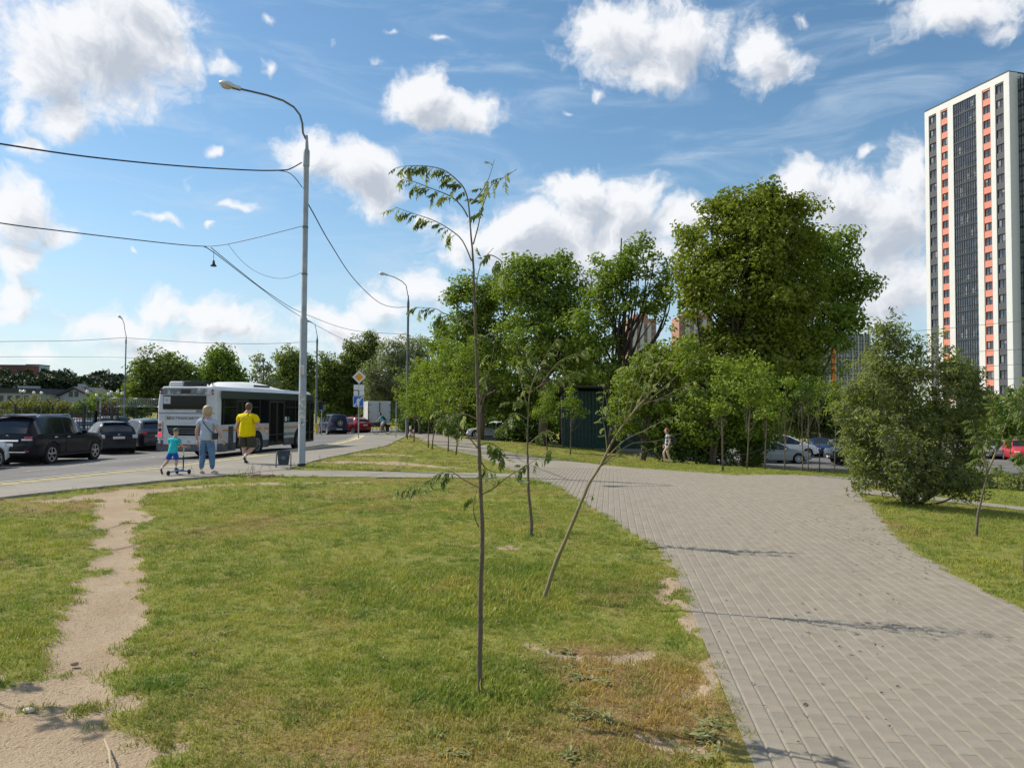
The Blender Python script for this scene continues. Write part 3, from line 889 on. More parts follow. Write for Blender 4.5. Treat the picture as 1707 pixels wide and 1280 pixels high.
def build_litter():
    """dry bits fallen on the path by the right-hand edge"""
    m = mat("dry_leaf_bits", (.11, .085, .05), .9)
    b = MB()
    for k in range(420):
        t = rng.random(); 
        px, py = 1440 + t * 150 + random.gauss(-45, 45), 835 + t * 110 + random.gauss(0, 18)
        if random.random() < .25: px, py = random.uniform(1150, 1500), random.uniform(860, 1260)
        x, y = gp(px, py)
        if not pip(PATH, np.array([x]), np.array([y]))[0]: continue
        z = float(T(x, y)) + .018; a = random.uniform(0, 6.28); l = random.uniform(.006, .022)
        d = Vector((math.cos(a), math.sin(a), 0)) * l; s = Vector((-d.y, d.x, 0)) * random.uniform(.3, .6)
        c = Vector((x, y, z))
        b.add([c - d, c + s + Vector((0, 0, .006)), c + d, c - s], [(0, 1, 2, 3)])
    tag(b.build("leaf_litter", m, fix=False), "small dry leaf bits scattered on the paving", kind='stuff')
build_litter()

def build_pebbles():
    m = mat("soil_crumbs", (.37, .295, .215), .95, var=.35, vscale=40)
    b = MB()
    X, Y = rng.uniform(-5.5, -1.2, 5000), rng.uniform(3.2, 12, 5000)
    ok = dirt(X, Y) > .6; X, Y = X[ok][:700], Y[ok][:700]
    Z = T(X, Y) - .018 + (fbm(X * 1.1, Y * 1.1, 2) - .5) * .05
    for x, y, z in zip(X, Y, Z):
        r = random.uniform(.002, .006) * (1.7 if random.random() < .06 else 1); c = Vector((x, y, z))
        P = [c + Vector((math.cos(a) * r * random.uniform(.7, 1.3), math.sin(a) * r * random.uniform(.7, 1.3), 0)) for a in (0, 1.57, 3.14, 4.71)] + [c + Vector((0, 0, r * random.uniform(.4, .8)))]
        b.add(P, [(0, 1, 4), (1, 2, 4), (2, 3, 4), (3, 0, 4)])
    tag(b.build("soil_crumbs", m, fix=False), "small crumbs and pebbles on the bare soil track", kind='stuff')
build_pebbles()

# ------------------------------------------------------------------ trees
BARK = mat("bark_grey_brown", (.12, .095, .07), .95, var=.3, vscale=6, bump=.6, bscale=18)
BARK_D = mat("bark_dark", (.065, .052, .042), .95, var=.3, vscale=5, bump=.6, bscale=16)
L_MAPLE = leaf_mat("leaf_maple", (0.142, 0.219, 0.028), (0.237, 0.289, 0.046))
L_ASH = leaf_mat("leaf_ash", (0.120, 0.200, 0.031), (0.252, 0.312, 0.054))
L_BIG = leaf_mat("leaf_box_elder", (0.121, 0.173, 0.023), (0.245, 0.272, 0.040), patch=.35)
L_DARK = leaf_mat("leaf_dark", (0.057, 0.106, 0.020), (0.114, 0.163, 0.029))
L_POP = leaf_mat("leaf_poplar", (0.115, 0.170, 0.040), (0.194, 0.230, 0.061), trans=.4)  # greyer and bluer: distance haze is mixed into the leaf colour
L_WIL = leaf_mat("leaf_silver_willow", (0.178, 0.224, 0.087), (0.274, 0.302, 0.137), under=(.2, .22, .14))
L_BUSH = leaf_mat("leaf_willow", (0.159, 0.213, 0.043), (0.321, 0.344, 0.085), under=(.16, .18, .085), patch=1.5)
L_OLIVE = leaf_mat("leaf_olive", (0.134, 0.146, 0.044), (0.206, 0.197, 0.065))
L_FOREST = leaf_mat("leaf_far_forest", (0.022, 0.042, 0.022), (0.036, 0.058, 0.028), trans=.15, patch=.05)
L_RED = leaf_mat("leaf_copper", (0.072, 0.036, 0.034), (0.108, 0.060, 0.048))

def leaf_cloud(name, C, Nrm, size, aspect, material, parent, r, droop=.15, spread=.8):
    """C (n,3) leaf centres, Nrm (n,3) preferred normals: one diamond leaf folded along its rib per centre"""
    n = len(C)
    nr = Nrm + r.normal(0, spread, (n, 3)); nr /= np.linalg.norm(nr, axis=1)[:, None] + 1e-9
    d = r.normal(0, 1, (n, 3)); d[:, 2] -= droop * 3
    d -= nr * (d * nr).sum(1)[:, None]; d /= np.linalg.norm(d, axis=1)[:, None] + 1e-9
    s = np.cross(nr, d)
    L = size * r.uniform(.65, 1.35, n)[:, None]; w = L * aspect
    base, tip = C - d * L / 2, C + d * L / 2
    fold = nr * w * .35
    V = np.stack([base, C + s * w / 2 + fold - d * L * .08, tip, C - s * w / 2 + fold - d * L * .08], 1).reshape(-1, 3)
    me = bpy.data.meshes.new(name)
    me.vertices.add(4 * n); me.vertices.foreach_set('co', V.astype(np.float32).ravel())
    me.loops.add(6 * n)
    k = np.arange(n)[:, None] * 4
    me.loops.foreach_set('vertex_index', (k + np.array([[0, 1, 2, 0, 2, 3]])).ravel().astype(np.int32))
    me.polygons.add(2 * n); me.polygons.foreach_set('loop_start', np.arange(2 * n, dtype=np.int32) * 3)
    me.update(calc_edges=True)
    me.materials.append(material)
    return tag(link(name, me, parent), kind='stuff')

def crown_points(ells, dens, r, clump=.42, per=36, hollow=.5, keep=1.0, rag=.25):
    """leaf centres in clumps spread through ellipsoids; returns centres, normals and clump centres"""
    CC, NN, KK = [], [], []
    for (c, rad) in ells:
        c, rad = np.array(c, float), np.array(rad, float)
        vol = (rad[0] * rad[1] * rad[2]) ** (2 / 3)
        m = max(4, int(dens * vol))
        d = r.normal(0, 1, (m, 3)); d /= np.linalg.norm(d, axis=1)[:, None]
        f = (hollow ** 2 + (1 - hollow ** 2) * r.random(m)) ** .5 * (1 + r.normal(0, rag * .5, m))
        kc = c + d * f[:, None] * rad
        kk = r.random(m) < keep
        kc, d, f = kc[kk], d[kk], f[kk]
        m = len(kc)
        cs = clump * r.uniform(.6, 1.5, m)
        cnt = np.maximum(5, (per * (cs / clump) ** 2 * r.uniform(.6, 1.3, m)).astype(int))
        idx = np.repeat(np.arange(m), cnt)
        q = r.normal(0, 1, (len(idx), 3)); q /= np.linalg.norm(q, axis=1)[:, None]
        q *= (r.random(len(idx)) ** .45)[:, None]
        P = kc[idx] + q * cs[idx][:, None] * np.array([1.15, 1.15, .75])
        nn = q * .6 + d[idx] * .5 + np.array([0, 0, .7])
        CC.append(P); NN.append(nn); KK.append(kc)
    return np.concatenate(CC), np.concatenate(NN), np.concatenate(KK)

def limb_pts(a, b, bow, k=6):
    a, b = Vector(a), Vector(b)
    o = []
    side = Vector((random.uniform(-1, 1), random.uniform(-1, 1), 0)) * bow * (b - a).length * .3
    for i in range(k + 1):
        t = i / k
        p = a.lerp(b, t); p.z += math.sin(t * math.pi) * bow * (b - a).length * -.25
        p += side * math.sin(t * math.pi)
        o.append(p)
    return o

def tree(name, label, cat, X, Y, ells, dens, size, material, group=None, aspect=.6, tr=.16, bark=BARK, trunk_to=None, limbs=14, seed=1, clump=.42, per=36, hollow=.5, keep=1.0, rag=.25, droop=.15, sink=.05, stems=1, lean=(0, 0), zbase=None):
    """ells: [(px x, px y, px rx, px ry, depth offset)] ellipses of the crown as seen from the photograph's side"""
    r = np.random.default_rng(seed); random.seed(seed)
    z0 = float(T(X, Y)) - sink if zbase is None else zbase
    t = thing(name, label, cat, (X, Y, z0), 0, group)
    E = []
    for (px, py, rx, ry, dy) in ells:
        c = at(px, py, Y + dy); k = (Y + dy) / FPX
        E.append(((c.x - X, dy, c.z - z0), (rx * k, rx * k * .92, ry * k)))
    C, Nn, K = crown_points(E, dens, r, clump, per, hollow, keep, rag)
    ok = C[:, 2] > .05
    leaf_cloud("crown", C[ok], Nn[ok], size, aspect, material, t, r, droop)
    zt = max(e[0][2] + e[1][2] * .35 for e in E)
    zlow = min(e[0][2] - e[1][2] for e in E)
    b = MB()
    cx = sum(e[0][0] * e[1][0] for e in E) / sum(e[1][0] for e in E)
    cy = sum(e[0][1] * e[1][0] for e in E) / sum(e[1][0] for e in E)
    top = Vector((cx, cy, zt))
    for s in range(stems):
        off = Vector((random.uniform(-1, 1) * tr * 1.6, random.uniform(-1, 1) * tr, 0)) if stems > 1 else Vector((0, 0, 0))
        tp = top + Vector((random.uniform(-1, 1), random.uniform(-.6, .6), 0)) * (E[0][1][0] * .5 if stems > 1 else .1)
        n = 9
        pts = [off.lerp(tp, i / n) + Vector((lean[0] * math.sin(i / n * 3.14), lean[1], 0)) + Vector((random.uniform(-1, 1), random.uniform(-1, 1), 0)) * tr * .5 * (i > 0) for i in range(n + 1)]
        for i in range(1, n + 1): pts[i].z = off.z + (tp.z - off.z) * (i / n)
        b.tube(pts, [tr * (1.25 if i == 0 else 1) * (1 - .86 * i / n) + .008 for i in range(n + 1)], 8)
        sel = K[r.permutation(len(K))[:limbs // stems]]
        for kc in sel:
            f = min(max((kc[2] * r.uniform(.35, .75) - off.z) / max(tp.z, .1), .12), .92)
            i = int(f * n); a = pts[i].lerp(pts[min(i + 1, n)], f * n - i)
            rr = max(tr * (1 - .86 * f) * .62, .012)
            lp = limb_pts(a, kc, .5)
            b.tube(lp, [rr * (1 - .85 * q / 6) for q in range(7)], 6)
    b.build("trunk", bark, t, smooth=180, fix=False)
    return t

# big box elders behind the path
def build_trees():
    def X(px, Y): return at(px, 700, Y).x
    tree("box_elder", "tallest broad tree, rounded yellow-green crown towering over the small maples", "tree", X(1245, 44), 44,
         [(1225, 395, 82, 66, 0), (1290, 385, 74, 58, .5), (1175, 450, 50, 56, -.5), (1235, 480, 92, 74, -1.0), (1300, 470, 70, 70, 0), (1250, 352, 60, 38, 0), (1150, 500, 30, 34, 0), (1260, 575, 90, 60, 0), (1200, 590, 60, 50, 0), (1330, 350, 22, 24, 0), (1195, 338, 26, 18, 0), (1290, 328, 22, 16, 0), (1143, 395, 18, 22, 0)],
         20, .25, L_BIG, tr=.34, limbs=44, seed=11, clump=.62, per=46, hollow=.5, rag=.42, keep=.88, bark=BARK_D)
    tree("box_elder", "broad dark tree leaning right beside the tallest tree, in front of the grid-fronted block", "tree", X(1258, 46.5), 46.5,
         [(1370, 445, 52, 56, 0), (1400, 500, 46, 56, 0), (1345, 540, 66, 70, -.5), (1350, 420, 40, 44, 0), (1372, 568, 36, 30, 0), (1315, 625, 60, 60, 0), (1432, 480, 22, 24, 0), (1415, 400, 18, 26, 0), (1420, 545, 22, 20, 0)],
         20, .25, L_ASH, tr=.3, limbs=30, seed=12, clump=.6, per=42, hollow=.5, rag=.42, keep=.85, bark=BARK_D)
    tree("ash_tree", "open airy tree with bare limbs and sky between its leaves, left of the tallest tree", "tree", X(1018, 50), 50,
         [(1010, 455, 40, 34, 0), (1060, 432, 44, 34, 0), (1025, 500, 52, 46, 0), (1090, 500, 36, 44, 0), (985, 545, 50, 50, 0), (1010, 600, 40, 40, 0), (1075, 405, 14, 24, 0), (1110, 455, 20, 40, 0)],
         13, .24, L_ASH, tr=.26, limbs=42, seed=13, clump=.55, per=38, hollow=.35, rag=.4, bark=BARK_D, lean=(.5, 0))
    tree("ash_tree", "dense green tree with feathery upright top behind the tall bare sapling", "tree", X(905, 54), 54,
         [(905, 490, 58, 58, 0), (870, 470, 50, 44, 0), (945, 500, 44, 54, 0), (905, 570, 72, 64, 0), (950, 590, 50, 40, 0), (925, 450, 34, 26, 0), (885, 448, 30, 20, 0)],
         20, .25, L_ASH, tr=.28, limbs=26, seed=14, clump=.58, per=38, hollow=.45, rag=.45, keep=.85)
    tree("ash_tree", "green tree with ragged left edge rising beyond the far street lamp", "tree", X(800, 58), 58,
         [(790, 510, 46, 46, 0), (825, 490, 46, 40, 0), (775, 560, 46, 46, 0), (820, 580, 60, 60, 0), (765, 480, 20, 24, 0)],
         20, .26, L_ASH, tr=.26, limbs=24, seed=15, clump=.56, per=36, hollow=.45, rag=.45, keep=.85)
    # understorey in front of the tall trees
    tree("maple_shrub", "yellow-green bushy maple right of the dark green metal shed", "tree", X(1075, 43), 43,
         [(1060, 640, 44, 40, 0), (1100, 620, 50, 44, 0), (1050, 690, 34, 36, 0), (1110, 690, 46, 50, 0), (1080, 600, 26, 26, 0)],
         26, .19, L_MAPLE, tr=.1, limbs=20, seed=21, clump=.4, per=38, stems=3)
    tree("maple_shrub", "wide yellow-green maple thicket behind the woman in the checked shirt", "tree", X(1185, 41), 41,
         [(1185, 640, 60, 50, 0), (1235, 655, 50, 46, 0), (1160, 600, 34, 34, 0), (1190, 705, 70, 44, .4), (1250, 710, 60, 40, .4)],
         26, .19, L_MAPLE, tr=.1, limbs=20, seed=22, clump=.42, per=38, stems=4)
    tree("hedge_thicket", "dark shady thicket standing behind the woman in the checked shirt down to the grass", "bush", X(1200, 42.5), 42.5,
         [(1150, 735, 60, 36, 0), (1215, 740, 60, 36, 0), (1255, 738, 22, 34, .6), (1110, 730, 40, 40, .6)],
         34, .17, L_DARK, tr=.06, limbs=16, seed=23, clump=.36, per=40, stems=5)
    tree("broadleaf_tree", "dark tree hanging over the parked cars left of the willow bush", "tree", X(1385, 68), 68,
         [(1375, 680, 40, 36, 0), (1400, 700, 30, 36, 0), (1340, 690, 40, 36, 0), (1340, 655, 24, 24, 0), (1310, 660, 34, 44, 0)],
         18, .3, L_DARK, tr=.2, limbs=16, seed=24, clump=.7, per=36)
    tree("broadleaf_tree", "pale green hazy tree between the grid-fronted block and the willow bush", "tree", X(1425, 96), 96,
         [(1430, 668, 34, 20, 0), (1455, 645, 22, 34, 0), (1400, 672, 26, 16, 0)], 12, .4, L_WIL, tr=.2, limbs=10, seed=25, clump=1.0, per=30)
    # dense shade behind the shed and the street maples
    for k, (px, py, rx, ry, Y, mt, lb) in enumerate([
            (700, 640, 34, 50, 66, L_POP, "green tree directly behind the far street lamp post"),
            (745, 610, 46, 66, 64, L_MAPLE, "bright green tree filling the gap right of the far street lamp"),
            (800, 650, 50, 60, 66, L_MAPLE, "bright green tree rising behind the white car"),
            (860, 640, 46, 66, 63, L_ASH, "green tree with leaves down to the lawn left of the metal shed"),
            (990, 620, 30, 26, 66, L_MAPLE, "light green tree tops showing over the metal shed roof"),
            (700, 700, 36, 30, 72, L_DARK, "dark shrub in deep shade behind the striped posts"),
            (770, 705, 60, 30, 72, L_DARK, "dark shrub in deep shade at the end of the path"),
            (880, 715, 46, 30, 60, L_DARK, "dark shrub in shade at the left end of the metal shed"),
            (1020, 650, 46, 30, 64, L_MAPLE, "light green bushy tree rising behind the metal shed's lower roof"),
            (960, 640, 40, 36, 62, L_ASH, "green tree crowding the back left corner of the metal shed"),
            (1130, 600, 44, 50, 56, L_ASH, "green tree in the gap between the airy ash and the tallest tree"),
            (1300, 600, 60, 60, 52, L_BIG, "leafy tree filling the shade under the two broad trees")]):
        tree("broadleaf_tree" if ry > 32 or py < 650 else "dark_shrub", lb, "tree" if ry > 32 or py < 650 else "bush", X(px, Y), Y,
             [(px, py, rx, ry, 0), (px - rx * .5, py + ry * .4, rx * .6, ry * .5, -.3), (px + rx * .5, py + ry * .3, rx * .6, ry * .55, -.3)], 15, .28, mt, tr=.16, limbs=14, seed=40 + k, clump=.6, per=36)
    # left: willow, poplars, round trees behind the bus and the car park
    tree("willow_tree", "grey-green willow with soft rounded crown left of the far street lamp", "tree", X(640, 106), 106,
         [(640, 625, 32, 34, 0), (655, 590, 26, 24, 0), (668, 640, 24, 50, 0), (630, 660, 26, 40, 0), (690, 600, 30, 40, 3)], 13, .38, L_WIL, tr=.3, limbs=14, seed=51, clump=.9, per=42, droop=.5, aspect=.4)
    tree("poplar_tree", "tall vivid green poplar with spiky top behind the road sign", "tree", X(600, 114), 114,
         [(600, 610, 26, 40, 0), (585, 590, 16, 30, 0), (612, 590, 18, 34, 0), (595, 660, 34, 40, 0), (622, 575, 10, 22, 0)], 15, .36, L_POP, tr=.28, limbs=16, seed=52, clump=.8, per=40, rag=.35)
    tree("poplar_tree", "vivid green poplar right of the near lamp post, above the parked jeep", "tree", X(560, 112), 112,
         [(560, 640, 24, 36, 0), (545, 620, 18, 30, 0), (575, 630, 20, 40, 0), (560, 680, 34, 28, 0), (540, 655, 24, 36, 0)], 15, .36, L_POP, tr=.28, limbs=16, seed=53, clump=.8, per=40, rag=.35)
    tree("broadleaf_tree", "bright green tree partly hidden behind the near lamp post and bus", "tree", X(485, 104), 104,
         [(485, 610, 26, 28, 0), (505, 625, 22, 40, 0), (480, 650, 36, 30, 0)], 15, .36, L_POP, tr=.25, limbs=14, seed=54, clump=.8, per=38)
    tree("birch_tree", "thin pale green tree with sky showing through above the bus roof", "tree", X(438, 92), 92,
         [(438, 620, 20, 26, 0), (445, 640, 24, 26, 0), (430, 600, 8, 12, 0)], 9, .34, L_WIL, tr=.18, limbs=16, seed=55, clump=.7, per=28, hollow=.3)
    tree("linden_tree", "rounded mid-green tree above the bus roof hatch", "tree", X(366, 92), 92,
         [(366, 618, 32, 26, 0), (350, 640, 26, 26, 0), (385, 640, 28, 28, 0), (368, 592, 14, 14, 0)], 15, .36, L_ASH, tr=.25, limbs=14, seed=56, clump=.8, per=40)
    tree("linden_tree", "large round bright tree left of the bus beside the slim street lamp", "tree", X(272, 84), 84,
         [(272, 618, 42, 34, 0), (245, 640, 30, 30, 0), (300, 640, 34, 34, 0), (265, 650, 50, 26, 0)], 16, .35, L_POP, tr=.3, limbs=20, seed=57, clump=.8, per=42)
    for k, (px, py, rx, ry, Y, mt, lb) in enumerate([
            (70, 680, 26, 14, 110, L_OLIVE, "olive shrubs under the pair of globe lamps left of the white gabled house"),
            (118, 682, 24, 13, 108, L_OLIVE, "olive green shrub in front of the white gabled house"),
            (45, 680, 20, 10, 106, L_OLIVE, "olive shrub below the low white building"),
            (164, 670, 14, 18, 112, L_ASH, "upright dark green tree right of the white gabled house"),
            (187, 682, 20, 10, 104, L_RED, "dark red copper-leaved shrub near the slim street lamp"),
            (140, 682, 12, 10, 104, L_DARK, "small dark conifer shrub below the gable end of the white house"),
            (20, 676, 14, 12, 112, L_OLIVE, "small yellowish tree against the low white building"),
            (228, 680, 20, 14, 100, L_DARK, "dark green bushes under the coiled wire by the bus"),
            (205, 668, 14, 14, 118, L_ASH, "small round tree behind the slim street lamp post")]):
        tree("shrub", lb, "bush", X(px, Y), Y, [(px, py, rx, ry, 0), (px + rx * .6, py + ry * .3, rx * .6, ry * .7, 0), (px - rx * .6, py + ry * .3, rx * .6, ry * .7, 0)], 14, .36, mt, tr=.1, limbs=8, seed=70 + k, clump=.8, per=30, zbase=at(px, py + ry * 2.0, Y).z)
    # young street maples along the path and on the right-hand lawn
    def young(px, by, Y, ell, lb, seed, mt=L_MAPLE, tr=.022):
        x = at(px, by, Y).x
        tree("young_maple", lb, "young tree", x, Y, [(*e, 0) for e in ell], 40, .13, mt, "young maples planted along the paths", tr=tr, limbs=9, seed=seed, clump=.26, per=26, sink=.02, hollow=.3)
    young(679, 731, 50, [(682, 670, 16, 40), (690, 640, 12, 22)], "young maple right against the far street lamp, farthest of the row along the path", 101)
    young(690, 738, 45.5, [(694, 668, 20, 44), (700, 630, 12, 26)], "young maple beside the red and white striped posts", 102)
    young(714, 745, 40, [(712, 660, 22, 46), (716, 610, 14, 26)], "young maple with two close neighbours in the middle of the row along the path", 103)
    young(720, 749, 37.5, [(730, 650, 24, 50), (736, 600, 16, 30)], "young maple whose stem stands just right of the close pair along the path", 104)
    young(747, 752, 36, [(752, 640, 32, 52), (748, 585, 22, 36)], "young maple with wide crown and leaning stem, second from the near end of the row", 105)
    young(760, 757, 33, [(772, 640, 34, 50), (780, 590, 24, 34)], "young maple at the near end of the row, left of the tall sapling", 106)
    young(912, 742, 47, [(910, 668, 22, 22), (905, 690, 20, 14), (914, 648, 12, 14)], "small round maple in front of the left part of the metal shed", 107)
    young(951, 752, 43, [(956, 680, 20, 22), (954, 662, 12, 14)], "small round maple in front of the middle of the metal shed", 108)
    young(1205, 785, 24, [(1205, 655, 26, 46), (1200, 700, 14, 30), (1210, 610, 14, 20)], "young maple nearest the plaza, left of the silver car", 109)
    young(1245, 777, 28, [(1248, 640, 32, 40), (1262, 668, 28, 30), (1240, 605, 18, 24)], "young maple in front of the silver car's rear", 110)
    young(1275, 776, 30, [(1278, 650, 28, 36), (1285, 690, 18, 22), (1272, 620, 18, 22)], "young maple in front of the silver car's doors", 111)
    for k, (px, by, Y, lb) in enumerate([(1308, 776, 31, "thin bare-stemmed sapling before the silver car's bonnet"), (1338, 770, 36, "dark thin sapling at the silver car's front wheel"), (1347, 771, 37, "dark thin sapling just ahead of the silver car"), (1366, 771, 38, "thin sapling in front of the navy car"), (1391, 774, 36, "thin sapling in front of the dark off-roader left of the bush")]):
        young(px, by, Y, [(px, 664, 12, 26), (px + 3, 640, 8, 14)], lb, 120 + k, L_DARK if k in (1, 2) else L_MAPLE, .02)
    # low hedge shrubs by the red car
    for k, (px, py, rx, ry, Y, lb) in enumerate([(1660, 800, 26, 20, 26, "low rounded shrub in front of the red car"), (1702, 800, 22, 24, 25, "low shrub at the right edge below the red car"), (1608, 800, 26, 22, 28, "low dark shrub showing right of the willow bush")]):
        tree("shrub", lb, "bush", at(px, py, Y).x, Y, [(px, py, rx, ry, 0), (px - rx * .5, py + ry * .4, rx * .6, ry * .6, 0)], 60, .1, L_BUSH, tr=.03, limbs=8, seed=140 + k, clump=.2, per=34, stems=3)
build_trees()

# the willow bush at the right of the plaza
def build_bush():
    r = np.random.default_rng(91); random.seed(91)
    X, Y = 7.55, 14.6
    z0 = float(T(X, Y)) - .03
    t = thing("willow_bush", "large rounded willow bush with several stems beside the brick path", "bush", (X, Y, z0))
    E = []
    for (px, py, rx, ry, dy) in [(1465, 660, 62, 76, 0), (1540, 650, 80, 80, 0), (1600, 690, 46, 80, 0), (1480, 740, 66, 60, -.4), (1560, 740, 74, 62, 0), (1500, 600, 46, 50, .2), (1425, 690, 34, 56, 0), (1440, 750, 34, 50, 0), (1620, 660, 22, 44, 0), (1470, 565, 22, 30, 0), (1608, 760, 30, 46, 0), (1495, 560, 14, 34, 0), (1590, 620, 30, 30, 0), (1540, 780, 40, 34, -.5), (1620, 800, 24, 22, 0), (1585, 800, 36, 26, -.3), (1445, 795, 34, 28, 0), (1500, 800, 44, 26, -.3), (1545, 812, 44, 20, -.4), (1600, 815, 30, 18, -.2), (1645, 720, 16, 40, 0)]:
        c = at(px, py, Y + dy); k = Y / FPX
        E.append(((c.x - X, dy, c.z - z0), (rx * k, rx * k * .9, ry * k)))
    C, Nn, K = crown_points(E, 210, r, .15, 28, .5, 1.0, .3)
    # long upright shoots on top
    extra = []
    for (px, py, L_) in [(1480, 545, .75), (1470, 560, .5), (1500, 575, .5), (1455, 590, .45), (1530, 590, .35), (1590, 600, .4), (1612, 620, .35), (1625, 640, .3), (1418, 650, .3)]:
        c = at(px, py, Y); base = Vector((c.x - X, 0, c.z - z0))
        for q in range(60):
            f = random.random()
            extra.append((base.x + (f - .3) * .12 + random.gauss(0, .035), random.gauss(0, .05), base.z - L_ * .5 + f * L_))
    C = np.concatenate([C, np.array(extra)]); Nn = np.concatenate([Nn, np.tile([0, 0, .6], (len(extra), 1))])
    # wind pushes the leaves to the left
    leaf_cloud("crown", C, Nn, .095, .32, L_BUSH, t, r, .05, .9)
    b = MB()
    for k in range(9):
        a = Vector((random.uniform(-.16, .16), random.uniform(-.12, .12), 0))
        e = E[random.randrange(len(E))][0]
        for q in range(1 if k < 3 else 2):
            e = K[random.randrange(len(K))]
            b.tube(limb_pts(a, e, .5, 7), [.035 * (1 - .85 * i / 7) for i in range(8)], 6)
    b.build("stem", BARK_D, t, smooth=180, fix=False)
build_bush()

# ------------------------------------------------------------------ rowan saplings with single compound leaves
SAP_BARK = mat("sapling_bark", (.135, .105, .07), .8, var=.25, vscale=14, bump=.5, bscale=60)
SAP_GREEN = mat("sapling_shoot", (.20, .165, .075), .7, var=.2, vscale=12)
L_ROWAN = leaf_mat("leaf_rowan", (0.089, 0.140, 0.026), (0.160, 0.206, 0.049), under=(.42, .45, .29), trans=.25, patch=3)

def rowan_leaf(seed, L=.13, pairs=6):
    r = random.Random(seed)
    b = MB()
    curl = r.uniform(.2, 1.4); side = r.uniform(-.35, .35)
    pts = []
    for i in range(pairs + 2):
        t = i / (pairs + 1)
        pts.append(Vector((side * L * t * t, L * math.sin(t * 1.2) / math.sin(1.2) * (1 - .12 * curl * t), -curl * L * .42 * t * t)))
    b.tube(pts, [.0022 * (1 - .7 * i / (pairs + 1)) for i in range(pairs + 2)], 3, cap=False)
    def leaflet(p, d, n, l):
        d = d.normalized(); s = d.cross(n).normalized(); w = l * .27
        tip = p + d * l + Vector((0, 0, -l * r.uniform(0, .35)))
        m1 = p + d * l * .42
        up = n * w * .5
        b.add([p, m1 + s * w + up, tip, m1 - s * w + up, m1], [(0, 1, 4), (1, 2, 4), (2, 3, 4), (3, 0, 4)])
    for i in range(1, pairs + 1):
        t = (pts[i + 1] - pts[i - 1]).normalized()
        n0 = Vector((0, 0, 1)); n0 = (n0 - t * n0.dot(t)).normalized()
        l = L * r.uniform(.34, .46) * (1 - .25 * abs(i - 3) / 3)
        for sgn in (-1, 1):
            sd = t.cross(n0) * sgn
            dr = r.uniform(-.75, .25)
            n = (n0 + sd * r.uniform(-.6, .6)).normalized()
            leaflet(pts[i], sd * .62 + t * r.uniform(.5, 1.1) + n0 * (dr - .25), n, l)
    leaflet(pts[-1], (pts[-1] - pts[-2]), Vector((0, 0, 1)), L * .36)
    return b.mesh("leaf", [L_ROWAN], smooth=None, fix=False)
LEAVES = [rowan_leaf(k) for k in range(9)]

def sapling(label, Y, base, trunk, branches, tr=.017, leaf=1.0, spacing=.062, droop=(-.55, -.5), green=SAP_BARK, seed=5, shoot=SAP_GREEN, dense=1.0, start=.3):
    """trunk / branches are polylines picked in the photograph at depth Y (third entry: depth offset)"""
    r = random.Random(seed)
    X = at(base[0], base[1], Y).x
    o = Vector((X, Y, float(T(X, Y)) - .02))
    t = thing("rowan_sapling", label, "sapling", o)
    def P(p):
        dy = p[2] if len(p) > 2 else 0
        return at(p[0], p[1], Y + dy) - o
    def smooth(pts):
        out = []
        for i in range(len(pts) - 1):
            p0, p1, p2, p3 = pts[max(i - 1, 0)], pts[i], pts[i + 1], pts[min(i + 2, len(pts) - 1)]
            for q in range(4):
                u = q / 4
                out.append(.5 * ((2 * p1) + (p2 - p0) * u + (2 * p0 - 5 * p1 + 4 * p2 - p3) * u * u + (3 * p1 - p0 - 3 * p2 + p3) * u ** 3))
        out.append(pts[-1]); return out
    b = MB(); tp = smooth([Vector((0, 0, -.03))] + [P(p) for p in trunk])
    n = len(tp)
    b.tube([p + Vector((r.uniform(-1, 1), r.uniform(-1, 1), 0)) * tr * .12 for p in tp], [tr * (1.12 if i < 2 else 1) * (1 - .72 * i / n) * r.uniform(.93, 1.07) for i in range(n)], 9)
    b.build("trunk", green, t, smooth=180, fix=False)
    for br in branches:
        pts = br[0] if isinstance(br, tuple) else br
        nl = br[1] if isinstance(br, tuple) else None
        r0 = br[2] if isinstance(br, tuple) and len(br) > 2 else tr * .3
        depth = r.uniform(-.16, .16)
        bp = []
        for i, p in enumerate(pts):
            q = P(p); q.y += depth * i / max(1, len(pts) - 1); bp.append(q)
        bp = smooth(bp)
        m = MB(); m.tube(bp, [max(r0 * (1 - .78 * i / len(bp)), .0016) for i in range(len(bp))], 6)
        bo = m.build("branch", shoot if r0 < tr * .8 else green, t, smooth=180, fix=False)
        cum = [0]
        for i in range(len(bp) - 1): cum.append(cum[-1] + (bp[i + 1] - bp[i]).length)
        k = int(nl * 1.3) if nl is not None else int(cum[-1] * (1 - start) / spacing * dense)
        for q in range(k):
            s = cum[-1] * (start + (1 - start) * (q + r.uniform(.1, .9)) / max(k, 1))
            i = max(0, min(len(bp) - 2, next((j for j in range(len(cum) - 1) if cum[j + 1] >= s), len(bp) - 2)))
            f = (s - cum[i]) / max(cum[i + 1] - cum[i], 1e-6)
            p = bp[i].lerp(bp[i + 1], f)
            tan = (bp[i + 1] - bp[i]).normalized()
            d = tan * .45 + Vector((droop[0] + r.uniform(-.5, .5), r.uniform(-.6, .6), droop[1] + r.uniform(-.5, .4)))
            d.normalize()
            up = Vector((r.uniform(-.5, .5), r.uniform(-.9, .3), 1)); up = (up - d * up.dot(d)).normalized()
            x = d.cross(up)
            M = Matrix((x, d, up)).transposed()
            link("leaf", LEAVES[r.randrange(9)], bo, p, M.to_euler(), leaf * r.uniform(.6, 1.15))
    return t

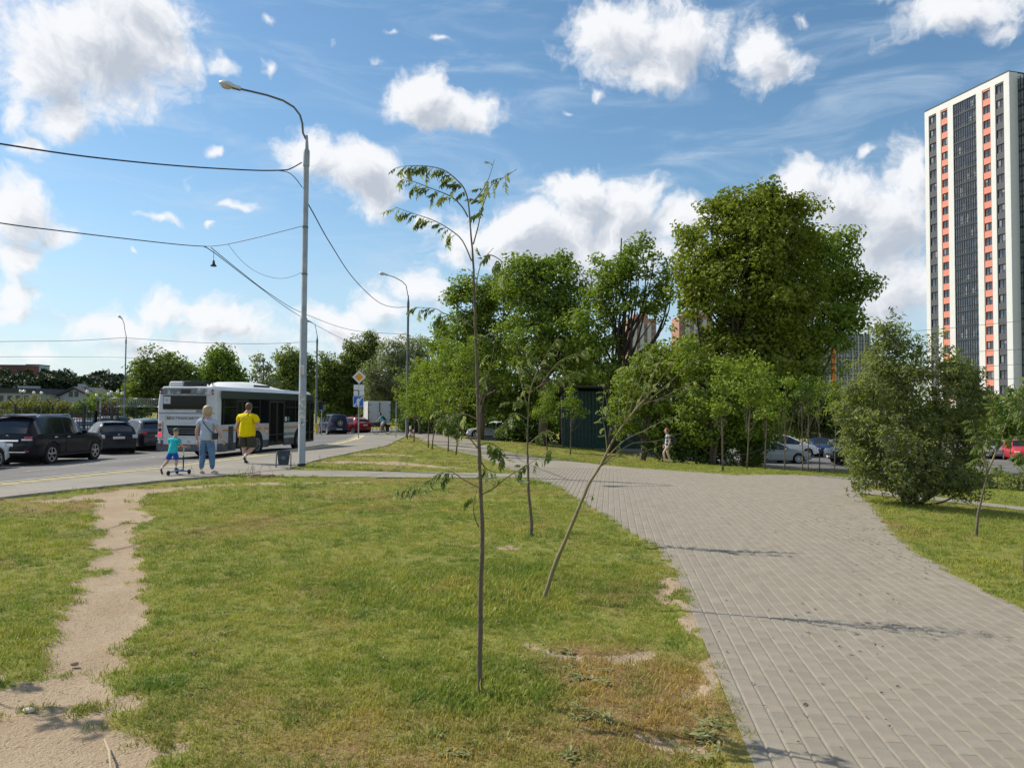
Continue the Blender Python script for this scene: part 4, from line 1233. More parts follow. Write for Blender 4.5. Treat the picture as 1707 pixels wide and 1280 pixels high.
sapling("tallest rowan sapling with an upright slender stem, nearest of the saplings in the lawn", 4.5, (800, 1160),
        [(800, 1080), (801, 980), (804, 900), (802, 840), (799, 760), (797, 700), (794, 600), (792, 540), (790, 465), (787, 415), (784, 377)],
        [([(784, 377), (781, 340), (775, 318), (765, 305), (747, 290), (732, 284), (712, 281), (694, 281), (672, 283)], 24, .0055),
         ([(780, 362), (770, 345), (752, 329), (722, 317), (690, 305), (672, 297)], 11),
         ([(786, 435), (771, 402), (750, 384), (722, 369), (690, 359), (660, 349)], 14),
         ([(789, 407), (797, 375), (802, 347), (805, 337), (812, 315), (819, 300), (835, 289), (862, 269)], 8),
         ([(785, 340), (800, 322), (810, 305), (817, 287), (824, 261)], 3),
         ([(792, 500), (795, 465), (800, 440), (810, 421), (822, 406)], 3),
         ([(806, 428), (818, 426), (830, 432), (837, 440), (840, 465)], 3),
         ([(790, 547), (770, 532), (740, 522), (725, 514), (690, 511)], 9),
         ([(799, 812), (785, 806), (771, 799), (748, 786), (725, 794), (702, 810), (665, 817)], 15),
         ([(799, 750), (780, 727), (758, 704), (748, 690), (738, 683)], 10),
         ([(797, 700), (775, 690), (752, 694), (735, 700)], 8),
         ([(799, 742), (815, 738), (832, 745), (842, 755)], 8),
         ([(800, 765), (808, 780), (818, 786), (828, 790)], 6),
         ([(802, 825), (824, 812), (843, 796), (876, 774), (889, 766), (922, 743)], 8),
         ([(797, 680), (806, 650), (815, 620), (822, 590), (828, 548)], 3),
         ([(798, 878), (791, 860), (790, 840), (795, 815)], 1),
         ([(796, 640), (804, 634), (812, 625)], 4),
         ([(795, 575), (808, 563), (824, 552)], 1)],
        tr=.0158, leaf=.66, seed=3)
sapling("rowan sapling with straight stem standing between the tall and the leaning saplings, farther back", 10.15, (885, 893),
        [(886, 870), (881, 819), (880, 770), (879, 737), (881, 681)],
        [([(881, 690), (883, 655), (893, 625), (902, 606), (918, 580), (932, 560)], 16, .01),
         ([(881, 685), (872, 650), (866, 625), (862, 600)], 12),
         ([(883, 655), (905, 640), (930, 632), (965, 618)], 18),
         ([(881, 700), (862, 690), (845, 700), (830, 715)], 14),
         ([(893, 625), (880, 600), (872, 580)], 10),
         ([(902, 640), (930, 605), (958, 590), (978, 582)], 14),
         ([(879, 742), (898, 726), (915, 716)], 9), ([(882, 672), (870, 668), (852, 672)], 10)],
        tr=.026, leaf=.95, seed=6, droop=(.45, -.1))
_fan = []
for k, (tx, ty) in enumerate([(1003, 640), (1040, 600), (1062, 590), (1085, 575), (1105, 600), (1122, 560), (1145, 572), (1165, 590), (1178, 625), (1150, 650), (1090, 640)]):
    bx, by = 1030 + k * 5, 722 - k * 6
    _fan.append(([(bx, by), ((bx * 2 + tx) / 3 - 4, (by * 2 + ty) / 3 + 6), ((bx + 2 * tx) / 3 - 2, (by + 2 * ty) / 3 + 3), (tx, ty)], 5, .0045))
sapling("rowan sapling leaning steeply to the right with a fan of thin bare shoots", 6.79, (905, 998),
        [(918, 962, 0), (932, 925), (948, 888), (960, 858), (971, 832), (984, 803), (1001, 776), (1013, 752), (1024, 730), (1050, 694), (1080, 660)],
        _fan + [([(1005, 770), (1040, 735), (1075, 718), (1110, 700), (1145, 690)], 7, .006), ([(1000, 778), (1030, 760), (1060, 755), (1110, 736)], 5, .005),
                ([(971, 832), (980, 826), (990, 822)], 1, .004), ([(1012, 752), (1010, 720), (1006, 690), (1010, 650)], 7, .005), ([(1003, 775), (1050, 740), (1090, 735), (1130, 722)], 3, .005)],
        tr=.0205, leaf=.5, seed=8, green=SAP_GREEN, droop=(-.3, -.1), start=.25)
sapling("forked rowan sapling on the right-hand lawn in front of the willow bush", 10.6, (1627, 890),
        [(1630, 860), (1636, 832), (1642, 808), (1646.6, 787)],
        [([(1646, 787), (1638, 760), (1627, 728), (1622, 700)], 12, .012), ([(1646, 787), (1660, 755), (1681, 698), (1698, 651), (1712, 630)], 16, .014),
         ([(1660, 755), (1672, 735), (1690, 725), (1705, 732)], 8), ([(1638, 760), (1648, 735), (1655, 710)], 10), ([(1670, 728), (1664, 700), (1650, 675)], 12), ([(1644, 775), (1636, 765), (1630, 770)], 6), ([(1690, 675), (1678, 660), (1664, 655)], 8)],
        tr=.021, leaf=1.0, seed=9, droop=(-.2, -.4))
sapling("rowan sapling cut by the right edge of the lawn", 8.2, (1707, 950),
        [(1708, 900), (1712, 850), (1716, 790), (1720, 720)], [([(1719, 730), (1705, 690), (1695, 660), (1685, 640)], 12, .008), ([(1718, 760), (1735, 700), (1745, 640)], 12, .008), ([(1717, 780), (1700, 760), (1690, 752)], 8)],
        tr=.016, leaf=.95, seed=10)
sapling("rowan sapling left of the soil track whose shadow falls on the bare ground", 5.2, (-256, 1103),
        [(-254, 1029), (-251, 946), (-252, 863), (-249, 780), (-247, 697), (-243, 614)], [([(-249, 780), (-222, 746), (-197, 726), (-173, 722)], 12), ([(-247, 697), (-272, 655), (-305, 630), (-339, 630)], 14), ([(-243, 614), (-231, 564), (-214, 531), (-189, 514)], 14), ([(-252, 846), (-280, 821), (-314, 813)], 9), ([(-246, 647), (-214, 622), (-181, 614)], 10)],
        tr=.016, leaf=.95, seed=15)

# ------------------------------------------------------------------ vehicles
GLASS = mat("car_glass", (.012, .016, .02), .06, spec=.8)
GLASS_L = mat("car_glass_light", (.05, .065, .075), .07, spec=.8)
TYRE = mat("tyre_rubber", (.018, .018, .019), .85, bump=.2, bscale=60)
ALLOY = mat("alloy_rim", (.52, .52, .54), .35, metal=.8)
CHROME = mat("chrome_trim", (.75, .75, .77), .18, metal=1)
BLACKP = mat("black_plastic", (.022, .022, .024), .6)
DARKIN = mat("dark_underside", (.012, .012, .012), .9)
RED_L = mat("tail_lamp_red", (.35, .012, .015), .2, spec=.7, coat=.6)
CLEAR_L = mat("lamp_clear", (.62, .64, .66), .12, spec=.8, coat=.7)
AMBER_L = mat("lamp_amber", (.6, .17, .03), .25)
PLATE = mat("number_plate", (.66, .66, .64), .5)
INK = mat("print_black", (.02, .02, .022), .6)

def paint(name, c, rough=.28):
    return mat(name, c, rough, metal=.0, spec=.4, coat=.45)

def text_mesh(name, txt, size, material, parent, loc, rot, extrude=.004, align='CENTER', shear=0.0, spacing=1.0):
    cu = bpy.data.curves.new(name, 'FONT'); cu.body = txt; cu.size = size; cu.extrude = extrude; cu.align_x = align; cu.align_y = 'CENTER'; cu.resolution_u = 2
    cu.shear = shear; cu.space_character = spacing
    tmp = bpy.data.objects.new("tmp_text", cu); COL.objects.link(tmp)
    dg = bpy.context.evaluated_depsgraph_get()
    me = bpy.data.meshes.new_from_object(tmp.evaluated_get(dg)); me.name = name
    bpy.data.objects.remove(tmp); bpy.data.curves.remove(cu)
    me.materials.clear(); me.materials.append(material)
    return link(name, me, parent, loc, rot)

_WH = {}
def wheel_mesh(rad, w, spokes, rim_r, rim_mat, hub=.0):
    key = (rad, w, spokes, rim_r, rim_mat.name)
    if key in _WH: return _WH[key]
    b = MB()
    b.lathe([(rim_r, -w * .42), (rad * .93, -w / 2), (rad, -w * .36), (rad, w * .36), (rad * .93, w / 2), (rim_r, w * .42), (rim_r * .96, w * .1), (.02, w * .08)], 22, axis='X')
    ty = b.mesh("wheel", TYRE, smooth=40)
    r = MB()
    r.lathe([(rim_r * 1.0, w * .40), (rim_r * 1.0, w * .45), (rim_r * .88, w * .44), (rim_r * .86, w * .30)], 22, axis='X')
    r.lathe([(rim_r * .2, w * .30), (rim_r * .2, w * .42), (.0, w * .44)], 12, axis='X')
    for k in range(spokes):
        a = 2 * math.pi * k / spokes
        M = Matrix.Rotation(a, 3, 'X')
        r.box(M @ Vector((w * .36, 0, rim_r * .54)), (w * .1, rim_r * (.24 if spokes < 8 else .14), rim_r * .74), M=M)
    rm = r.mesh("rim", rim_mat, smooth=40)
    _WH[key] = (ty, rm)
    return _WH[key]

def put_wheel(parent, x, y, rad, w, spokes, rim_r, rim_mat=ALLOY):
    ty, rm = wheel_mesh(rad, w, spokes, rim_r, rim_mat)
    o = link("wheel", ty, parent, (x, y, rad), (0, 0, 0 if x > 0 else math.pi))
    link("rim", rm, o)
    return o

PROF = {
 'suv': dict(L=4.95, W=1.97, wb=2.85, fo=.90, rad=.40, clr=.32,
   top=[(0, .78), (.006, 1.12), (.02, 1.22), (.05, 1.52), (.085, 1.78), (.13, 1.86), (.3, 1.9), (.5, 1.885), (.565, 1.81), (.695, 1.25), (.72, 1.20), (.93, 1.11), (.975, 1.03), (.993, .88), (1, .62)],
   belt=[(0, .76), (.01, 1.1), (.1, 1.19), (.5, 1.16), (.7, 1.13), (.95, 1.02), (1, .6)],
   side=[(.075, .235), (.255, .40), (.415, .66)], rear=(.02, .085), ws=(.56, .70)),
 'hatch': dict(L=4.13, W=1.78, wb=2.53, fo=.82, rad=.34, clr=.22,
   top=[(0, .62), (.006, .92), (.03, 1.02), (.06, 1.10), (.14, 1.43), (.19, 1.52), (.42, 1.57), (.52, 1.52), (.69, 1.10), (.72, 1.05), (.93, .92), (.98, .78), (1, .45)],
   belt=[(0, .60), (.01, .88), (.1, 1.04), (.45, .97), (.7, .93), (.95, .82), (1, .44)],
   side=[(.20, .39), (.405, .655)], rear=(.06, .145), ws=(.515, .695)),
 'crossover': dict(L=4.9, W=1.92, wb=2.83, fo=.93, rad=.37, clr=.22,
   top=[(0, .70), (.006, 1.02), (.03, 1.1), (.06, 1.18), (.15, 1.58), (.2, 1.65), (.4, 1.7), (.5, 1.66), (.68, 1.18), (.71, 1.13), (.93, .98), (.98, .82), (1, .48)],
   belt=[(0, .66), (.01, .98), (.1, 1.12), (.45, 1.04), (.7, .99), (.95, .86), (1, .46)],
   side=[(.13, .23), (.245, .405), (.42, .655)], rear=(.06, .15), ws=(.50, .685)),
 'sedan': dict(L=4.55, W=1.8, wb=2.68, fo=.88, rad=.325, clr=.18,
   top=[(0, .60), (.006, .86), (.02, .98), (.13, 1.03), (.15, 1.045), (.29, 1.38), (.36, 1.44), (.48, 1.46), (.55, 1.41), (.72, .99), (.75, .95), (.93, .82), (.98, .70), (1, .42)],
   belt=[(0, .58), (.01, .84), (.1, .95), (.45, .92), (.7, .88), (.95, .74), (1, .40)],
   side=[(.225, .40), (.415, .66)], rear=(.155, .29), ws=(.55, .725)),
 'jeep': dict(L=3.95, W=1.85, wb=2.4, fo=.65, rad=.39, clr=.3,
   top=[(0, .70), (.006, 1.1), (.015, 1.25), (.035, 1.78), (.06, 1.84), (.5, 1.84), (.56, 1.78), (.64, 1.28), (.66, 1.22), (.95, 1.15), (.985, 1.1), (1, .6)],
   belt=[(0, .68), (.01, 1.08), (.1, 1.18), (.6, 1.17), (.95, 1.08), (1, .58)],
   side=[(.07, .30), (.32, .60)], rear=(.016, .034), ws=(.56, .638)),
 'mpv': dict(L=4.4, W=1.8, wb=2.7, fo=.8, rad=.33, clr=.2,
   top=[(0, .64), (.006, .98), (.02, 1.1), (.07, 1.6), (.11, 1.68), (.4, 1.72), (.52, 1.66), (.76, 1.12), (.79, 1.07), (.94, .92), (.985, .76), (1, .46)],
   belt=[(0, .60), (.01, .94), (.1, 1.04), (.5, 1.0), (.75, .95), (.95, .82), (1, .44)],
   side=[(.08, .23), (.25, .43), (.45, .72)], rear=(.022, .07), ws=(.525, .765)),
}

def car(kind, label, cat, loc, rz, pm, group=None, rim=ALLOY, spokes=5, glass=GLASS, trim=None, plate_rear=True, extras=None, name="parked_car", tail=RED_L):
    p = PROF[kind]; L_, W_ = p['L'], p['W']
    t = thing(name, label, cat, loc, rz, group)
    yr, yf = -L_ / 2, L_ / 2
    wf, wr = yf - p['fo'], yf - p['fo'] - p['wb']
    fx, fz = zip(*p['top']); bx_, bz_ = zip(*p['belt'])
    S = set(np.linspace(0, 1, 27)) | set(fx) | set(p['rear']) | set(p['ws'])
    for a, b in p['side']: S |= {a, b}
    for wc in (wf, wr):
        for q in np.linspace(-1.22, 1.22, 9): S.add(min(1, max(0, (wc + q * p['rad'] - yr) / L_)))
    S = sorted(S); S2 = [S[0]]
    for s in S[1:]:
        if s - S2[-1] > .002: S2.append(s)
    S = S2
    rings = []
    for s in S:
        y = yr + s * L_
        zt = float(np.interp(s, fx, fz)); zb = float(np.interp(s, bx_, bz_)); zb = min(zb, zt - .015)
        tap = 1 - .16 * max(0, (.12 - s) / .12) ** 2 - .22 * max(0, (s - .84) / .16) ** 2
        hw = W_ / 2 * tap
        k = min(1, max(0, (zt - zb) / .5))
        hr = hw * (.955 + (.76 - .955) * k)
        c = p['clr'] + (.10 * max(0, (s - .9) / .1) + .12 * max(0, (.06 - s) / .06))
        arch = c + .04
        for wc in (wf, wr):
            d = abs(y - wc); ra = p['rad'] * 1.17
            if d < ra: arch = max(arch, p['rad'] + math.sqrt(ra * ra - d * d))
        arch = min(arch, zb - .1)
        mid = max(arch + .03, c + (zb - c) * .45); up = max(mid + .02, zb - .13)
        up = min(up, zb - .02)
        half = [(0, c), (hw * .80, c), (hw * .965, arch), (hw * 1.0, mid), (hw * .992, up), (hw * .955, zb), (hr, zt - .10 * k - .012), (hr * .84, zt - .028 * k - .004), (0, zt + .012 * k)]
        rings.append([Vector((x, y, z)) for x, z in half] + [Vector((-x, y, z)) for x, z in reversed(half[1:-1])])
    n = len(rings[0]); H = 8
    parts = {q: MB() for q in ('body', 'windscreen', 'rear_window', 'lower_trim')}
    def inside(a, b, rg): return a >= rg[0] - 1e-4 and b <= rg[1] + 1e-4
    for i in range(len(S) - 1):
        for j in range(n):
            j2 = (j + 1) % n
            jj = j if j < H else n - 1 - j          # mirrored index of the lower edge of the face
            pt = 'body'
            ww = [k for k, w in enumerate(p['side']) if inside(S[i], S[i + 1], w)]
            if jj == 5 and ww: pt = ('side_window', ww[0], j < H)
            elif jj == 7 and inside(S[i], S[i + 1], p['ws']): pt = 'windscreen'
            elif jj == 7 and inside(S[i], S[i + 1], p['rear']): pt = 'rear_window'
            elif jj in (0, 1): pt = 'lower_trim'
            parts.setdefault(pt, MB())
            q = [rings[i][j], rings[i + 1][j], rings[i + 1][j2], rings[i][j2]]
            parts[pt].add(q, [(0, 1, 2, 3)])
    parts['body'].add(rings[0], [tuple(range(n))]); parts['body'].add(rings[-1], [tuple(range(n - 1, -1, -1))])
    for q, b in parts.items():
        if not b.f: continue
        m_ = {'body': pm, 'lower_trim': trim or BLACKP}.get(q, glass)
        q = q if isinstance(q, str) else q[0]
        o = link(q, b.mesh(q, m_, smooth=32), t)
    def zat(s, tab=(fx, fz)): return float(np.interp(s, *tab))
    # lights, plate, mirrors, handles
    for sx in (-1, 1):
        zb_ = zat(.06, (bx_, bz_))
        m = MB(); m.box((0, 0, 0), (.24, .2, .17 if kind != 'jeep' else .14)); m.build("tail_lamp", tail, t, bevel=.03, loc=(sx * W_ * .395, yr + .085, zb_ - .12), rot=(0, 0, sx * .25))
        m = MB(); m.box((0, 0, 0), (.36, .24, .13)); m.build("headlight", CLEAR_L, t, bevel=.035, loc=(sx * W_ * .335, yf - .20, zat(.95, (bx_, bz_)) - .10), rot=(0, 0, -sx * .38))
        sm = (p['side'][-1][1] - .03); zm = zat(sm, (bx_, bz_))
        m = MB(); m.box((sx * .09, 0, .06), (.2, .11, .15)); m.build("mirror", pm, t, bevel=.03, loc=(sx * W_ / 2 * .97, yr + sm * L_, zm))
        for a, b in p['side'][-2:]:
            m = MB(); m.box((0, 0, 0), (.03, .17, .028)); m.build("door_handle", pm if kind != 'suv' else CHROME, t, loc=(sx * W_ / 2 * .995, yr + (a + .02) * L_, zat(a, (bx_, bz_)) - .13))
        for a, b in p['side'][-2:]:
            # door shut line
            m = MB(); zz = zat(a, (bx_, bz_)); m.box((0, 0, 0), (.012, .012, zz - p['clr'] - .16)); m.build("door_seam", DARKIN, t, loc=(sx * W_ / 2 * .997, yr + (a - .006) * L_, (zz + p['clr'] + .1) / 2))
        for wy in (wf, wr): put_wheel(t, sx * (W_ / 2 - .13), wy, p['rad'], .23, spokes, p['rad'] * .66, rim)
    m = MB(); m.box((0, 0, 0), (W_ * .6, .06, .14)); m.build("grille", BLACKP, t, loc=(0, yf - .035, p['clr'] + .30), bevel=.02)
    for (yy, s_) in ((yr - .004 if kind not in ('suv',) else yr - .012, -1), (yf + .004, 1)):
        m = MB(); m.box((0, 0, 0), (.52, .02, .115)); pl = m.build("number_plate", PLATE, t, loc=(0, yy, (.80 if s_ < 0 and kind in ('hatch', 'crossover', 'suv') else .5)))
    # the cabin behind the glass and the floor
    m = MB(); m.box((0, 0, 0), (W_ * .8, L_ * .86, .1)); m.build("underbody", DARKIN, t, loc=(0, 0, p['clr'] + .02))
    for wy in (wf, wr):
        m = MB(); m.box((0, wy, p['rad'] * .9), (W_ * .72, p['rad'] * 2.1, p['rad'] * 1.35)); m.build("wheel_housing", DARKIN, t)
    if extras: extras(t, p, pm)
    return t

def on_road(px, py, Y, fn=RZ):
    q = at(px, py, Y); return (q.x, Y, float(fn(q.x, Y)) + .004)

def build_cars():
    BLACK = mat("paint_black_blue", (.006, .007, .013), .3, spec=.22, coat=.12); DGREY = paint("paint_dark_grey", (.03, .031, .036), .25)
    NAVYK = mat("paint_black_violet", (.012, .011, .02), .3, spec=.25, coat=.15); WHITE = paint("paint_white", (.74, .75, .76)); SILV = paint("paint_silver_green", (.30, .33, .33), .3)
    NAVY = paint("paint_navy", (.012, .024, .075)); REDP = paint("paint_red", (.5, .018, .022)); DRED = paint("paint_dark_red", (.26, .012, .02)); BLUE = paint("paint_deep_blue", (.012, .022, .07)); GREY = paint("paint_grey", (.2, .21, .22))
    def suv_extra(t, p, pm):
        L_, W_ = p['L'], p['W']
        for sx in (-1, 1):
            m = MB(); m.tube([(sx * .66, -1.75, 1.80), (sx * .66, -1.6, 1.885), (sx * .64, .1, 1.90), (sx * .63, .3, 1.82)], .022, 6); m.build("roof_rail", CHROME, t, smooth=60)
            m = MB(); m.box((0, 0, 0), (.16, 2.4, .05)); m.build("side_step", BLACKP, t, loc=(sx * .98, -.05, .36))
            m = MB(); m.box((0, 0, 0), (.33, .17, .07)); m.build("tail_lamp", CLEAR_L, t, loc=(sx * .74, -L_ / 2 + .055, .985), rot=(0, 0, sx * .25), bevel=.02)
            m = MB(); m.box((0, 0, 0), (.14, .05, .07)); m.build("rear_reflector", RED_L, t, loc=(sx * .78, -L_ / 2 - .02, .56))
        m = MB(); m.box((0, 0, 0), (.95, .05, .075)); m.build("chrome_strip", CHROME, t, loc=(0, -L_ / 2 - .01, .95), bevel=.02)
        m = MB(); m.box((0, 0, 0), (1.5, .12, .05)); m.build("bumper_strip", CHROME, t, loc=(0, -L_ / 2 - .0, .53), bevel=.02)
        m = MB(); m.box((0, 0, 0), (1.45, .32, .05)); m.build("spoiler", pm, t, loc=(0, -L_ / 2 + .40, 1.845), bevel=.02)
        m = MB(); m.lathe([(.055, 0), (.075, .0), (.075, .02), (.055, .02)], 14, axis='Y'); m.build("emblem", CHROME, t, loc=(0, -L_ / 2 + .035, 1.08))
    def place(px, Y): return on_road(px, 740, Y)
    car('suv', "large black off-road car with chrome roof rails parked along the road", "car", place(82, 30.6), R(-2), BLACK, "cars parked along the far side of the road", extras=suv_extra, name="parked_suv")
    def juke(t, p, pm):
        m = MB(); m.box((0, 0, 0), (1.15, .2, .035)); m.build("spoiler", pm, t, loc=(0, -p['L'] / 2 + .66, 1.5), bevel=.012)
        m = MB(); m.lathe([(.03, 0), (.05, 0), (.05, .02), (.03, .02)], 12, axis='Y'); m.build("emblem", CHROME, t, loc=(0, -p['L'] / 2 + .0, .95))
        m = MB(); m.box((0, 0, 0), (1.5, .1, .22)); m.build("bumper", BLACKP, t, loc=(0, -p['L'] / 2 + .03, .4), bevel=.03)
    q = on_road(181, 730, 38.5); car('hatch', "dark small hatchback with bright rear lamps seen from behind, next to the big black off-roader", "car", q, R(40), NAVYK, "cars parked along the far side of the road", extras=juke, tail=CLEAR_L)
    q = on_road(237, 725, 42); car('crossover', "dark grey crossover half hidden by the bus rear", "car", q, R(46), DGREY, "cars parked along the far side of the road", spokes=6, extras=juke)
    q = on_road(-90, 750, 25.6); car('hatch', "white car cut by the left edge, only its front wheel arch in view", "car", q, R(-3), WHITE, "cars parked along the far side of the road")
    # behind the fence
    fg = "cars in the fenced car park on the left"
    for (px, Y, kind, c, rz, lb) in [(68, 56, 'crossover', WHITE, 62, "white crossover behind the fence above the big off-roader's roof"),
                                     (8, 60, 'sedan', DGREY, 70, "dark car behind the fence at the left edge"),
                                     (117, 62, 'hatch', DRED, 60, "dark red car behind the fence, half covered by a grey one"),
                                     (128, 54, 'sedan', GREY, 58, "grey sedan behind the fence right of the white crossover"),
                                     (172, 60, 'mpv', BLACK, 80, "dark van behind the fence posts near the gate"),
                                     (212, 66, 'sedan', SILV, 70, "pale silver car behind the fence near the slim street lamp"),
                                     (236, 62, 'sedan', NAVY, 74, "dark blue car behind the fence just left of the bus")]:
        q = on_road(px, 700, Y); car(kind, lb, "car", q, R(rz), c, fg, spokes=5)
    # end of the road
    eg = "vehicles parked under the trees at the end of the road"
    def spare(t, p, pm):
        ty, rm = wheel_mesh(.36, .22, 5, .24, ALLOY); o = link("spare_wheel", ty, t, (0, -p['L'] / 2 - .1, 1.05), (0, 0, -math.pi / 2)); link("rim", rm, o)
    q = on_road(555, 714, 71); car('jeep', "dark blue boxy off-roader with spare wheel parked under the trees behind the bus front", "car", (q[0], q[1], q[2]), R(30), BLUE, eg, extras=spare)
    q = on_road(585, 714, 74); car('hatch', "red hatchback parked under the trees left of the box truck", "car", q, R(52), DRED, eg)
    def lift(q, dz): return (q[0], q[1], q[2] + dz)
    q = at(822, 722, 68); car('sedan', "white car seen side-on behind the saplings at the end of the path", "car", (q.x, 68, float(T(q.x, 68)) - .12), R(80), WHITE, None)
    # right-hand car park
    rg = "cars in the car park beyond the right-hand lawn"
    def P(px, Y): q = at(px, 740, Y); return (q.x, Y, float(T(q.x, Y)) - .02)
    car('sedan', "silver-green sedan seen from the side behind the thin saplings", "car", P(1290, 52), R(-96), SILV, rg, spokes=10)
    car('mpv', "silver people carrier with its tall front showing above the silver-green sedan", "car", P(1312, 60), R(-100), WHITE, rg)
    car('sedan', "navy blue car facing the camera with a white number plate", "car", P(1368, 62), R(170), NAVY, rg)
    car('suv', "dark grey off-roader nosing out from behind the willow bush", "car", P(1442, 51), R(92), DGREY, rg)
    car('hatch', "bright red car at the right edge facing the camera", "car", P(1702, 56), R(158), REDP, rg)
    car('sedan', "grey car half hidden left of the red car behind the shrub", "car", P(1655, 60), R(160), GREY, rg)

    # box truck
    q = on_road(628, 716, 76)
    t = thing("box_truck", "white box truck with twin rear doors parked under the trees", "truck", q, R(17), eg)
    WB = mat("truck_box_white", (.55, .55, .53), .55, var=.08, vscale=1.5, col2=(.42, .41, .38), c2scale=1.2, c2lo=.5, c2hi=.75)
    b = MB(); b.box((0, 0, 1.95), (2.2, 4.2, 2.1)); b.build("cargo_box", WB, t, bevel=.03)
    for sx in (-1, 1):
        b = MB(); b.box((0, 0, 0), (1.0, .05, 1.94)); d = b.build("rear_door", WB, t, loc=(sx * .53, -2.13, 1.95), bevel=.012)
        for zz in (-.7, 0, .7):
            b = MB(); b.box((sx * .42, -.04, zz), (.16, .03, .05)); b.build("hinge", BLACKP, d)
        b = MB(); b.tube([(-sx * .38, -.05, -.95), (-sx * .38, -.05, .95)], .016, 6); b.build("lock_bar", ALLOY, d)
        b = MB(); b.box((0, 0, 0), (.18, .06, .12)); b.build("tail_lamp", RED_L, t, loc=(sx * .9, -2.12, .72))
        for yy in (-1.2, 2.6): put_wheel(t, sx * .88, yy, .38, .26, 5, .24)
    for xx in (-1.08, 0, 1.08):
        b = MB(); b.box((0, 0, 0), (.09, .05, 2.0)); b.build("door_post", BLACKP if xx == 0 else GLASS_L, t, loc=(xx, -2.135, 1.95))
    b = MB(); b.box((0, 0, .8), (.7, 5.6, .18)); b.box((0, -2.05, .6), (2.1, .08, .12)); b.build("chassis", DARKIN, t)
    b = MB(); b.prism([(2.25, .55), (2.25, 2.3), (2.6, 2.35), (3.3, 1.55), (3.9, 1.35), (3.95, .55)], -.98, .98, 'X'); b.build("cab", WHITE, t, bevel=.05)
    b = MB(); b.box((-.99, 2.8, 1.65), (.03, .7, .55)); b.box((.99, 2.8, 1.65), (.03, .7, .55)); b.build("side_window", GLASS, t)
    b = MB(); b.box((-1.2, 3.1, 1.6), (.1, .1, .35)); b.box((1.2, 3.1, 1.6), (.1, .1, .35)); b.build("mirror", BLACKP, t)
build_cars()

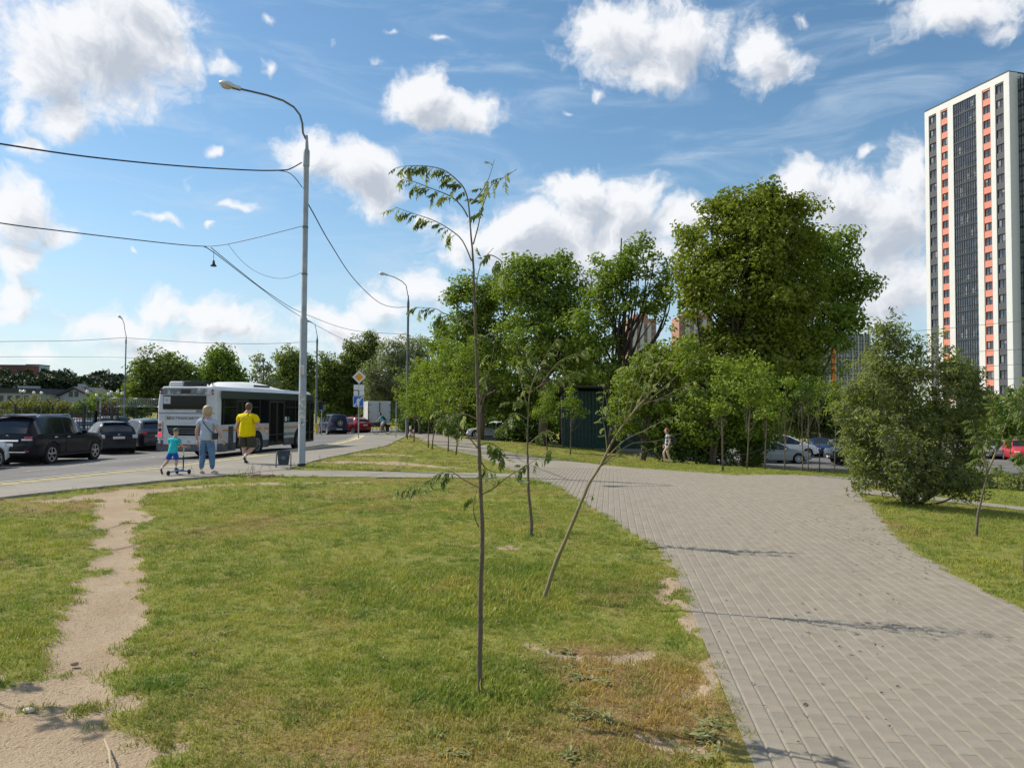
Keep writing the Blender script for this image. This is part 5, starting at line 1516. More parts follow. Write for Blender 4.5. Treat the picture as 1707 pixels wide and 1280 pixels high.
# ------------------------------------------------------------------ the bus
def build_bus():
    Lb, Wb, Hb = 9.4, 2.5, 2.82
    h = R(8)
    cx, cy = -11.29, 29.5                      # rear right corner
    rx, ry = math.cos(h), -math.sin(h)
    X, Y = cx - rx * Wb / 2, cy - ry * Wb / 2
    fy = (math.sin(h), math.cos(h))
    z0 = float(RZ(X, Y + 1)) - .02; z1 = float(RZ(X + fy[0] * 7, Y + 7))
    t = thing("city_bus", "white and dark green low-floor city bus standing at the kerb, seen from behind", "bus", (X, Y, z0), -h)
    t.rotation_euler = (math.atan2(z1 - z0, 7), 0, -h)
    WHT = mat("bus_white", (.60, .61, .61), .38, spec=.5, coat=.3, col2=(.47, .47, .46), c2scale=1.1, c2lo=.45, c2hi=.8)
    DIRTW = mat("bus_roof_panel", (.16, .175, .185), .55, col2=(.6, .6, .6), c2scale=1.6, c2lo=.5, c2hi=.6)
    GRN = mat("bus_dark_green", (.035, .052, .052), .35, coat=.3, var=.1)
    GREY = mat("bus_skirt_grey", (.10, .105, .11), .6, var=.15, vscale=2, col2=(.17, .165, .155), c2scale=1.5, c2lo=.5, c2hi=.8)
    BGL = mat("bus_glass", (.008, .009, .010), .06, spec=.3)
    ORG = mat("bus_orange_stripe", (.62, .27, .05), .45)
    BLK = BLACKP
    w = Wb / 2
    # shell: rear face, sides, roof as one lofted body
    b = MB()
    prof = [(-w, .34), (-w, .95), (-w, 2.2), (-w + .06, 2.68), (-w + .22, Hb), (w - .22, Hb), (w - .06, 2.68), (w, 2.2), (w, .95), (w, .34)]
    ys = [(0.0, .93, .985), (.06, .98, .995), (.25, 1, 1), (Lb - .3, 1, 1), (Lb - .06, .96, .99), (Lb, .88, .97)]
    V = []; n = len(prof)
    for (y, k, kz) in ys: V += [(x * k, y, .34 + (z - .34) * kz) for x, z in prof]
    Fc, mi = [], []
    for i in range(len(ys) - 1):
        for j in range(n):
            Fc.append((i * n + j, i * n + (j + 1) % n, (i + 1) * n + (j + 1) % n, (i + 1) * n + j))
    Fc.append(tuple(range(n - 1, -1, -1))); Fc.append(tuple((len(ys) - 1) * n + j for j in range(n)))
    b.add(V, Fc)
    b.build("body", WHT, t, smooth=35)
    xs = w + .004
    # right side cladding (faces the pavement), from rear to front
    def side(name, y0, y1, z0_, z1_, m, th=.02, off=0.0, parent=t, bev=0.0):
        q = MB(); q.box((0, 0, 0), (th, y1 - y0, z1_ - z0_)); return q.build(name, m, parent, loc=(xs + th / 2 + off, (y0 + y1) / 2, (z0_ + z1_) / 2), bevel=bev)
    side("roof_band", .28, Lb - .1, 2.36, 2.66, GRN)
    side("window_band", .30, Lb - .12, 1.32, 2.36, BGL, .016)
    for y0, y1 in ((.12, .86), (.86, 1.46), (3.46, 4.32), (5.86, 7.72), (8.58, 8.66)):
        pass
    panels = [(.10, 1.42, .62, 1.34), (2.36, 4.34, .62, 1.34), (5.86, 7.36, .62, 1.34), (7.36, 8.2, .62, 1.34)]
    for (a, c, d, e) in panels: side("side_panel", a, c, d, e, WHT, .03, bev=.008)
    for (a, c) in ((.35, 1.42), (2.36, 4.34), (5.86, 8.2)): side("orange_stripe", a, c, 1.08, 1.155, ORG, .006, .03)
    for (a, c) in ((.05, 1.42), (2.36, 2.72), (3.72, 4.34), (5.86, 7.0), (8.02, 8.2)): side("skirt", a, c, .30, .62, GREY, .03, bev=.008)
    # doors: pairs of glazed leaves reaching down to the sill
    for (a, c) in ((1.44, 2.34), (4.36, 5.84), (8.24, 9.3)):
        nl = 2
        wd = (c - a) / nl
        for k in range(nl):
            y0, y1 = a + k * wd, a + (k + 1) * wd
            fr = MB()
            for (p0, p1, q0, q1) in ((y0 + .01, y0 + .07, .36, 2.32), (y1 - .07, y1 - .01, .36, 2.32), (y0 + .07, y1 - .07, .36, .44), (y0 + .07, y1 - .07, 2.24, 2.32), (y0 + .07, y1 - .07, .80, .84)):
                fr.box((0, (p0 + p1) / 2, (q0 + q1) / 2), (.05, p1 - p0, q1 - q0))
            d = fr.build("door", BLK, t, loc=(xs + .025, 0, 0))
            q = MB(); q.box((0, 0, 0), (.02, wd - .15, .36)); q.build("door_pane", BGL, d, loc=(-.006, (y0 + y1) / 2, .62))
            q = MB(); q.box((0, 0, 0), (.02, wd - .15, 1.39)); q.build("door_pane", BGL, d, loc=(-.006, (y0 + y1) / 2, 1.54))
    # window divisions
    for yy in (.42, 1.40, 2.40, 3.45, 4.32, 5.9, 7.1, 8.2): side("window_pillar", yy, yy + .05, 1.34, 2.34, BLK, .012, .016)
    for (a, c) in ((2.5, 3.4), (6.0, 7.05), (7.2, 8.1), (.5, 1.35)): side("vent_window_bar", a, c, 2.02, 2.05, BLK, .01, .016)
    # interior glimpses: seats and a far window seen through the glass are lighter shapes
    STK = mat("window_sticker_white", (.65, .66, .66), .6); STG = mat("window_sticker_green", (.05, .26, .20), .6)
    q = MB(); q.lathe([(0, 0), (.12, 0), (.12, .004), (0, .004)], 18, axis='X'); q.build("sticker", STK, t, loc=(xs + .018, 6.08, 1.50))
    q = MB(); q.lathe([(0, 0), (.11, 0), (.11, .004), (0, .004)], 18, axis='X'); q.build("sticker", STG, t, loc=(xs + .018, 6.36, 1.50))
    # ventilation louvre on the engine panel
    lv = side("louvre", .80, 1.18, .36, 1.28, GREY, .012, .032)
    for k in range(9):
        q = MB(); q.box((0, 0, 0), (.02, .34, .028)); q.build("louvre_slat", DARKIN, lv, loc=(.012, 0, -.40 + k * .098))
    text_mesh("side_lettering", "В ДОБРЫЙ ПУТЬ" if False else "МОСТРАНСАВТО", .17, GRN, t, (xs + .036, 6.55, .80), (math.pi / 2, 0, math.pi / 2), .002)
    # wheels and arches
    for yy in (3.22, 7.62 - .1):
        for sx in (-1, 1):
            a = MB(); a.lathe([(.56, -.03), (.56, .0), (.0, .0)], 24, axis='X'); a.build("wheel_arch", DARKIN, t, loc=(sx * (w + .042), yy, .50), rot=(0, 0, 0 if sx > 0 else math.pi))
            ty, rm = wheel_mesh(.46, .28, 8, .27, ALLOY)
            o = link("wheel", ty, t, (sx * (w - .06), yy, .46), (0, 0, 0 if sx > 0 else math.pi)); link("rim", rm, o)
    for sx in (-1, 1):                          # inner twin tyres at the rear axle and front
        for yy in (3.22,):
            ty, rm = wheel_mesh(.46, .28, 8, .27, ALLOY); link("inner_wheel", ty, t, (sx * (w - .38), yy, .46))
    # left side in the same split (glass over white)
    for (nm, y0, y1, z0_, z1_, m_, dz) in (("window_band", .3, Lb - .12, 1.32, 2.36, BGL, 0), ("roof_band", .28, Lb - .1, 2.36, 2.66, GRN, 0), ("skirt", .05, Lb - .1, .30, .62, GREY, 0)):
        q = MB(); q.box((0, 0, 0), (.02, y1 - y0, z1_ - z0_)); q.build(nm, m_, t, loc=(-xs - .01, (y0 + y1) / 2, (z0_ + z1_) / 2))
    # ---- rear
    yr = -.012
    def rear(name, x0, x1, z0_, z1_, m, th=.02, off=0.0, bev=0.0, parent=None):
        q = MB(); q.box((0, 0, 0), (x1 - x0, th, z1_ - z0_)); return q.build(name, m, parent or t, loc=((x0 + x1) / 2, yr - th / 2 - off, (z0_ + z1_) / 2), bevel=bev)
    rear("rear_roof_panel", -1.08, 1.10, 2.50, 2.74, DIRTW, .03, bev=.01)
    rear("destination_display", -.22, .16, 2.53, 2.70, mat("display_dark", (.03, .016, .02), .3), .02, .03)
    rear("rear_window", -.98, .80, 1.93, 2.46, BGL, .03, bev=.01)
    q = rear("route_card", -.95, -.66, 2.14, 2.42, mat("route_paper", (.55, .58, .58), .7), .006, .032)
    text_mesh("route_lettering", "2", .12, INK, q, (0, -.006, 0), (math.pi / 2, 0, 0), .001)
    rear("rear_seam", -1.16, 1.16, 1.775, 1.792, DARKIN, .006, .004)
    hatch = rear("engine_hatch", -.94, 1.0, .72, 1.74, WHT, .035, bev=.02)
    rear("hatch_number_panel", -.88, -.66, 1.52, 1.70, mat("bus_beige_panel", (.50, .47, .40), .6), .01, .036)
    text_mesh("rear_lettering", "МОСТРАНСАВТО", .145, INK, t, (-.12, yr - .052, 1.585), (math.pi / 2, 0, 0), .003, spacing=1.12)
    text_mesh("maker_lettering", "ЛиАЗ", .11, INK, t, (.50, yr - .006, 1.86), (math.pi / 2, 0, 0), .003, shear=.35)
    q = MB(); q.prism([(-.38, 1.50), (.38, 1.50), (.30, 1.42), (-.30, 1.42)], yr - .055, yr - .036, 'Y'); q.build("hatch_handle", WHT, t)
    # trapezoid grille
    q = MB(); q.prism([(-.80, 1.31), (.84, 1.31), (.72, 1.0), (.60, .92), (-.58, .92), (-.70, 1.0)], yr - .046, yr - .036, 'Y'); gr = q.build("engine_grille", DARKIN, t)
    for k in range(4):
        q = MB(); zz = 1.27 - k * .085; hwid = .77 - k * .035; q.box((.02, yr - .055, zz), (hwid * 2, .03, .022)); q.build("grille_slat", GREY if k else BLK, gr, bevel=.004)
    for k in range(3):
        q = MB(); zz = 1.19 - k * .085; hwid = .72 - k * .04; q.box((.02, yr - .06, zz), (hwid * 2, .02, .012)); q.build("grille_slat", ALLOY, gr)
    for sx in (-1, 1):
        q = MB(); q.box((0, 0, 0), (.19, .05, .62)); c = q.build("lamp_cluster", WHT, t, loc=(sx * 1.07, yr - .02, 1.14), bevel=.03)
        for k, m_ in enumerate((AMBER_L, mat("lamp_dark_red", (.12, .01, .015), .25), mat("brake_lamp_lit", (.55, .01, .02), .3, emit=((1, .02, .03), 1.1)))):
            q = MB(); q.lathe([(0, -.03), (.05, -.03), (.068, -.015), (.072, 0)], 16, axis='Y'); q.build("round_lamp", m_, c, loc=(0, -.03, .19 - k * .19))
        q = MB(); q.lathe([(0, -.02), (.05, -.02), (.055, 0)], 14, axis='Y'); q.build("reversing_lamp", CLEAR_L, t, loc=(sx * 1.08, yr - .045, .66))
        q = MB(); q.lathe([(0, -.02), (.035, -.02), (.04, 0)], 12, axis='Y'); q.build("reflector", RED_L, t, loc=(sx * 1.0, yr - .045, .53))
        for k, m_ in enumerate((mat("marker_dark", (.05, .008, .01), .3), RED_L)):
            q = MB(); q.lathe([(0, -.035), (.03, -.03), (.042, 0)], 12, axis='Y'); q.build("marker_lamp", m_, t, loc=(sx * 1.07, yr - .03, 2.66 - k * .11))
    rear("rear_bumper", -1.17, 1.17, .33, .74, GREY, .04, bev=.02)
    rear("bumper_cover", -.92, .98, .58, .78, WHT, .04, .012, bev=.015)
    pl = rear("number_plate", -.12, .42, .62, .75, PLATE, .012, .056)
    text_mesh("plate_lettering", "794", .10, INK, pl, (0, -.008, 0), (math.pi / 2, 0, 0), .001)
    q = MB(); q.box((0, 0, 0), (2.0, .5, .2)); q.build("underbody", DARKIN, t, loc=(0, 1.0, .36))
    # ---- roof
    q = MB(); q.box((0, 0, 0), (.62, 1.1, .20), taper=.9); q.build("roof_vent_box", WHT, t, loc=(-.62, .75, Hb + .1), bevel=.05)
    q = MB(); q.box((0, 0, 0), (.30, 1.2, .22)); q.build("roof_unit", BLK, t, loc=(-.12, .8, Hb + .1), bevel=.03)
    b = MB(); secs = [(1.9, .02), (2.2, .16), (2.8, .27), (3.8, .31), (5.2, .30), (6.0, .24), (6.5, .12), (7.3, .03)]
    V = []; n = 7
    for (yy, hh) in secs:
        for k in range(n):
            a = k / (n - 1); x = -.95 + 1.9 * a; V.append((x * (1 - .1 * (hh < .1)), yy, Hb - .01 + hh * min(1, 3.2 * min(a, 1 - a) + .06)))
    b.add(V, [(i * n + k, i * n + k + 1, (i + 1) * n + k + 1, (i + 1) * n + k) for i in range(len(secs) - 1) for k in range(n - 1)])
    b.build("roof_fairing", mat("bus_roof_white", (.72, .72, .70), .4), t, smooth=40)
    for sx in (-1, 1):
        q = MB(); q.box((0, 0, 0), (.02, 1.5, .10)); q.build("fairing_recess", GREY, t, loc=(sx * .94, 4.3, Hb + .12))
    q = MB(); q.box((0, 0, 0), (.7, .7, .07)); q.build("roof_hatch", WHT, t, loc=(0, 8.2, Hb + .03), bevel=.02)
    text_mesh("fairing_lettering", "8.8.6.4", .16, INK, t, (.925, 5.0, Hb + .17), (math.pi / 2, 0, math.pi / 2), .002) if False else None
    ls = text_mesh("roof_lettering", "БЕРЕ", .24, INK, t, (.26, 1.05, Hb + .11), (math.pi / 2, 0, 0), .015, shear=-.25, spacing=1.15)
    # mirror arm at the front right corner
    q = MB(); q.tube([(w - .05, Lb - .1, 2.5), (w + .25, Lb + .12, 2.5), (w + .30, Lb + .14, 2.35)], .02, 6); am = q.build("mirror_arm", BLK, t)
    q = MB(); q.box((0, 0, 0), (.22, .09, .42)); q.build("mirror", BLK, am, loc=(w + .30, Lb + .14, 2.14), bevel=.03)
build_bus()

# ------------------------------------------------------------------ people
SKIN = mat("skin", (.50, .30, .215), .6, var=.06, vscale=8)
def skin_mesh(name, joints, edges, material, sub=2, root=0):
    """joints: name -> (pos, rx, ry); grows one continuous surface along the edges"""
    names = list(joints)
    me = bpy.data.meshes.new(name + "_skeleton")
    me.from_pydata([joints[k][0] for k in names], [(names.index(a), names.index(b)) for a, b in edges], [])
    o = bpy.data.objects.new(name + "_skeleton", me); COL.objects.link(o)
    sk = o.modifiers.new("skin", 'SKIN'); sk.use_smooth_shade = True; sk.branch_smoothing = .6
    sd = o.modifiers.new("sub", 'SUBSURF'); sd.levels = sub; sd.render_levels = sub
    lay = me.skin_vertices[0] if len(me.skin_vertices) else None
    if lay is None:
        bpy.context.view_layer.update()
        lay = me.skin_vertices[0]
    for i, k in enumerate(names):
        lay.data[i].radius = joints[k][1:3]
        lay.data[i].use_root = (i == root)
    dg = bpy.context.evaluated_depsgraph_get(); dg.update()
    out = bpy.data.meshes.new_from_object(o.evaluated_get(dg)); out.name = name
    bpy.data.objects.remove(o); bpy.data.meshes.remove(me)
    out.materials.clear(); out.materials.append(material)
    out.polygons.foreach_set('use_smooth', [True] * len(out.polygons))
    return out

def lerp(a, b, t): return tuple(Vector(a).lerp(Vector(b), t))

def hand(mb, wrist, direction, palm_n, s, mi=0):
    d = Vector(direction).normalized(); n = Vector(palm_n); n = (n - d * n.dot(d)).normalized(); x = d.cross(n)
    w = Vector(wrist)
    mb.tube([w, w + d * .045 * s, w + d * .09 * s], [.024 * s, .034 * s, .03 * s], 8, mi)
    for k, l in enumerate((.062, .074, .07, .055)):
        b = w + d * .08 * s + x * (.026 - .0175 * k) * s
        mb.tube([b, b + d * l * .5 * s + n * .008 * s, b + d * l * .8 * s + n * .026 * s, b + d * l * .86 * s + n * .042 * s], [.0095 * s, .0085 * s, .0075 * s, .006 * s], 6, mi)
    b = w + d * .03 * s + x * .03 * s
    mb.tube([b, b + x * .022 * s + d * .03 * s + n * .015 * s, b + x * .02 * s + d * .062 * s + n * .03 * s], [.013 * s, .0105 * s, .008 * s], 6, mi)

def person(label, loc, rz, J, fat=1.0, hair=None, hair_style='short', top=None, sleeve=.62, bottoms=None, leg_len='long', shoes=None, socks=None, cap=None, group=None, skin=SKIN, jacket=None, face_dir=(0, 1, 0)):
    """J: joint positions (metres, person faces +Y). One continuous body; hair, clothes and shoes are its children"""
    t = thing("person", label, "person", loc, rz, group)
    f = fat
    hc = Vector(J['head'])
    fd = Vector(face_dir).normalized()
    s = J.get('s', 1.0)
    ut = .8 if top else 1.0; ub = .86 if bottoms else 1.0
    j = {'pelvis': (J['pelvis'], .135 * f * s * ub, .105 * f * s * ub), 'belly': (lerp(J['pelvis'], J['chest'], .45), .125 * f * s * ut, .10 * f * s * ut), 'chest': (J['chest'], .15 * f * s * ut, .105 * f * s * ut),
         'neck': (J['neck'], .058 * s * f ** .4, .060 * s * f ** .4), 'chin': (tuple(hc + Vector((0, 0, -.07 * s)) + fd * .02 * s), .070 * s, .078 * s), 'head': (tuple(hc + Vector((0, 0, .0))), .086 * s, .098 * s), 'crown': (tuple(hc + Vector((0, 0, .075 * s)) - fd * .008), .072 * s, .082 * s)}
    e = [('pelvis', 'belly'), ('belly', 'chest'), ('chest', 'neck'), ('neck', 'chin'), ('chin', 'head'), ('head', 'crown')]
    fa = .55 + .45 * f
    for k in 'LR':
        j['sh' + k] = (lerp(J['sh' + k], J['chest'], .12 if top else 0), .062 * fa * s * ut, .062 * fa * s * ut); j['el' + k] = (J['el' + k], .042 * fa * s, .042 * fa * s); j['wr' + k] = (J['wr' + k], .027 * s * (fa + 1) / 2, .027 * s)
        j['hp' + k] = (J['hp' + k], .092 * f * s * ub, .092 * f * s * ub); j['th' + k] = (lerp(J['hp' + k], J['kn' + k], .45), .082 * f * s * ub, .082 * f * s * ub); j['kn' + k] = (J['kn' + k], .056 * fa * s, .056 * fa * s); j['cf' + k] = (lerp(J['kn' + k], J['an' + k], .3), .056 * fa * s, .058 * fa * s); j['an' + k] = (J['an' + k], .034 * s, .036 * s)
        e += [('chest', 'sh' + k), ('sh' + k, 'el' + k), ('el' + k, 'wr' + k), ('pelvis', 'hp' + k), ('hp' + k, 'th' + k), ('th' + k, 'kn' + k), ('kn' + k, 'cf' + k), ('cf' + k, 'an' + k)]
    body = skin_mesh("body", j, e, skin)
    # face, ears and hands joined into the body surface
    m = MB()
    side = fd.cross(Vector((0, 0, 1)))
    for sg in (-1, 1):
        m.sphere(hc + side * sg * .082 * s + Vector((0, 0, -.01 * s)), .028 * s, 8, 6, 0, (.5, .8, 1.2))
        m.sphere(hc + side * sg * .032 * s + fd * .082 * s + Vector((0, 0, .008 * s)), .013 * s, 8, 6, 1)
    m.tube([hc + fd * .085 * s + Vector((0, 0, .012 * s)), hc + fd * .112 * s + Vector((0, 0, -.022 * s)), hc + fd * .088 * s + Vector((0, 0, -.03 * s))], [.009 * s, .015 * s, .008 * s], 6)
    m.tube([hc + fd * .083 * s + side * .024 * s + Vector((0, 0, -.056 * s)), hc + fd * .09 * s + Vector((0, 0, -.056 * s)), hc + fd * .083 * s - side * .024 * s + Vector((0, 0, -.056 * s))], .006 * s, 5, 2)
    for k in 'LR':
        d = J.get('hd' + k) or (Vector(J['wr' + k]) - Vector(J['el' + k]))
        hand(m, J['wr' + k], d, J.get('pn' + k, (1 if k == 'L' else -1, 0.2, 0)), s * 1.08)
    extra = m.mesh("body_extra", [skin, mat("eye_dark", (.03, .025, .02), .3), mat("lips", (.36, .14, .12), .6)], smooth=180, fix=False)
    bm = bmesh.new(); bm.from_mesh(body); nb = len(bm.faces); bm.from_mesh(extra); bm.to_mesh(body); bm.free()
    mi = [0] * len(body.polygons)
    ex = [p.material_index for p in extra.polygons]
    for q in range(nb, len(mi)): mi[q] = ex[q - nb]
    body.materials.clear()
    for mm in extra.materials: body.materials.append(mm)
    body.polygons.foreach_set('material_index', mi); body.polygons.foreach_set('use_smooth', [True] * len(mi))
    bpy.data.meshes.remove(extra)
    link("body", body, t)
    if hair:
        h = MB()
        if hair_style == 'short':
            h.sphere(hc + Vector((0, 0, .035 * s)) - fd * .012 * s, .112 * s, 14, 10, 0, (.94, 1.06, .98))
            h.sphere(hc + Vector((0, 0, -.02 * s)) - fd * .035 * s, .09 * s, 12, 8, 0, (.98, .9, .9))
        elif hair_style == 'bob':
            h.sphere(hc + Vector((0, 0, .03 * s)) - fd * .015 * s, .112 * s, 14, 10, 0, (1.0, 1.08, .95))
            h.lathe([(.105 * s, .05 * s), (.116 * s, -.01 * s), (.118 * s, -.06 * s), (.098 * s, -.11 * s), (.06 * s, -.118 * s)], 14, hc - fd * .022 * s)
        elif hair_style == 'tied':
            h.sphere(hc + Vector((0, 0, .035 * s)) - fd * .02 * s, .108 * s, 14, 10, 0, (.98, 1.08, 1.0))
            h.sphere(hc - fd * .13 * s + Vector((0, 0, .02 * s)), .055 * s, 10, 8)
            h.sphere(hc - fd * .06 * s + Vector((0, 0, -.05 * s)), .085 * s, 12, 8)
        # keep the face free
        h2 = MB(); V = []
        for v in h.v:
            p = Vector(v) - hc; a = p.dot(fd)
            lim = (.055 if p.z > .045 * s else .02) * s
            if a > lim: p -= fd * (a - lim)
            p += Vector((random.uniform(-1, 1), random.uniform(-1, 1), random.uniform(-1, 1))) * .004 * s
            V.append(tuple(p + hc))
        h2.add(V, h.f); h2.build("hair", hair, t, smooth=180, fix=False)
    if cap:
        h = MB(); h.sphere(hc + Vector((0, 0, .045 * s)), .108 * s, 16, 10, 0, (.98, 1.08, .95))
        V = [tuple(Vector((v[0], v[1], max(v[2], hc.z + .035 * s)))) for v in h.v]
        h2 = MB(); h2.add(V, h.f)
        h2.prism([(-.075 * s, 0), (.075 * s, 0), (.06 * s, .07 * s), (0, .09 * s), (-.06 * s, .07 * s)], 0, .012 * s, 'Z')
        k = len(h.v)
        for q in range(k, len(h2.v)):
            v = Vector(h2.v[q]); h2.v[q] = tuple(hc + side * v.x + fd * (.09 * s + v.y) + Vector((0, 0, .035 * s + v.z)))
        h2.build("cap", cap, t, smooth=60, fix=False)
    if top:
        g = .020 * s
        q = {'hem2': (lerp(J['pelvis'], J['chest'], J.get('hem', -.12) - .16), .150 * f * s + g, .128 * f * s + g), 'hem': (lerp(J['pelvis'], J['chest'], J.get('hem', -.12) + .10), .152 * f * s + g, .130 * f * s + g), 'belly': (lerp(J['pelvis'], J['chest'], .48), .148 * f * s + g, .126 * f * s + g), 'chest': (lerp(J['pelvis'], J['chest'], 1.0), .165 * f * s + g, .118 * f * s + g), 'yoke': (lerp(J['chest'], J['neck'], .5), .135 * f ** .6 * s + g, .088 * f ** .6 * s + g), 'collar': (lerp(J['chest'], J['neck'], .86), .062 * s + g * .6, .062 * s + g * .6)}
        ee = [('hem2', 'hem'), ('hem', 'belly'), ('belly', 'chest'), ('chest', 'yoke'), ('yoke', 'collar')]
        for k in 'LR':
            q['sh' + k] = (J['sh' + k], .072 * fa * s + g, .072 * fa * s + g)
            if sleeve > 0:
                q['sl' + k] = (lerp(J['sh' + k], J['el' + k], min(sleeve, 1)), .052 * fa * s + g * 1.1, .052 * fa * s + g * 1.1)
                ee += [('yoke', 'sh' + k), ('sh' + k, 'sl' + k)]
                if sleeve > 1:
                    q['sw' + k] = (lerp(J['el' + k], J['wr' + k], sleeve - 1), .034 * s + g, .034 * s + g); ee.append(('sl' + k, 'sw' + k))
            else: ee.append(('yoke', 'sh' + k))
        link("shirt" if not jacket else "tunic", skin_mesh("shirt", q, ee, top), t)
        if jacket:
            q2 = {k: (v[0], v[1] * 1.16 + .012, v[2] * 1.16 + .012) for k, v in q.items()}
            q2['hem2'] = (lerp(J['pelvis'], J['chest'], -.6), q['hem'][1] * 1.2, q['hem'][2] * 1.2)
            q2 = {k: (tuple(Vector(v[0]) - fd * .035 * s), v[1], v[2]) for k, v in q2.items()}
            link("open_shirt", skin_mesh("open_shirt", q2, ee, jacket), t)
    if bottoms:
        g = .016 * s
        q = {'waist': (lerp(J['pelvis'], J['chest'], .30), .134 * f * s + g * .5, .108 * f * s + g * .5), 'pelvis': (lerp(J['pelvis'], J['chest'], -.06), .146 * f * s + g, .124 * f * s + g)}
        ee = [('waist', 'pelvis')]
        for k in 'LR':
            q['hp' + k] = (J['hp' + k], .096 * f * s + g, .098 * f * s + g); q['th' + k] = (lerp(J['hp' + k], J['kn' + k], .5), .085 * f * s + g, .085 * f * s + g)
            ee += [('pelvis', 'hp' + k), ('hp' + k, 'th' + k)]
            if leg_len == 'short':
                q['en' + k] = (lerp(J['hp' + k], J['kn' + k], J.get('short', .93)), .080 * f * s + g * 1.5, .080 * f * s + g * 1.5); ee.append(('th' + k, 'en' + k))
            else:
                q['kn' + k] = (J['kn' + k], .060 * fa * s + g, .060 * fa * s + g); q['cf' + k] = (lerp(J['kn' + k], J['an' + k], .35), .058 * fa * s + g, .060 * fa * s + g); q['en' + k] = (lerp(J['kn' + k], J['an' + k], .93), .042 * s + g * .8, .044 * s + g * .8)
                ee += [('th' + k, 'kn' + k), ('kn' + k, 'cf' + k), ('cf' + k, 'en' + k)]
        link("shorts" if leg_len == 'short' else "jeans", skin_mesh("shorts" if leg_len == 'short' else "jeans", q, ee, bottoms), t)
    if shoes:
        for k in 'LR':
            a = Vector(J['an' + k]); d = Vector(J.get('ft' + k, (0, 1, -.25))).normalized()
            q = {'heel': (tuple(a - d * .045 * s + Vector((0, 0, -.05 * s))), .036 * s, .038 * s), 'mid': (tuple(a + d * .05 * s + Vector((0, 0, -.048 * s))), .040 * s, .036 * s), 'ball': (tuple(a + d * .125 * s + Vector((0, 0, -.052 * s))), .044 * s, .03 * s), 'toe': (tuple(a + d * .18 * s + Vector((0, 0, -.056 * s))), .034 * s, .022 * s), 'top': (tuple(a + Vector((0, 0, -.004 * s))), .042 * s, .042 * s)}
            link("shoe", skin_mesh("shoe", q, [('heel', 'mid'), ('mid', 'ball'), ('ball', 'toe'), ('mid', 'top')], shoes), t)
            if socks:
                m = MB(); up = (Vector(J['kn' + k]) - a).normalized(); m.tube([a + up * -.0, a + up * .07 * s], [.041 * s, .043 * s], 10); m.build("sock", socks, t, smooth=180)
    return t

def cloth(name, c, **k):
    return mat(name, c, .85, bump=.5, bscale=14, var=.1, vscale=9, spec=.2, **k)

def strap_bag(label, loc, rz, sh, hip, chest_r, bag_c, bag_size, material):
    """crossbody strap round the back with the bag hanging at the hip"""
    t = thing("shoulder_bag", label, "bag", loc, rz)
    b = MB(); b.tube([Vector(sh) + Vector((0, chest_r * .8, -.02)), Vector(sh) + Vector((0, 0, .075)), Vector(sh) + Vector((0, -chest_r * .8, -.03))] + [Vector(sh).lerp(Vector(hip), q / 6) + Vector((0, -chest_r * (1.0 + .45 * math.sin(q / 6 * 3.14)), 0)) for q in range(1, 7)], .011, 6)
    b.build("strap", material, t, smooth=60)
    if bag_size:
        b = MB(); b.box((0, 0, 0), bag_size); b.build("pouch", material, t, loc=bag_c, bevel=.02)
    return t

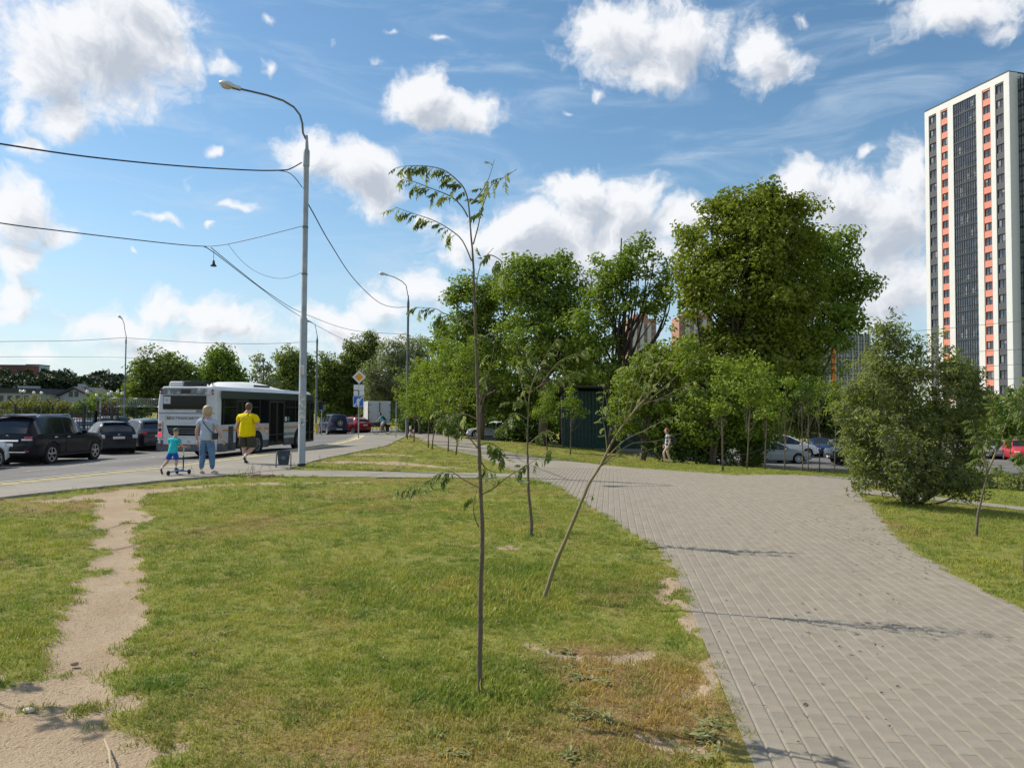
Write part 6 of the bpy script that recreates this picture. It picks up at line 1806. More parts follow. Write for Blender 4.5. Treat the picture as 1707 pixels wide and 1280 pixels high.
def build_people():
    DENIM = cloth("denim_blue", (.10, .19, .33), col2=(.22, .33, .46), c2scale=5, c2lo=.5, c2hi=.75)
    YEL = cloth("tshirt_yellow", (.78, .60, .0)); LBL = cloth("tshirt_pale_blue", (.42, .48, .58)); TURQ = cloth("tshirt_turquoise", (.03, .45, .50))
    OLV = cloth("shorts_dark_olive", (.055, .052, .042)); BLU = cloth("shorts_royal_blue", (.012, .085, .42)); GSH = cloth("shorts_pale_grey", (.40, .41, .38)); DSH = cloth("shorts_denim_pale", (.30, .34, .42))
    BLKS = mat("shoe_black", (.02, .02, .022), .6); BEI = mat("shoe_beige", (.50, .42, .36), .7); WSOCK = mat("sock_white", (.75, .74, .72), .9)
    HBR = mat("hair_brown", (.12, .055, .03), .6, var=.3, vscale=30); HBL = mat("hair_blonde", (.42, .30, .17), .55, var=.3, vscale=30); HRED = mat("hair_auburn", (.22, .06, .025), .55, var=.3, vscale=30); HDK = mat("hair_dark", (.03, .025, .02), .6)
    CAPM = mat("cap_camouflage", (.05, .085, .045), .8, col2=(.14, .15, .12), c2scale=12, c2lo=.48, c2hi=.55)
    # man in yellow walking away: left leg planted, right foot lifted behind
    x, y = -7.98, 23.25
    J = dict(head=(.02, .05, 1.675), neck=(.0, .02, 1.55), chest=(-.01, .0, 1.28), pelvis=(0, 0, .93), hem=-.30,
             shL=(-.245, 0, 1.40), shR=(.235, .0, 1.40), elL=(-.315, -.02, 1.12), wrL=(-.30, .07, .86), elR=(.37, -.03, 1.14), wrR=(.545, .06, .95), pnL=(1, .2, 0), pnR=(-1, .2, -.3),
             hpL=(-.12, 0, .86), hpR=(.12, 0, .86), knL=(-.115, .06, .47), anL=(-.055, .02, .085), knR=(.15, .06, .46), anR=(.02, -.24, .20), ftL=(.05, 1, -.05), ftR=(.25, .62, -.85), short=1.04)
    loc = (x, y, float(T(x, y)) + .03)
    person("man in a yellow T-shirt and dark shorts walking away beside the bus", loc, R(-4), J, 1.78, HBR, 'short', YEL, .72, OLV, 'short', BLKS, WSOCK)
    strap_bag("thin dark strap of a crossbody bag across the yellow T-shirt", loc, R(-4), (.06, 0, 1.46), (-.27, .06, 1.02), .215, None, None, BLKS)
    # woman standing/walking
    x, y = -7.59, 19.2
    J = dict(head=(.0, .02, 1.565), neck=(0, 0, 1.415), chest=(0, 0, 1.19), pelvis=(.0, 0, .88), hem=-.10,
             shL=(-.19, 0, 1.31), shR=(.19, 0, 1.31), elL=(-.265, -.02, 1.04), wrL=(-.275, .06, .80), elR=(.285, -.02, 1.06), wrR=(.37, .05, .86),
             hpL=(-.10, 0, .81), hpR=(.10, 0, .81), knL=(-.115, .03, .46), anL=(-.125, -.02, .085), knR=(.115, .04, .46), anR=(.125, .06, .085), ftL=(-.05, 1, -.08), ftR=(.45, .9, -.05))
    loc = (x, y, float(T(x, y)) + .025)
    person("blonde woman in a pale blue T-shirt and cropped jeans seen from behind", loc, R(-3), J, 1.16, HBL, 'bob', LBL, .55, DENIM, 'long', BEI)
    strap_bag("small black crossbody bag at the hip of the woman in jeans", loc, R(-3), (-.09, 0, 1.36), (.21, .03, .99), .135, (.235, -.05, .93), (.09, .17, .16), BLKS)
    # child on a scooter
    x, y = -8.25, 18.8
    J = dict(s=.70, head=(.03, .06, 1.03), neck=(.02, .03, .915), chest=(.01, .01, .78), pelvis=(0, -.02, .56), hem=-.12,
             shL=(-.11, .02, .85), shR=(.13, .02, .85), elL=(-.14, .06, .68), wrL=(-.02, .24, .66), elR=(.19, .08, .68), wrR=(.225, .26, .66),
             hpL=(-.065, -.02, .53), hpR=(.075, -.02, .53), knL=(-.12, -.03, .33), anL=(-.20, -.17, .155), knR=(.075, .03, .33), anR=(.07, .0, .165), ftL=(.0, .5, -.9), ftR=(0.05, 1, -.05), short=.88)
    loc = (x, y, float(T(x, y)) + .025)
    person("child in a turquoise T-shirt, blue shorts and camouflage cap riding a scooter", loc, R(-8), J, 1.0, None, 'short', TURQ, .6, BLU, 'short', BLKS, WSOCK, cap=CAPM)
    t = thing("kick_scooter", "small blue three-wheeled kick scooter under the child", "scooter", loc, R(-8))
    SCB = mat("scooter_blue", (.05, .16, .36), .45); SCG = mat("scooter_grey", (.55, .57, .6), .4)
    b = MB(); b.box((.07, -.05, .085), (.12, .46, .025)); b.build("deck", SCB, t, bevel=.01)
    b = MB(); b.tube([(.07, .17, .09), (.14, .22, .11), (.14, .22, .18)], .02, 8); b.box((.14, .22, .075), (.30, .05, .03)); b.build("front_fork", SCB, t)
    b = MB(); b.tube([(.14, .22, .1), (.13, .24, .45)], .016, 8); st = b.build("steering_tube", BLKS, t)
    b = MB(); b.tube([(.13, .24, .45), (.12, .26, .66)], .013, 8); b.build("steering_tube", SCG, t)
    b = MB(); b.tube([(-.02, .26, .665), (.26, .26, .665)], .014, 8); b.build("handlebar", BLKS, t)
    for (wx, wy) in ((-.02, .22), (.30, .22), (.07, -.30)):
        b = MB(); b.lathe([(.0, -.02), (.045, -.022), (.06, -.012), (.06, .012), (.045, .022), (0, .02)], 16, axis='X'); b.build("wheel", TYRE, t, smooth=50, loc=(wx, wy, .06))
    # cyclist and bicycle, riding to the left across the end of the road
    q = on_road(637, 722, 64); x, y, z = q
    rz = R(78)
    loc = (x, y, z)
    t = thing("bicycle", "black bicycle ridden across the end of the road in front of the truck", "bicycle", loc, rz)
    BK = mat("bicycle_frame", (.02, .02, .022), .4)
    for yy in (-.53, .53):
        b = MB(); n = 28
        b.tube([(0, .335 * math.cos(2 * math.pi * k / n), .335 * math.sin(2 * math.pi * k / n)) for k in range(n + 1)], .021, 6, cap=False)
        wv = b.build("wheel", TYRE, t, loc=(0, yy, .355))
        b = MB()
        for k in range(12):
            a = math.pi * k / 6; b.tube([(0, 0, 0), (0, .32 * math.cos(a), .32 * math.sin(a))], .002, 3)
        b.build("spokes", ALLOY, wv, fix=False)
    b = MB()
    for pa, pb in (((0, -.53, .355), (0, -.1, .30)), ((0, -.53, .355), (0, -.2, .82)), ((0, -.1, .30), (0, -.24, .98)), ((0, -.1, .30), (0, .36, .78)), ((0, -.2, .82), (0, .34, .86)), ((0, .33, .95), (0, .53, .355))): b.tube([pa, pb], .017, 8)
    b.build("frame", BK, t)
    b = MB(); b.tube([(-.3, .28, 1.03), (0, .34, 1.0), (.3, .28, 1.03)], .014, 8); b.build("handlebar", BK, t)
    b = MB(); b.box((0, -.25, .995), (.13, .26, .05)); b.build("saddle", BK, t, bevel=.02)
    b = MB(); b.box((-.12, -.1, .14), (.1, .09, .02)); b.box((.12, -.1, .46), (.1, .09, .02)); b.tube([(-.07, -.1, .14), (-.07, -.1, .3), (.07, -.1, .3), (.07, -.1, .46)], .012, 6); b.build("pedals", BK, t)
    J = dict(head=(0, .20, 1.66), neck=(0, .13, 1.52), chest=(0, .02, 1.33), pelvis=(0, -.24, 1.07), hem=-.05, shL=(-.18, .08, 1.43), shR=(.18, .08, 1.43), elL=(-.23, .24, 1.22), elR=(.23, .24, 1.22), wrL=(-.27, .30, 1.09), wrR=(.27, .30, 1.09), hdL=(0, 1, -.2), hdR=(0, 1, -.2),
             hpL=(-.09, -.22, 1.02), hpR=(.09, -.22, 1.02), knL=(-.11, .10, .62), knR=(.11, .18, .86), anL=(-.12, -.10, .235), anR=(.12, -.06, .55), ftL=(0, 1, -.15), ftR=(0, 1, -.1), short=.9)
    person("cyclist in a bright turquoise T-shirt and pale shorts riding to the left", loc, rz, J, 1.0, HDK, 'short', cloth("tshirt_cyan", (.10, .50, .60)), .6, GSH, 'short', BLKS)
    t = thing("backpack", "small black backpack on the cyclist's back", "backpack", loc, rz)
    b = MB(); b.box((0, 0, 0), (.30, .17, .40)); b.build("pack", BLKS, t, loc=(0, -.155, 1.30), rot=(R(-38), 0, 0), bevel=.05)
    b = MB(); [b.tube([(sx * .1, -.04, 1.46), (sx * .12, .09, 1.52), (sx * .13, .13, 1.36), (sx * .12, -.06, 1.16)], .016, 6) for sx in (-1, 1)]; b.build("strap", BLKS, t)
    # woman in a checked shirt on the right, walking left
    x, y = at(1113, 740, 37).x, 37.0
    CHK = bpy.data.materials.new("checked_cotton"); CHK.use_nodes = True
    N, L = CHK.node_tree.nodes, CHK.node_tree.links
    tc = N.new('ShaderNodeTexCoord'); sp = N.new('ShaderNodeSeparateXYZ'); L.new(tc.outputs['Object'], sp.inputs[0])
    wv = []
    for ax in (1, 2):
        w = N.new('ShaderNodeMath'); w.operation = 'SINE'; ml = N.new('ShaderNodeMath'); ml.operation = 'MULTIPLY'; L.new(sp.outputs[ax], ml.inputs[0]); ml.inputs[1].default_value = 6.283 / .17
        L.new(ml.outputs[0], w.inputs[0]); g = N.new('ShaderNodeMath'); g.operation = 'GREATER_THAN'; L.new(w.outputs[0], g.inputs[0]); g.inputs[1].default_value = -.15; wv.append(g.outputs[0])
    ad = N.new('ShaderNodeMath'); L.new(wv[0], ad.inputs[0]); L.new(wv[1], ad.inputs[1]); ad.operation = 'ADD'
    rp = N.new('ShaderNodeMapRange'); L.new(ad.outputs[0], rp.inputs[0]); rp.inputs[2].default_value = 2; rp.inputs[3].default_value = .62; rp.inputs[4].default_value = .012
    L.new(rp.outputs[0], N['Principled BSDF'].inputs['Base Color']); N['Principled BSDF'].inputs['Roughness'].default_value = .9
    J = dict(head=(0, .06, 1.56), neck=(0, .02, 1.41), chest=(0, 0, 1.19), pelvis=(0, 0, .87), hem=-.05, shL=(-.165, 0, 1.31), shR=(.165, 0, 1.31), elL=(-.20, -.10, 1.06), elR=(.20, .0, 1.05), wrL=(-.2, -.02, .84), wrR=(.2, .12, .86),
             hpL=(-.09, 0, .82), hpR=(.09, 0, .82), knL=(-.09, .20, .49), anL=(-.09, .12, .085), knR=(.09, .0, .46), anR=(.09, -.14, .09), ftL=(0, 1, -.05), ftR=(0, 1, -.1), short=.4)
    loc = (x, y, float(T(x, y)) + .01)
    person("red-haired woman in a black and white checked shirt walking left across the lawn", loc, R(82), J, .95, HRED, 'tied', cloth("tunic_pale_blue", (.40, .46, .62)), .5, DSH, 'short', BLKS, skin=mat("skin_fair", (.62, .42, .33), .6), jacket=CHK)
    t = thing("backpack", "dark backpack on the back of the woman in the checked shirt", "backpack", loc, R(82))
    b = MB(); b.box((0, 0, 0), (.28, .17, .40)); b.build("pack", mat("pack_dark_green", (.03, .04, .03), .8), t, loc=(0, -.27, 1.10), bevel=.05)
    b = MB(); [b.tube([(sx * .1, -.2, 1.28), (sx * .12, -.02, 1.40), (sx * .13, .13, 1.25), (sx * .12, -.16, .98)], .014, 6) for sx in (-1, 1)]; b.build("strap", BLKS, t)
build_people()

# ------------------------------------------------------------------ street lamps, wires, signs
GALV = mat("galvanised_steel", (.36, .38, .39), .5, metal=.35, var=.12, vscale=2.5, col2=(.27, .29, .30), c2scale=1.3)
GALV_D = mat("galvanised_dark", (.13, .15, .16), .55, metal=.3, var=.1)
LAMPW = mat("lamp_housing", (.62, .63, .64), .35, metal=.2)
LAMPG = mat("lamp_glass", (.55, .58, .6), .12, spec=.7)
WIRE = mat("cable_black", (.02, .022, .03), .6)

def street_lamp(label, px, by, Y, collar, neck, head, r0=.105, r1=.078, m=GALV, step=None, group="street lamps along the road"):
    x = at(px, by, Y).x; z0 = float(T(x, Y)) - .03
    t = thing("street_lamp", label, "street lamp", (x, Y, z0), 0, group)
    o = Vector((x, Y, z0))
    zc = at(px, collar, Y).z - z0
    zs = (at(px, step, Y).z - z0) if step else zc * .4
    b = MB(); b.lathe([(r0 * 1.12, 0), (r0 * 1.12, .02), (r0, .04), (r0, zs), (r1 * 1.02, zs + .06), (r1, zc - .5), (r1, zc)], 18); b.build("pole", m, t, smooth=50, fix=False)
    b = MB(); b.lathe([(r1 + .012, zc - .45), (r1 + .014, zc - .44), (r1 + .014, zc), (r1 * .8, zc + .06), (.032, zc + .46), (.0, zc + .46)], 18); b.build("collar", m, t, smooth=50, fix=False)
    pts = [Vector((0, 0, zc + .3))] + [at(a, c, Y) - o for a, c in neck]
    b = MB(); b.tube(pts, .03, 10); b.build("arm", GALV_D if m is GALV else m, t, smooth=60, fix=False)
    e = pts[-1]; d = (at(*head, Y) - o - e); L_ = d.length; d.normalize()
    rot = d.to_track_quat('X', 'Z').to_euler()
    b = MB()
    V = []; n = 12
    secs = [(0, .05, .05), (.08, .09, .075), (.35, .10, .08), (.42, .15, .10), (.6, .185, .125), (.85, .17, .105), (.97, .10, .06), (1, .03, .02)]
    for (s, w, h) in secs:
        for k in range(n):
            a = 2 * math.pi * k / n; V.append((s * L_, w * math.cos(a), max(h * math.sin(a), -.035)))
    b.add(V, [(i * n + k, i * n + (k + 1) % n, (i + 1) * n + (k + 1) % n, (i + 1) * n + k) for i in range(len(secs) - 1) for k in range(n)])
    b.add(V[:n], [tuple(range(n))])
    hd = b.build("lamp_head", LAMPW, t, smooth=50, loc=e, rot=rot)
    b = MB(); b.sphere((L_ * .70, 0, -.03), .15, 14, 8, 0, (1.15, .95, .62)); b.build("lamp_glass", LAMPG, hd, smooth=180)
    b = MB(); b.box((L_ * .22, 0, .0), (L_ * .34, .13, .1)); b.build("gear_box", GALV_D, hd, bevel=.015)
    return t, o

def build_lamps():
    t, o = street_lamp("nearest tall street lamp, grey steel pole with torn posters", 502.5, 779, 22.2, 252, [(505, 222), (504, 206), (500, 192), (490, 179), (472, 168), (445, 159), (420, 153), (402, 149)], (366, 139), step=532)
    # torn posters and a leaflet on the pole
    PAP = mat("torn_paper", (.62, .62, .60), .9, col2=(.34, .36, .37), c2scale=9, c2lo=.42, c2hi=.56)
    PA2 = mat("leaflet_paper", (.72, .70, .69), .9)
    r = .108
    def poster(name, m, px0, px1, z0, z1, a0, a1, parent=t, rr=r):
        b = MB(); n = 8
        V = [((rr + .003) * math.sin(a0 + (a1 - a0) * k / n), -(rr + .003) * math.cos(a0 + (a1 - a0) * k / n), z) for z in (z0, z1) for k in range(n + 1)]
        V = [(x, y, z + (random.uniform(-.04, .04) if name == "torn_poster" else 0)) for x, y, z in V]
        b.add(V, [(k, k + 1, n + 2 + k, n + 1 + k) for k in range(n)]); return b.build(name, m, parent, fix=False)
    zf = lambda py: at(502, py, 22.2).z - o.z
    pl = poster("leaflet", PA2, 0, 0, zf(625), zf(609), -.75, .55)
    for k in range(5):
        b = MB(); zz = zf(612 + k * 2.9); n = 6; a0, a1 = -.6, .4
        V = [((r + .006) * math.sin(a0 + (a1 - a0) * q / n), -(r + .006) * math.cos(a0 + (a1 - a0) * q / n), zz + dz) for dz in (0, -.016) for q in range(n + 1)]
        b.add(V, [(q, q + 1, n + 2 + q, n + 1 + q) for q in range(n)]); b.build("print_line", mat("print_grey", (.16, .12, .14), .8), pl, fix=False)
    for (y1, y0, a0, a1) in ((662, 690, -1.0, .9), (690, 705, -.9, 1.1), (671, 680, -.2, 1.2), (655, 664, -.8, .2), (684, 709, -.3, 1.1)):
        poster("torn_poster", PAP, 0, 0, zf(y0), zf(y1), a0, a1)
    b = MB(); b.box((.02, -.115, 1.30), (.05, .03, .05)); b.box((.12, 0, 1.36), (.05, .02, .05)); b.build("clamp", GALV_D, t)
    b = MB(); b.lathe([(r + .004, .06), (r + .012, .07), (r + .012, .13), (r + .004, .14)], 14); b.build("band", WIRE, t)
    for yy in (268, 379, 457):
        b = MB(); zz = zf(yy); b.lathe([(.08, zz - .02), (.088, zz - .02), (.088, zz + .02), (.08, zz + .02)], 14); b.build("band", GALV_D, t)
    street_lamp("far street lamp at the tip of the grass island, dark against the trees", 678, 727, 55, 503, [(679, 487), (677, 476), (670, 469), (657, 462), (647, 459)], (632, 455), m=GALV_D, step=690)
    street_lamp("slim street lamp on the far left beyond the fenced car park", 207, 700, 80, 566, [(208, 549), (207, 540), (204, 532)], (197, 526), r0=.09, r1=.06, m=GALV_D)
    street_lamp("street lamp just right of the near lamp post, behind the bus front", 526.5, 712, 80, 566, [(527, 549), (525, 541), (520, 538)], (511, 534), r0=.12, r1=.09, m=GALV_D)
build_lamps()

def wire(label, pts, r, group="overhead cables", sag=0, name="overhead_cable"):
    P = [at(a, b, c) for a, b, c in pts]
    out = []
    for i in range(len(P) - 1):
        p0, p1, p2, p3 = P[max(i - 1, 0)], P[i], P[i + 1], P[min(i + 2, len(P) - 1)]
        for q in range(8):
            u = q / 8; out.append(.5 * ((2 * p1) + (p2 - p0) * u + (2 * p0 - 5 * p1 + 4 * p2 - p3) * u * u + (3 * p1 - p0 - 3 * p2 + p3) * u ** 3))
    out.append(P[-1])
    c = out[0].copy()
    b = MB(); b.tube([p - c for p in out], r, 5, cap=False)
    o = b.build(name, WIRE, None, smooth=180, loc=c, fix=False)
    return tag(o, label, "cable", group)

def build_wires():
    o = wire("thick twisted cable from the upper left to the top of the near lamp post", [(-260, 196, 12), (0, 240, 15), (150, 262, 17.5), (300, 277, 20), (420, 284, 21.6), (470, 284, 22.1), (485, 281, 22.2), (503, 271, 22.2)], .019)
    wire("short drooping jumper cable beside the top of the near lamp post", [(455, 284, 22), (478, 287, 22.1), (491, 296, 22.2), (504, 313, 22.2)], .012)
    wire("lower cable from the left edge to the splice left of the near lamp post", [(-260, 330, 12), (0, 372, 15), (100, 385, 16.5), (200, 397, 19), (300, 408, 22), (345, 411, 24)], .013)
    wire("stay cable rising from the splice to the near lamp post", [(345, 411, 24), (375, 408, 23.6), (430, 396, 23), (504, 377, 22.2)], .011)
    wire("cable sagging from the near lamp post down to the far street lamp", [(509, 332, 22.2), (522, 355, 23.5), (550, 405, 27), (590, 465, 34), (630, 503, 44), (655, 512, 51), (677, 512, 55)], .018)
    wire("cable descending from the splice toward the trees behind the bus, lower of two", [(340, 411, 24), (362, 425, 25), (430, 477, 31), (500, 527, 42), (580, 570, 66), (625, 592, 88)], .014)
    wire("cable descending from the splice behind the near lamp post to the far street lamp", [(352, 413, 24), (400, 452, 26), (450, 490, 31), (505, 522, 38), (590, 551, 48), (677, 557, 55)], .013)
    wire("thin slack loop of wire hanging left of the near lamp post", [(380, 407, 23.4), (400, 432, 23.3), (425, 452, 23), (455, 463, 22.7), (480, 463, 22.4), (504, 454, 22.2)], .006)
    wire("thin level cable between the left edge and the slim street lamp", [(-200, 575, 70), (0, 569.5, 75), (120, 568, 78), (207, 563, 80)], .022)
    wire("thin level cable between the slim street lamp and the lamp behind the bus", [(207, 563, 80), (330, 571, 80), (440, 573, 80), (527, 569, 80)], .022)
    wire("thin cable low over the fenced car park", [(-200, 600, 75), (0, 595, 80), (120, 595, 82), (207, 596, 80), (250, 600, 80)], .018)
    for k, (a, b_) in enumerate((((1380, 560, 90), (1707, 535, 70)), ((1380, 590, 90), (1707, 582, 70)), ((1500, 615, 90), (1760, 602, 70)), ((1540, 634, 90), (1760, 626, 70)))):
        mid = ((a[0] + b_[0]) / 2, (a[1] + b_[1]) / 2 + 3, 80)
        wire(["highest thin cable crossing in front of the tall tower", "second thin cable crossing in front of the tall tower", "third thin cable crossing in front of the tall tower", "lowest thin cable crossing in front of the tall tower"][k], [a, mid, b_, (1900, b_[1] - 12, 60)], .02)
    c = at(356, 440, 25)
    t = thing("hanging_lantern", "small dark lantern hanging from the cable splice", "lantern", c)
    b = MB(); b.tube([(0, 0, .10), (0, 0, .42)], .008, 5); b.build("hanger", WIRE, t)
    b = MB(); b.lathe([(.02, .12), (.035, .10), (.05, .0), (.10, -.06), (.10, -.08), (0, -.08)], 12); b.build("shade", WIRE, t, smooth=50)
build_wires()

def build_signs():
    WHT = mat("sign_white", (.70, .71, .72), .5); ORG = mat("sign_orange", (.78, .33, .01), .5); BLU = mat("sign_blue", (.01, .12, .55), .5); BACK = GALV
    Y = 48.6; x = at(597.5, 730, Y).x; z0 = float(T(x, Y))
    t = thing("road_sign", "priority road diamond, turn plate and blue one-way end sign on one post", "road sign", (x, Y, z0))
    Z = lambda py: at(597.5, py, Y).z - z0
    b = MB(); b.tube([(0, 0, -.05), (0, 0, Z(622))], .038, 10); b.build("post", GALV, t, smooth=60)
    def dia(name, r, y, m, th=.012, parent=t):
        q = MB(); q.prism([(0, r), (r, 0), (0, -r), (-r, 0)], y, y + th, 'Y'); return q.build(name, m, parent, bevel=.0)
    d = dia("priority_diamond", .43, -.07, WHT); d.location = (.0, 0, Z(628.5))
    q = dia("orange_diamond", .275, -.076, ORG, .006, d)
    p = MB(); p.box((0, 0, 0), (.66, .012, .66)); pl = p.build("turn_plate", WHT, t, loc=(-.0, -.065, Z(650)))
    b = MB(); b.prism([(-.33, .0), (-.33, -.05), (-.06, -.05), (-.035, -.075), (-.035, -.33), (.025, -.33), (.025, -.06), (-.03, .0)], -.012, -.007, 'Y'); b.build("turn_arrow", INK, pl)
    b = MB(); b.box((.17, -.0095, -.02), (.32, .005, .02)); b.box((-.005, -.0095, .2), (.02, .005, .25)); b.build("side_road_line", mat("print_light_grey", (.3, .3, .3), .7), pl)
    p = MB(); p.box((0, 0, 0), (.66, .012, .68)); bl = p.build("one_way_end_panel", WHT, t, loc=(-.02, -.065, Z(669)))
    p = MB(); p.box((0, -.009, 0), (.60, .006, .62)); p.build("blue_field", BLU, bl)
    b = MB(); b.prism([(-.06, -.29), (.06, -.29), (.06, .02), (.15, .02), (0, .24), (-.15, .02), (-.06, .02)], -.018, -.013, 'Y'); b.build("arrow", WHT, bl)
    b = MB(); b.prism([(-.29, -.31), (-.24, -.31), (.29, .27), (.29, .31), (.24, .31), (-.29, -.26)], -.024, -.019, 'Y'); b.build("bar", WHT, bl)
    for zz in (628.5, 650, 669):
        b = MB(); b.box((0, -.04, Z(zz)), (.12, .05, .04)); b.build("clamp", GALV_D, t)
    Y = 52.5; x = at(660, 728, Y).x
    t = thing("sign_post", "slim bare grey post at the corner of the pavement", "post", (x, Y, float(T(x, Y))))
    b = MB(); zt = at(660, 668, Y).z - float(T(x, Y)); b.tube([(0, 0, -.05), (0, 0, zt)], .034, 8); b.build("post", GALV, t, smooth=60)
    b = MB(); b.lathe([(.0, zt + .01), (.036, zt), (.036, zt - .04)], 8); b.build("cap", GALV_D, t)
    # posts at the tip of the island
    RW_R = mat("post_red", (.42, .05, .035), .6); RW_W = mat("post_white", (.62, .62, .6), .6)
    for k, (px, hgt, lb) in enumerate(((684, .78, "red and white striped post, taller of the two by the far street lamp"), (689, .55, "red and white striped post, shorter of the two by the far street lamp"))):
        Y = 54.2; x = at(px, 728, Y).x; z = float(T(x, Y))
        t = thing("striped_post", lb, "bollard", (x, Y, z), 0, "striped posts")
        for q in range(4):
            b = MB(); h4 = hgt / 4; b.lathe([(0 if q else .075, q * h4), (.075, q * h4), (.075, (q + 1) * h4), (0, (q + 1) * h4 + (.02 if q == 3 else 0))], 12); b.build("band", RW_W if q % 2 else RW_R, t, smooth=40)
    Y = 74; q0 = on_road(528, 712, Y)
    t = thing("yellow_post", "short bright yellow post behind the bus front", "bollard", q0)
    b = MB(); b.lathe([(.09, 0), (.09, 1.0), (.06, 1.06), (0, 1.07)], 12); b.build("post", mat("post_yellow", (.62, .36, .01), .5), t, smooth=40)
    b = MB(); b.lathe([(.12, 0), (.12, .06), (.09, .07)], 12); b.build("foot", concrete, t)
    Y = 66; q0 = on_road(536, 716, Y)
    t = thing("sign_post", "light grey post with a round sign seen from behind, beyond the bus mirror", "road sign", q0)
    b = MB(); b.tube([(0, 0, 0), (0, 0, 2.6)], .045, 8); b.build("post", GALV, t, smooth=60)
    b = MB(); b.lathe([(0, 0), (.33, 0), (.33, .02), (0, .02)], 18, axis='Y'); b.build("sign_disc", GALV_D, t, loc=(0, .05, 2.35))
    # litter bin
    Y = 21.7; x = at(472.5, 781, Y).x; z = float(T(x, Y))
    t = thing("litter_bin", "small dark blue metal litter bin on a frame beside the near lamp post", "bin", (x, Y, z), R(14))
    BINB = mat("bin_blue", (.018, .035, .06), .45, col2=(.05, .075, .10), c2scale=6)
    b = MB(); w0, w1, h0, h1 = .135, .18, .10, .49
    V = [(sx * w * (1), sy * w * .8, h) for h, w in ((h0, w0), (h1, w1)) for sx, sy in ((-1, -1), (1, -1), (1, 1), (-1, 1))]
    V += [(sx * (w1 - .012), sy * (w1 * .8 - .012), h1) for sx, sy in ((-1, -1), (1, -1), (1, 1), (-1, 1))] + [(sx * (w0 - .005), sy * (w0 * .8), h0 + .03) for sx, sy in ((-1, -1), (1, -1), (1, 1), (-1, 1))]
    b.add(V, [(3, 2, 1, 0)] + [(k, (k + 1) % 4, 4 + (k + 1) % 4, 4 + k) for k in range(4)] + [(4 + k, 4 + (k + 1) % 4, 8 + (k + 1) % 4, 8 + k) for k in range(4)] + [(8 + k, 8 + (k + 1) % 4, 12 + (k + 1) % 4, 12 + k) for k in range(4)] + [(12, 13, 14, 15)])
    b.build("bucket", BINB, t, bevel=.008)
    b = MB(); b.lathe([(0, 0), (.06, 0), (.06, .004), (0, .004)], 12, axis='Y'); b.build("emblem", mat("bin_emblem", (.10, .13, .16), .6), t, loc=(0, -.135, .30), rot=(R(-6), 0, 0))
    for sx in (-1, 1):
        b = MB(); b.tube([(sx * .20, -.13, 0), (sx * .195, 0, .40), (sx * .20, .13, 0)], .014, 6); b.build("leg", GALV_D, t)
    b = MB(); b.tube([(-.2, 0, .40), (.2, 0, .40)], .012, 6); b.build("axle", GALV_D, t)
    # stump, stone, twig
    x, y = gp(434, 796)
    t = thing("tree_stump", "low weathered brown stump at the edge of the lawn by the footpath", "stump", (x, y, float(T(x, y)) - .02))
    b = MB(); b.lathe([(.36, 0), (.33, .05), (.29, .09), (.0, .105)], 18); V = [(a * (1 + .15 * math.sin(5 * math.atan2(c, a))) * 1.0, c * .6, d) for a, c, d in b.v]; b.v = V; b.build("stump", mat("stump_wood", (.22, .14, .085), .95, var=.3, vscale=8, bump=.8, bscale=20), t, smooth=40)
    x, y = gp(48, 1181)
    b = MB(); b.sphere((0, 0, .01), .036, 10, 7, 0, (1.0, .6, .42)); b.v = [(a * random.uniform(.88, 1.1), c * random.uniform(.9, 1.1), d) for a, c, d in b.v]
    tag(b.build("stone", mat("pale_stone", (.52, .47, .42), .9, bump=.5, bscale=30), None, smooth=60, loc=(x, y, float(T(x, y)) - .02), fix=False), "small pale stone lying on the bare soil track", "stone")
    x, y = gp(124, 1104)
    b = MB(); b.sphere((0, 0, .01), .026, 9, 6, 0, (1.1, .7, .6)); b.v = [(a * random.uniform(.85, 1.1), c * random.uniform(.9, 1.1), d) for a, c, d in b.v]
    tag(b.build("stone", mat("brown_stone", (.34, .25, .17), .95, bump=.5, bscale=30), None, smooth=60, loc=(x, y, float(T(x, y)) - .02), fix=False), "small brown clod on the bare soil track above the pale stone", "stone")
    a, c = gp(174, 1240), gp(186, 1300)
    b = MB(); b.tube([(0, 0, .02), ((c[0] - a[0]) * .4 + .01, (c[1] - a[1]) * .4, .03), (c[0] - a[0], c[1] - a[1], .012)], [.004, .006, .005], 6)
    tag(b.build("twig", mat("dry_twig", (.45, .36, .24), .9), None, smooth=60, loc=(a[0], a[1], float(T(*a)))), "pale dry twig lying at the bottom edge of the lawn", "twig")
    # dry grass stalks at the lawn edge
    b = MB()
    for (px, py, n) in ((400, 795, 5), (345, 798, 3), (428, 793, 5), (488, 777, 3), (515, 776, 4)):
        for k in range(n):
            x, y = gp(px + random.gauss(0, 14), py + random.gauss(0, 2)); h_ = random.uniform(.08, .30); z = float(T(x, y))
            tp = Vector((x + random.uniform(-.1, .1), y, z + h_)); b.tube([(x, y, z), (x + (tp.x - x) * .3, y, z + h_ * .6), tp], [.004, .003, .002], 3, cap=False)
            for q in range(4): b.box(tp + Vector((random.uniform(-.03, .03), 0, -.03 * q)), (.018, .006, .012))
    tag(b.build("dry_stalks", mat("dry_stalk", (.22, .17, .08), .9), None, fix=False), "tall dry weed stalks at the edge of the footpath", kind='stuff')
build_signs()

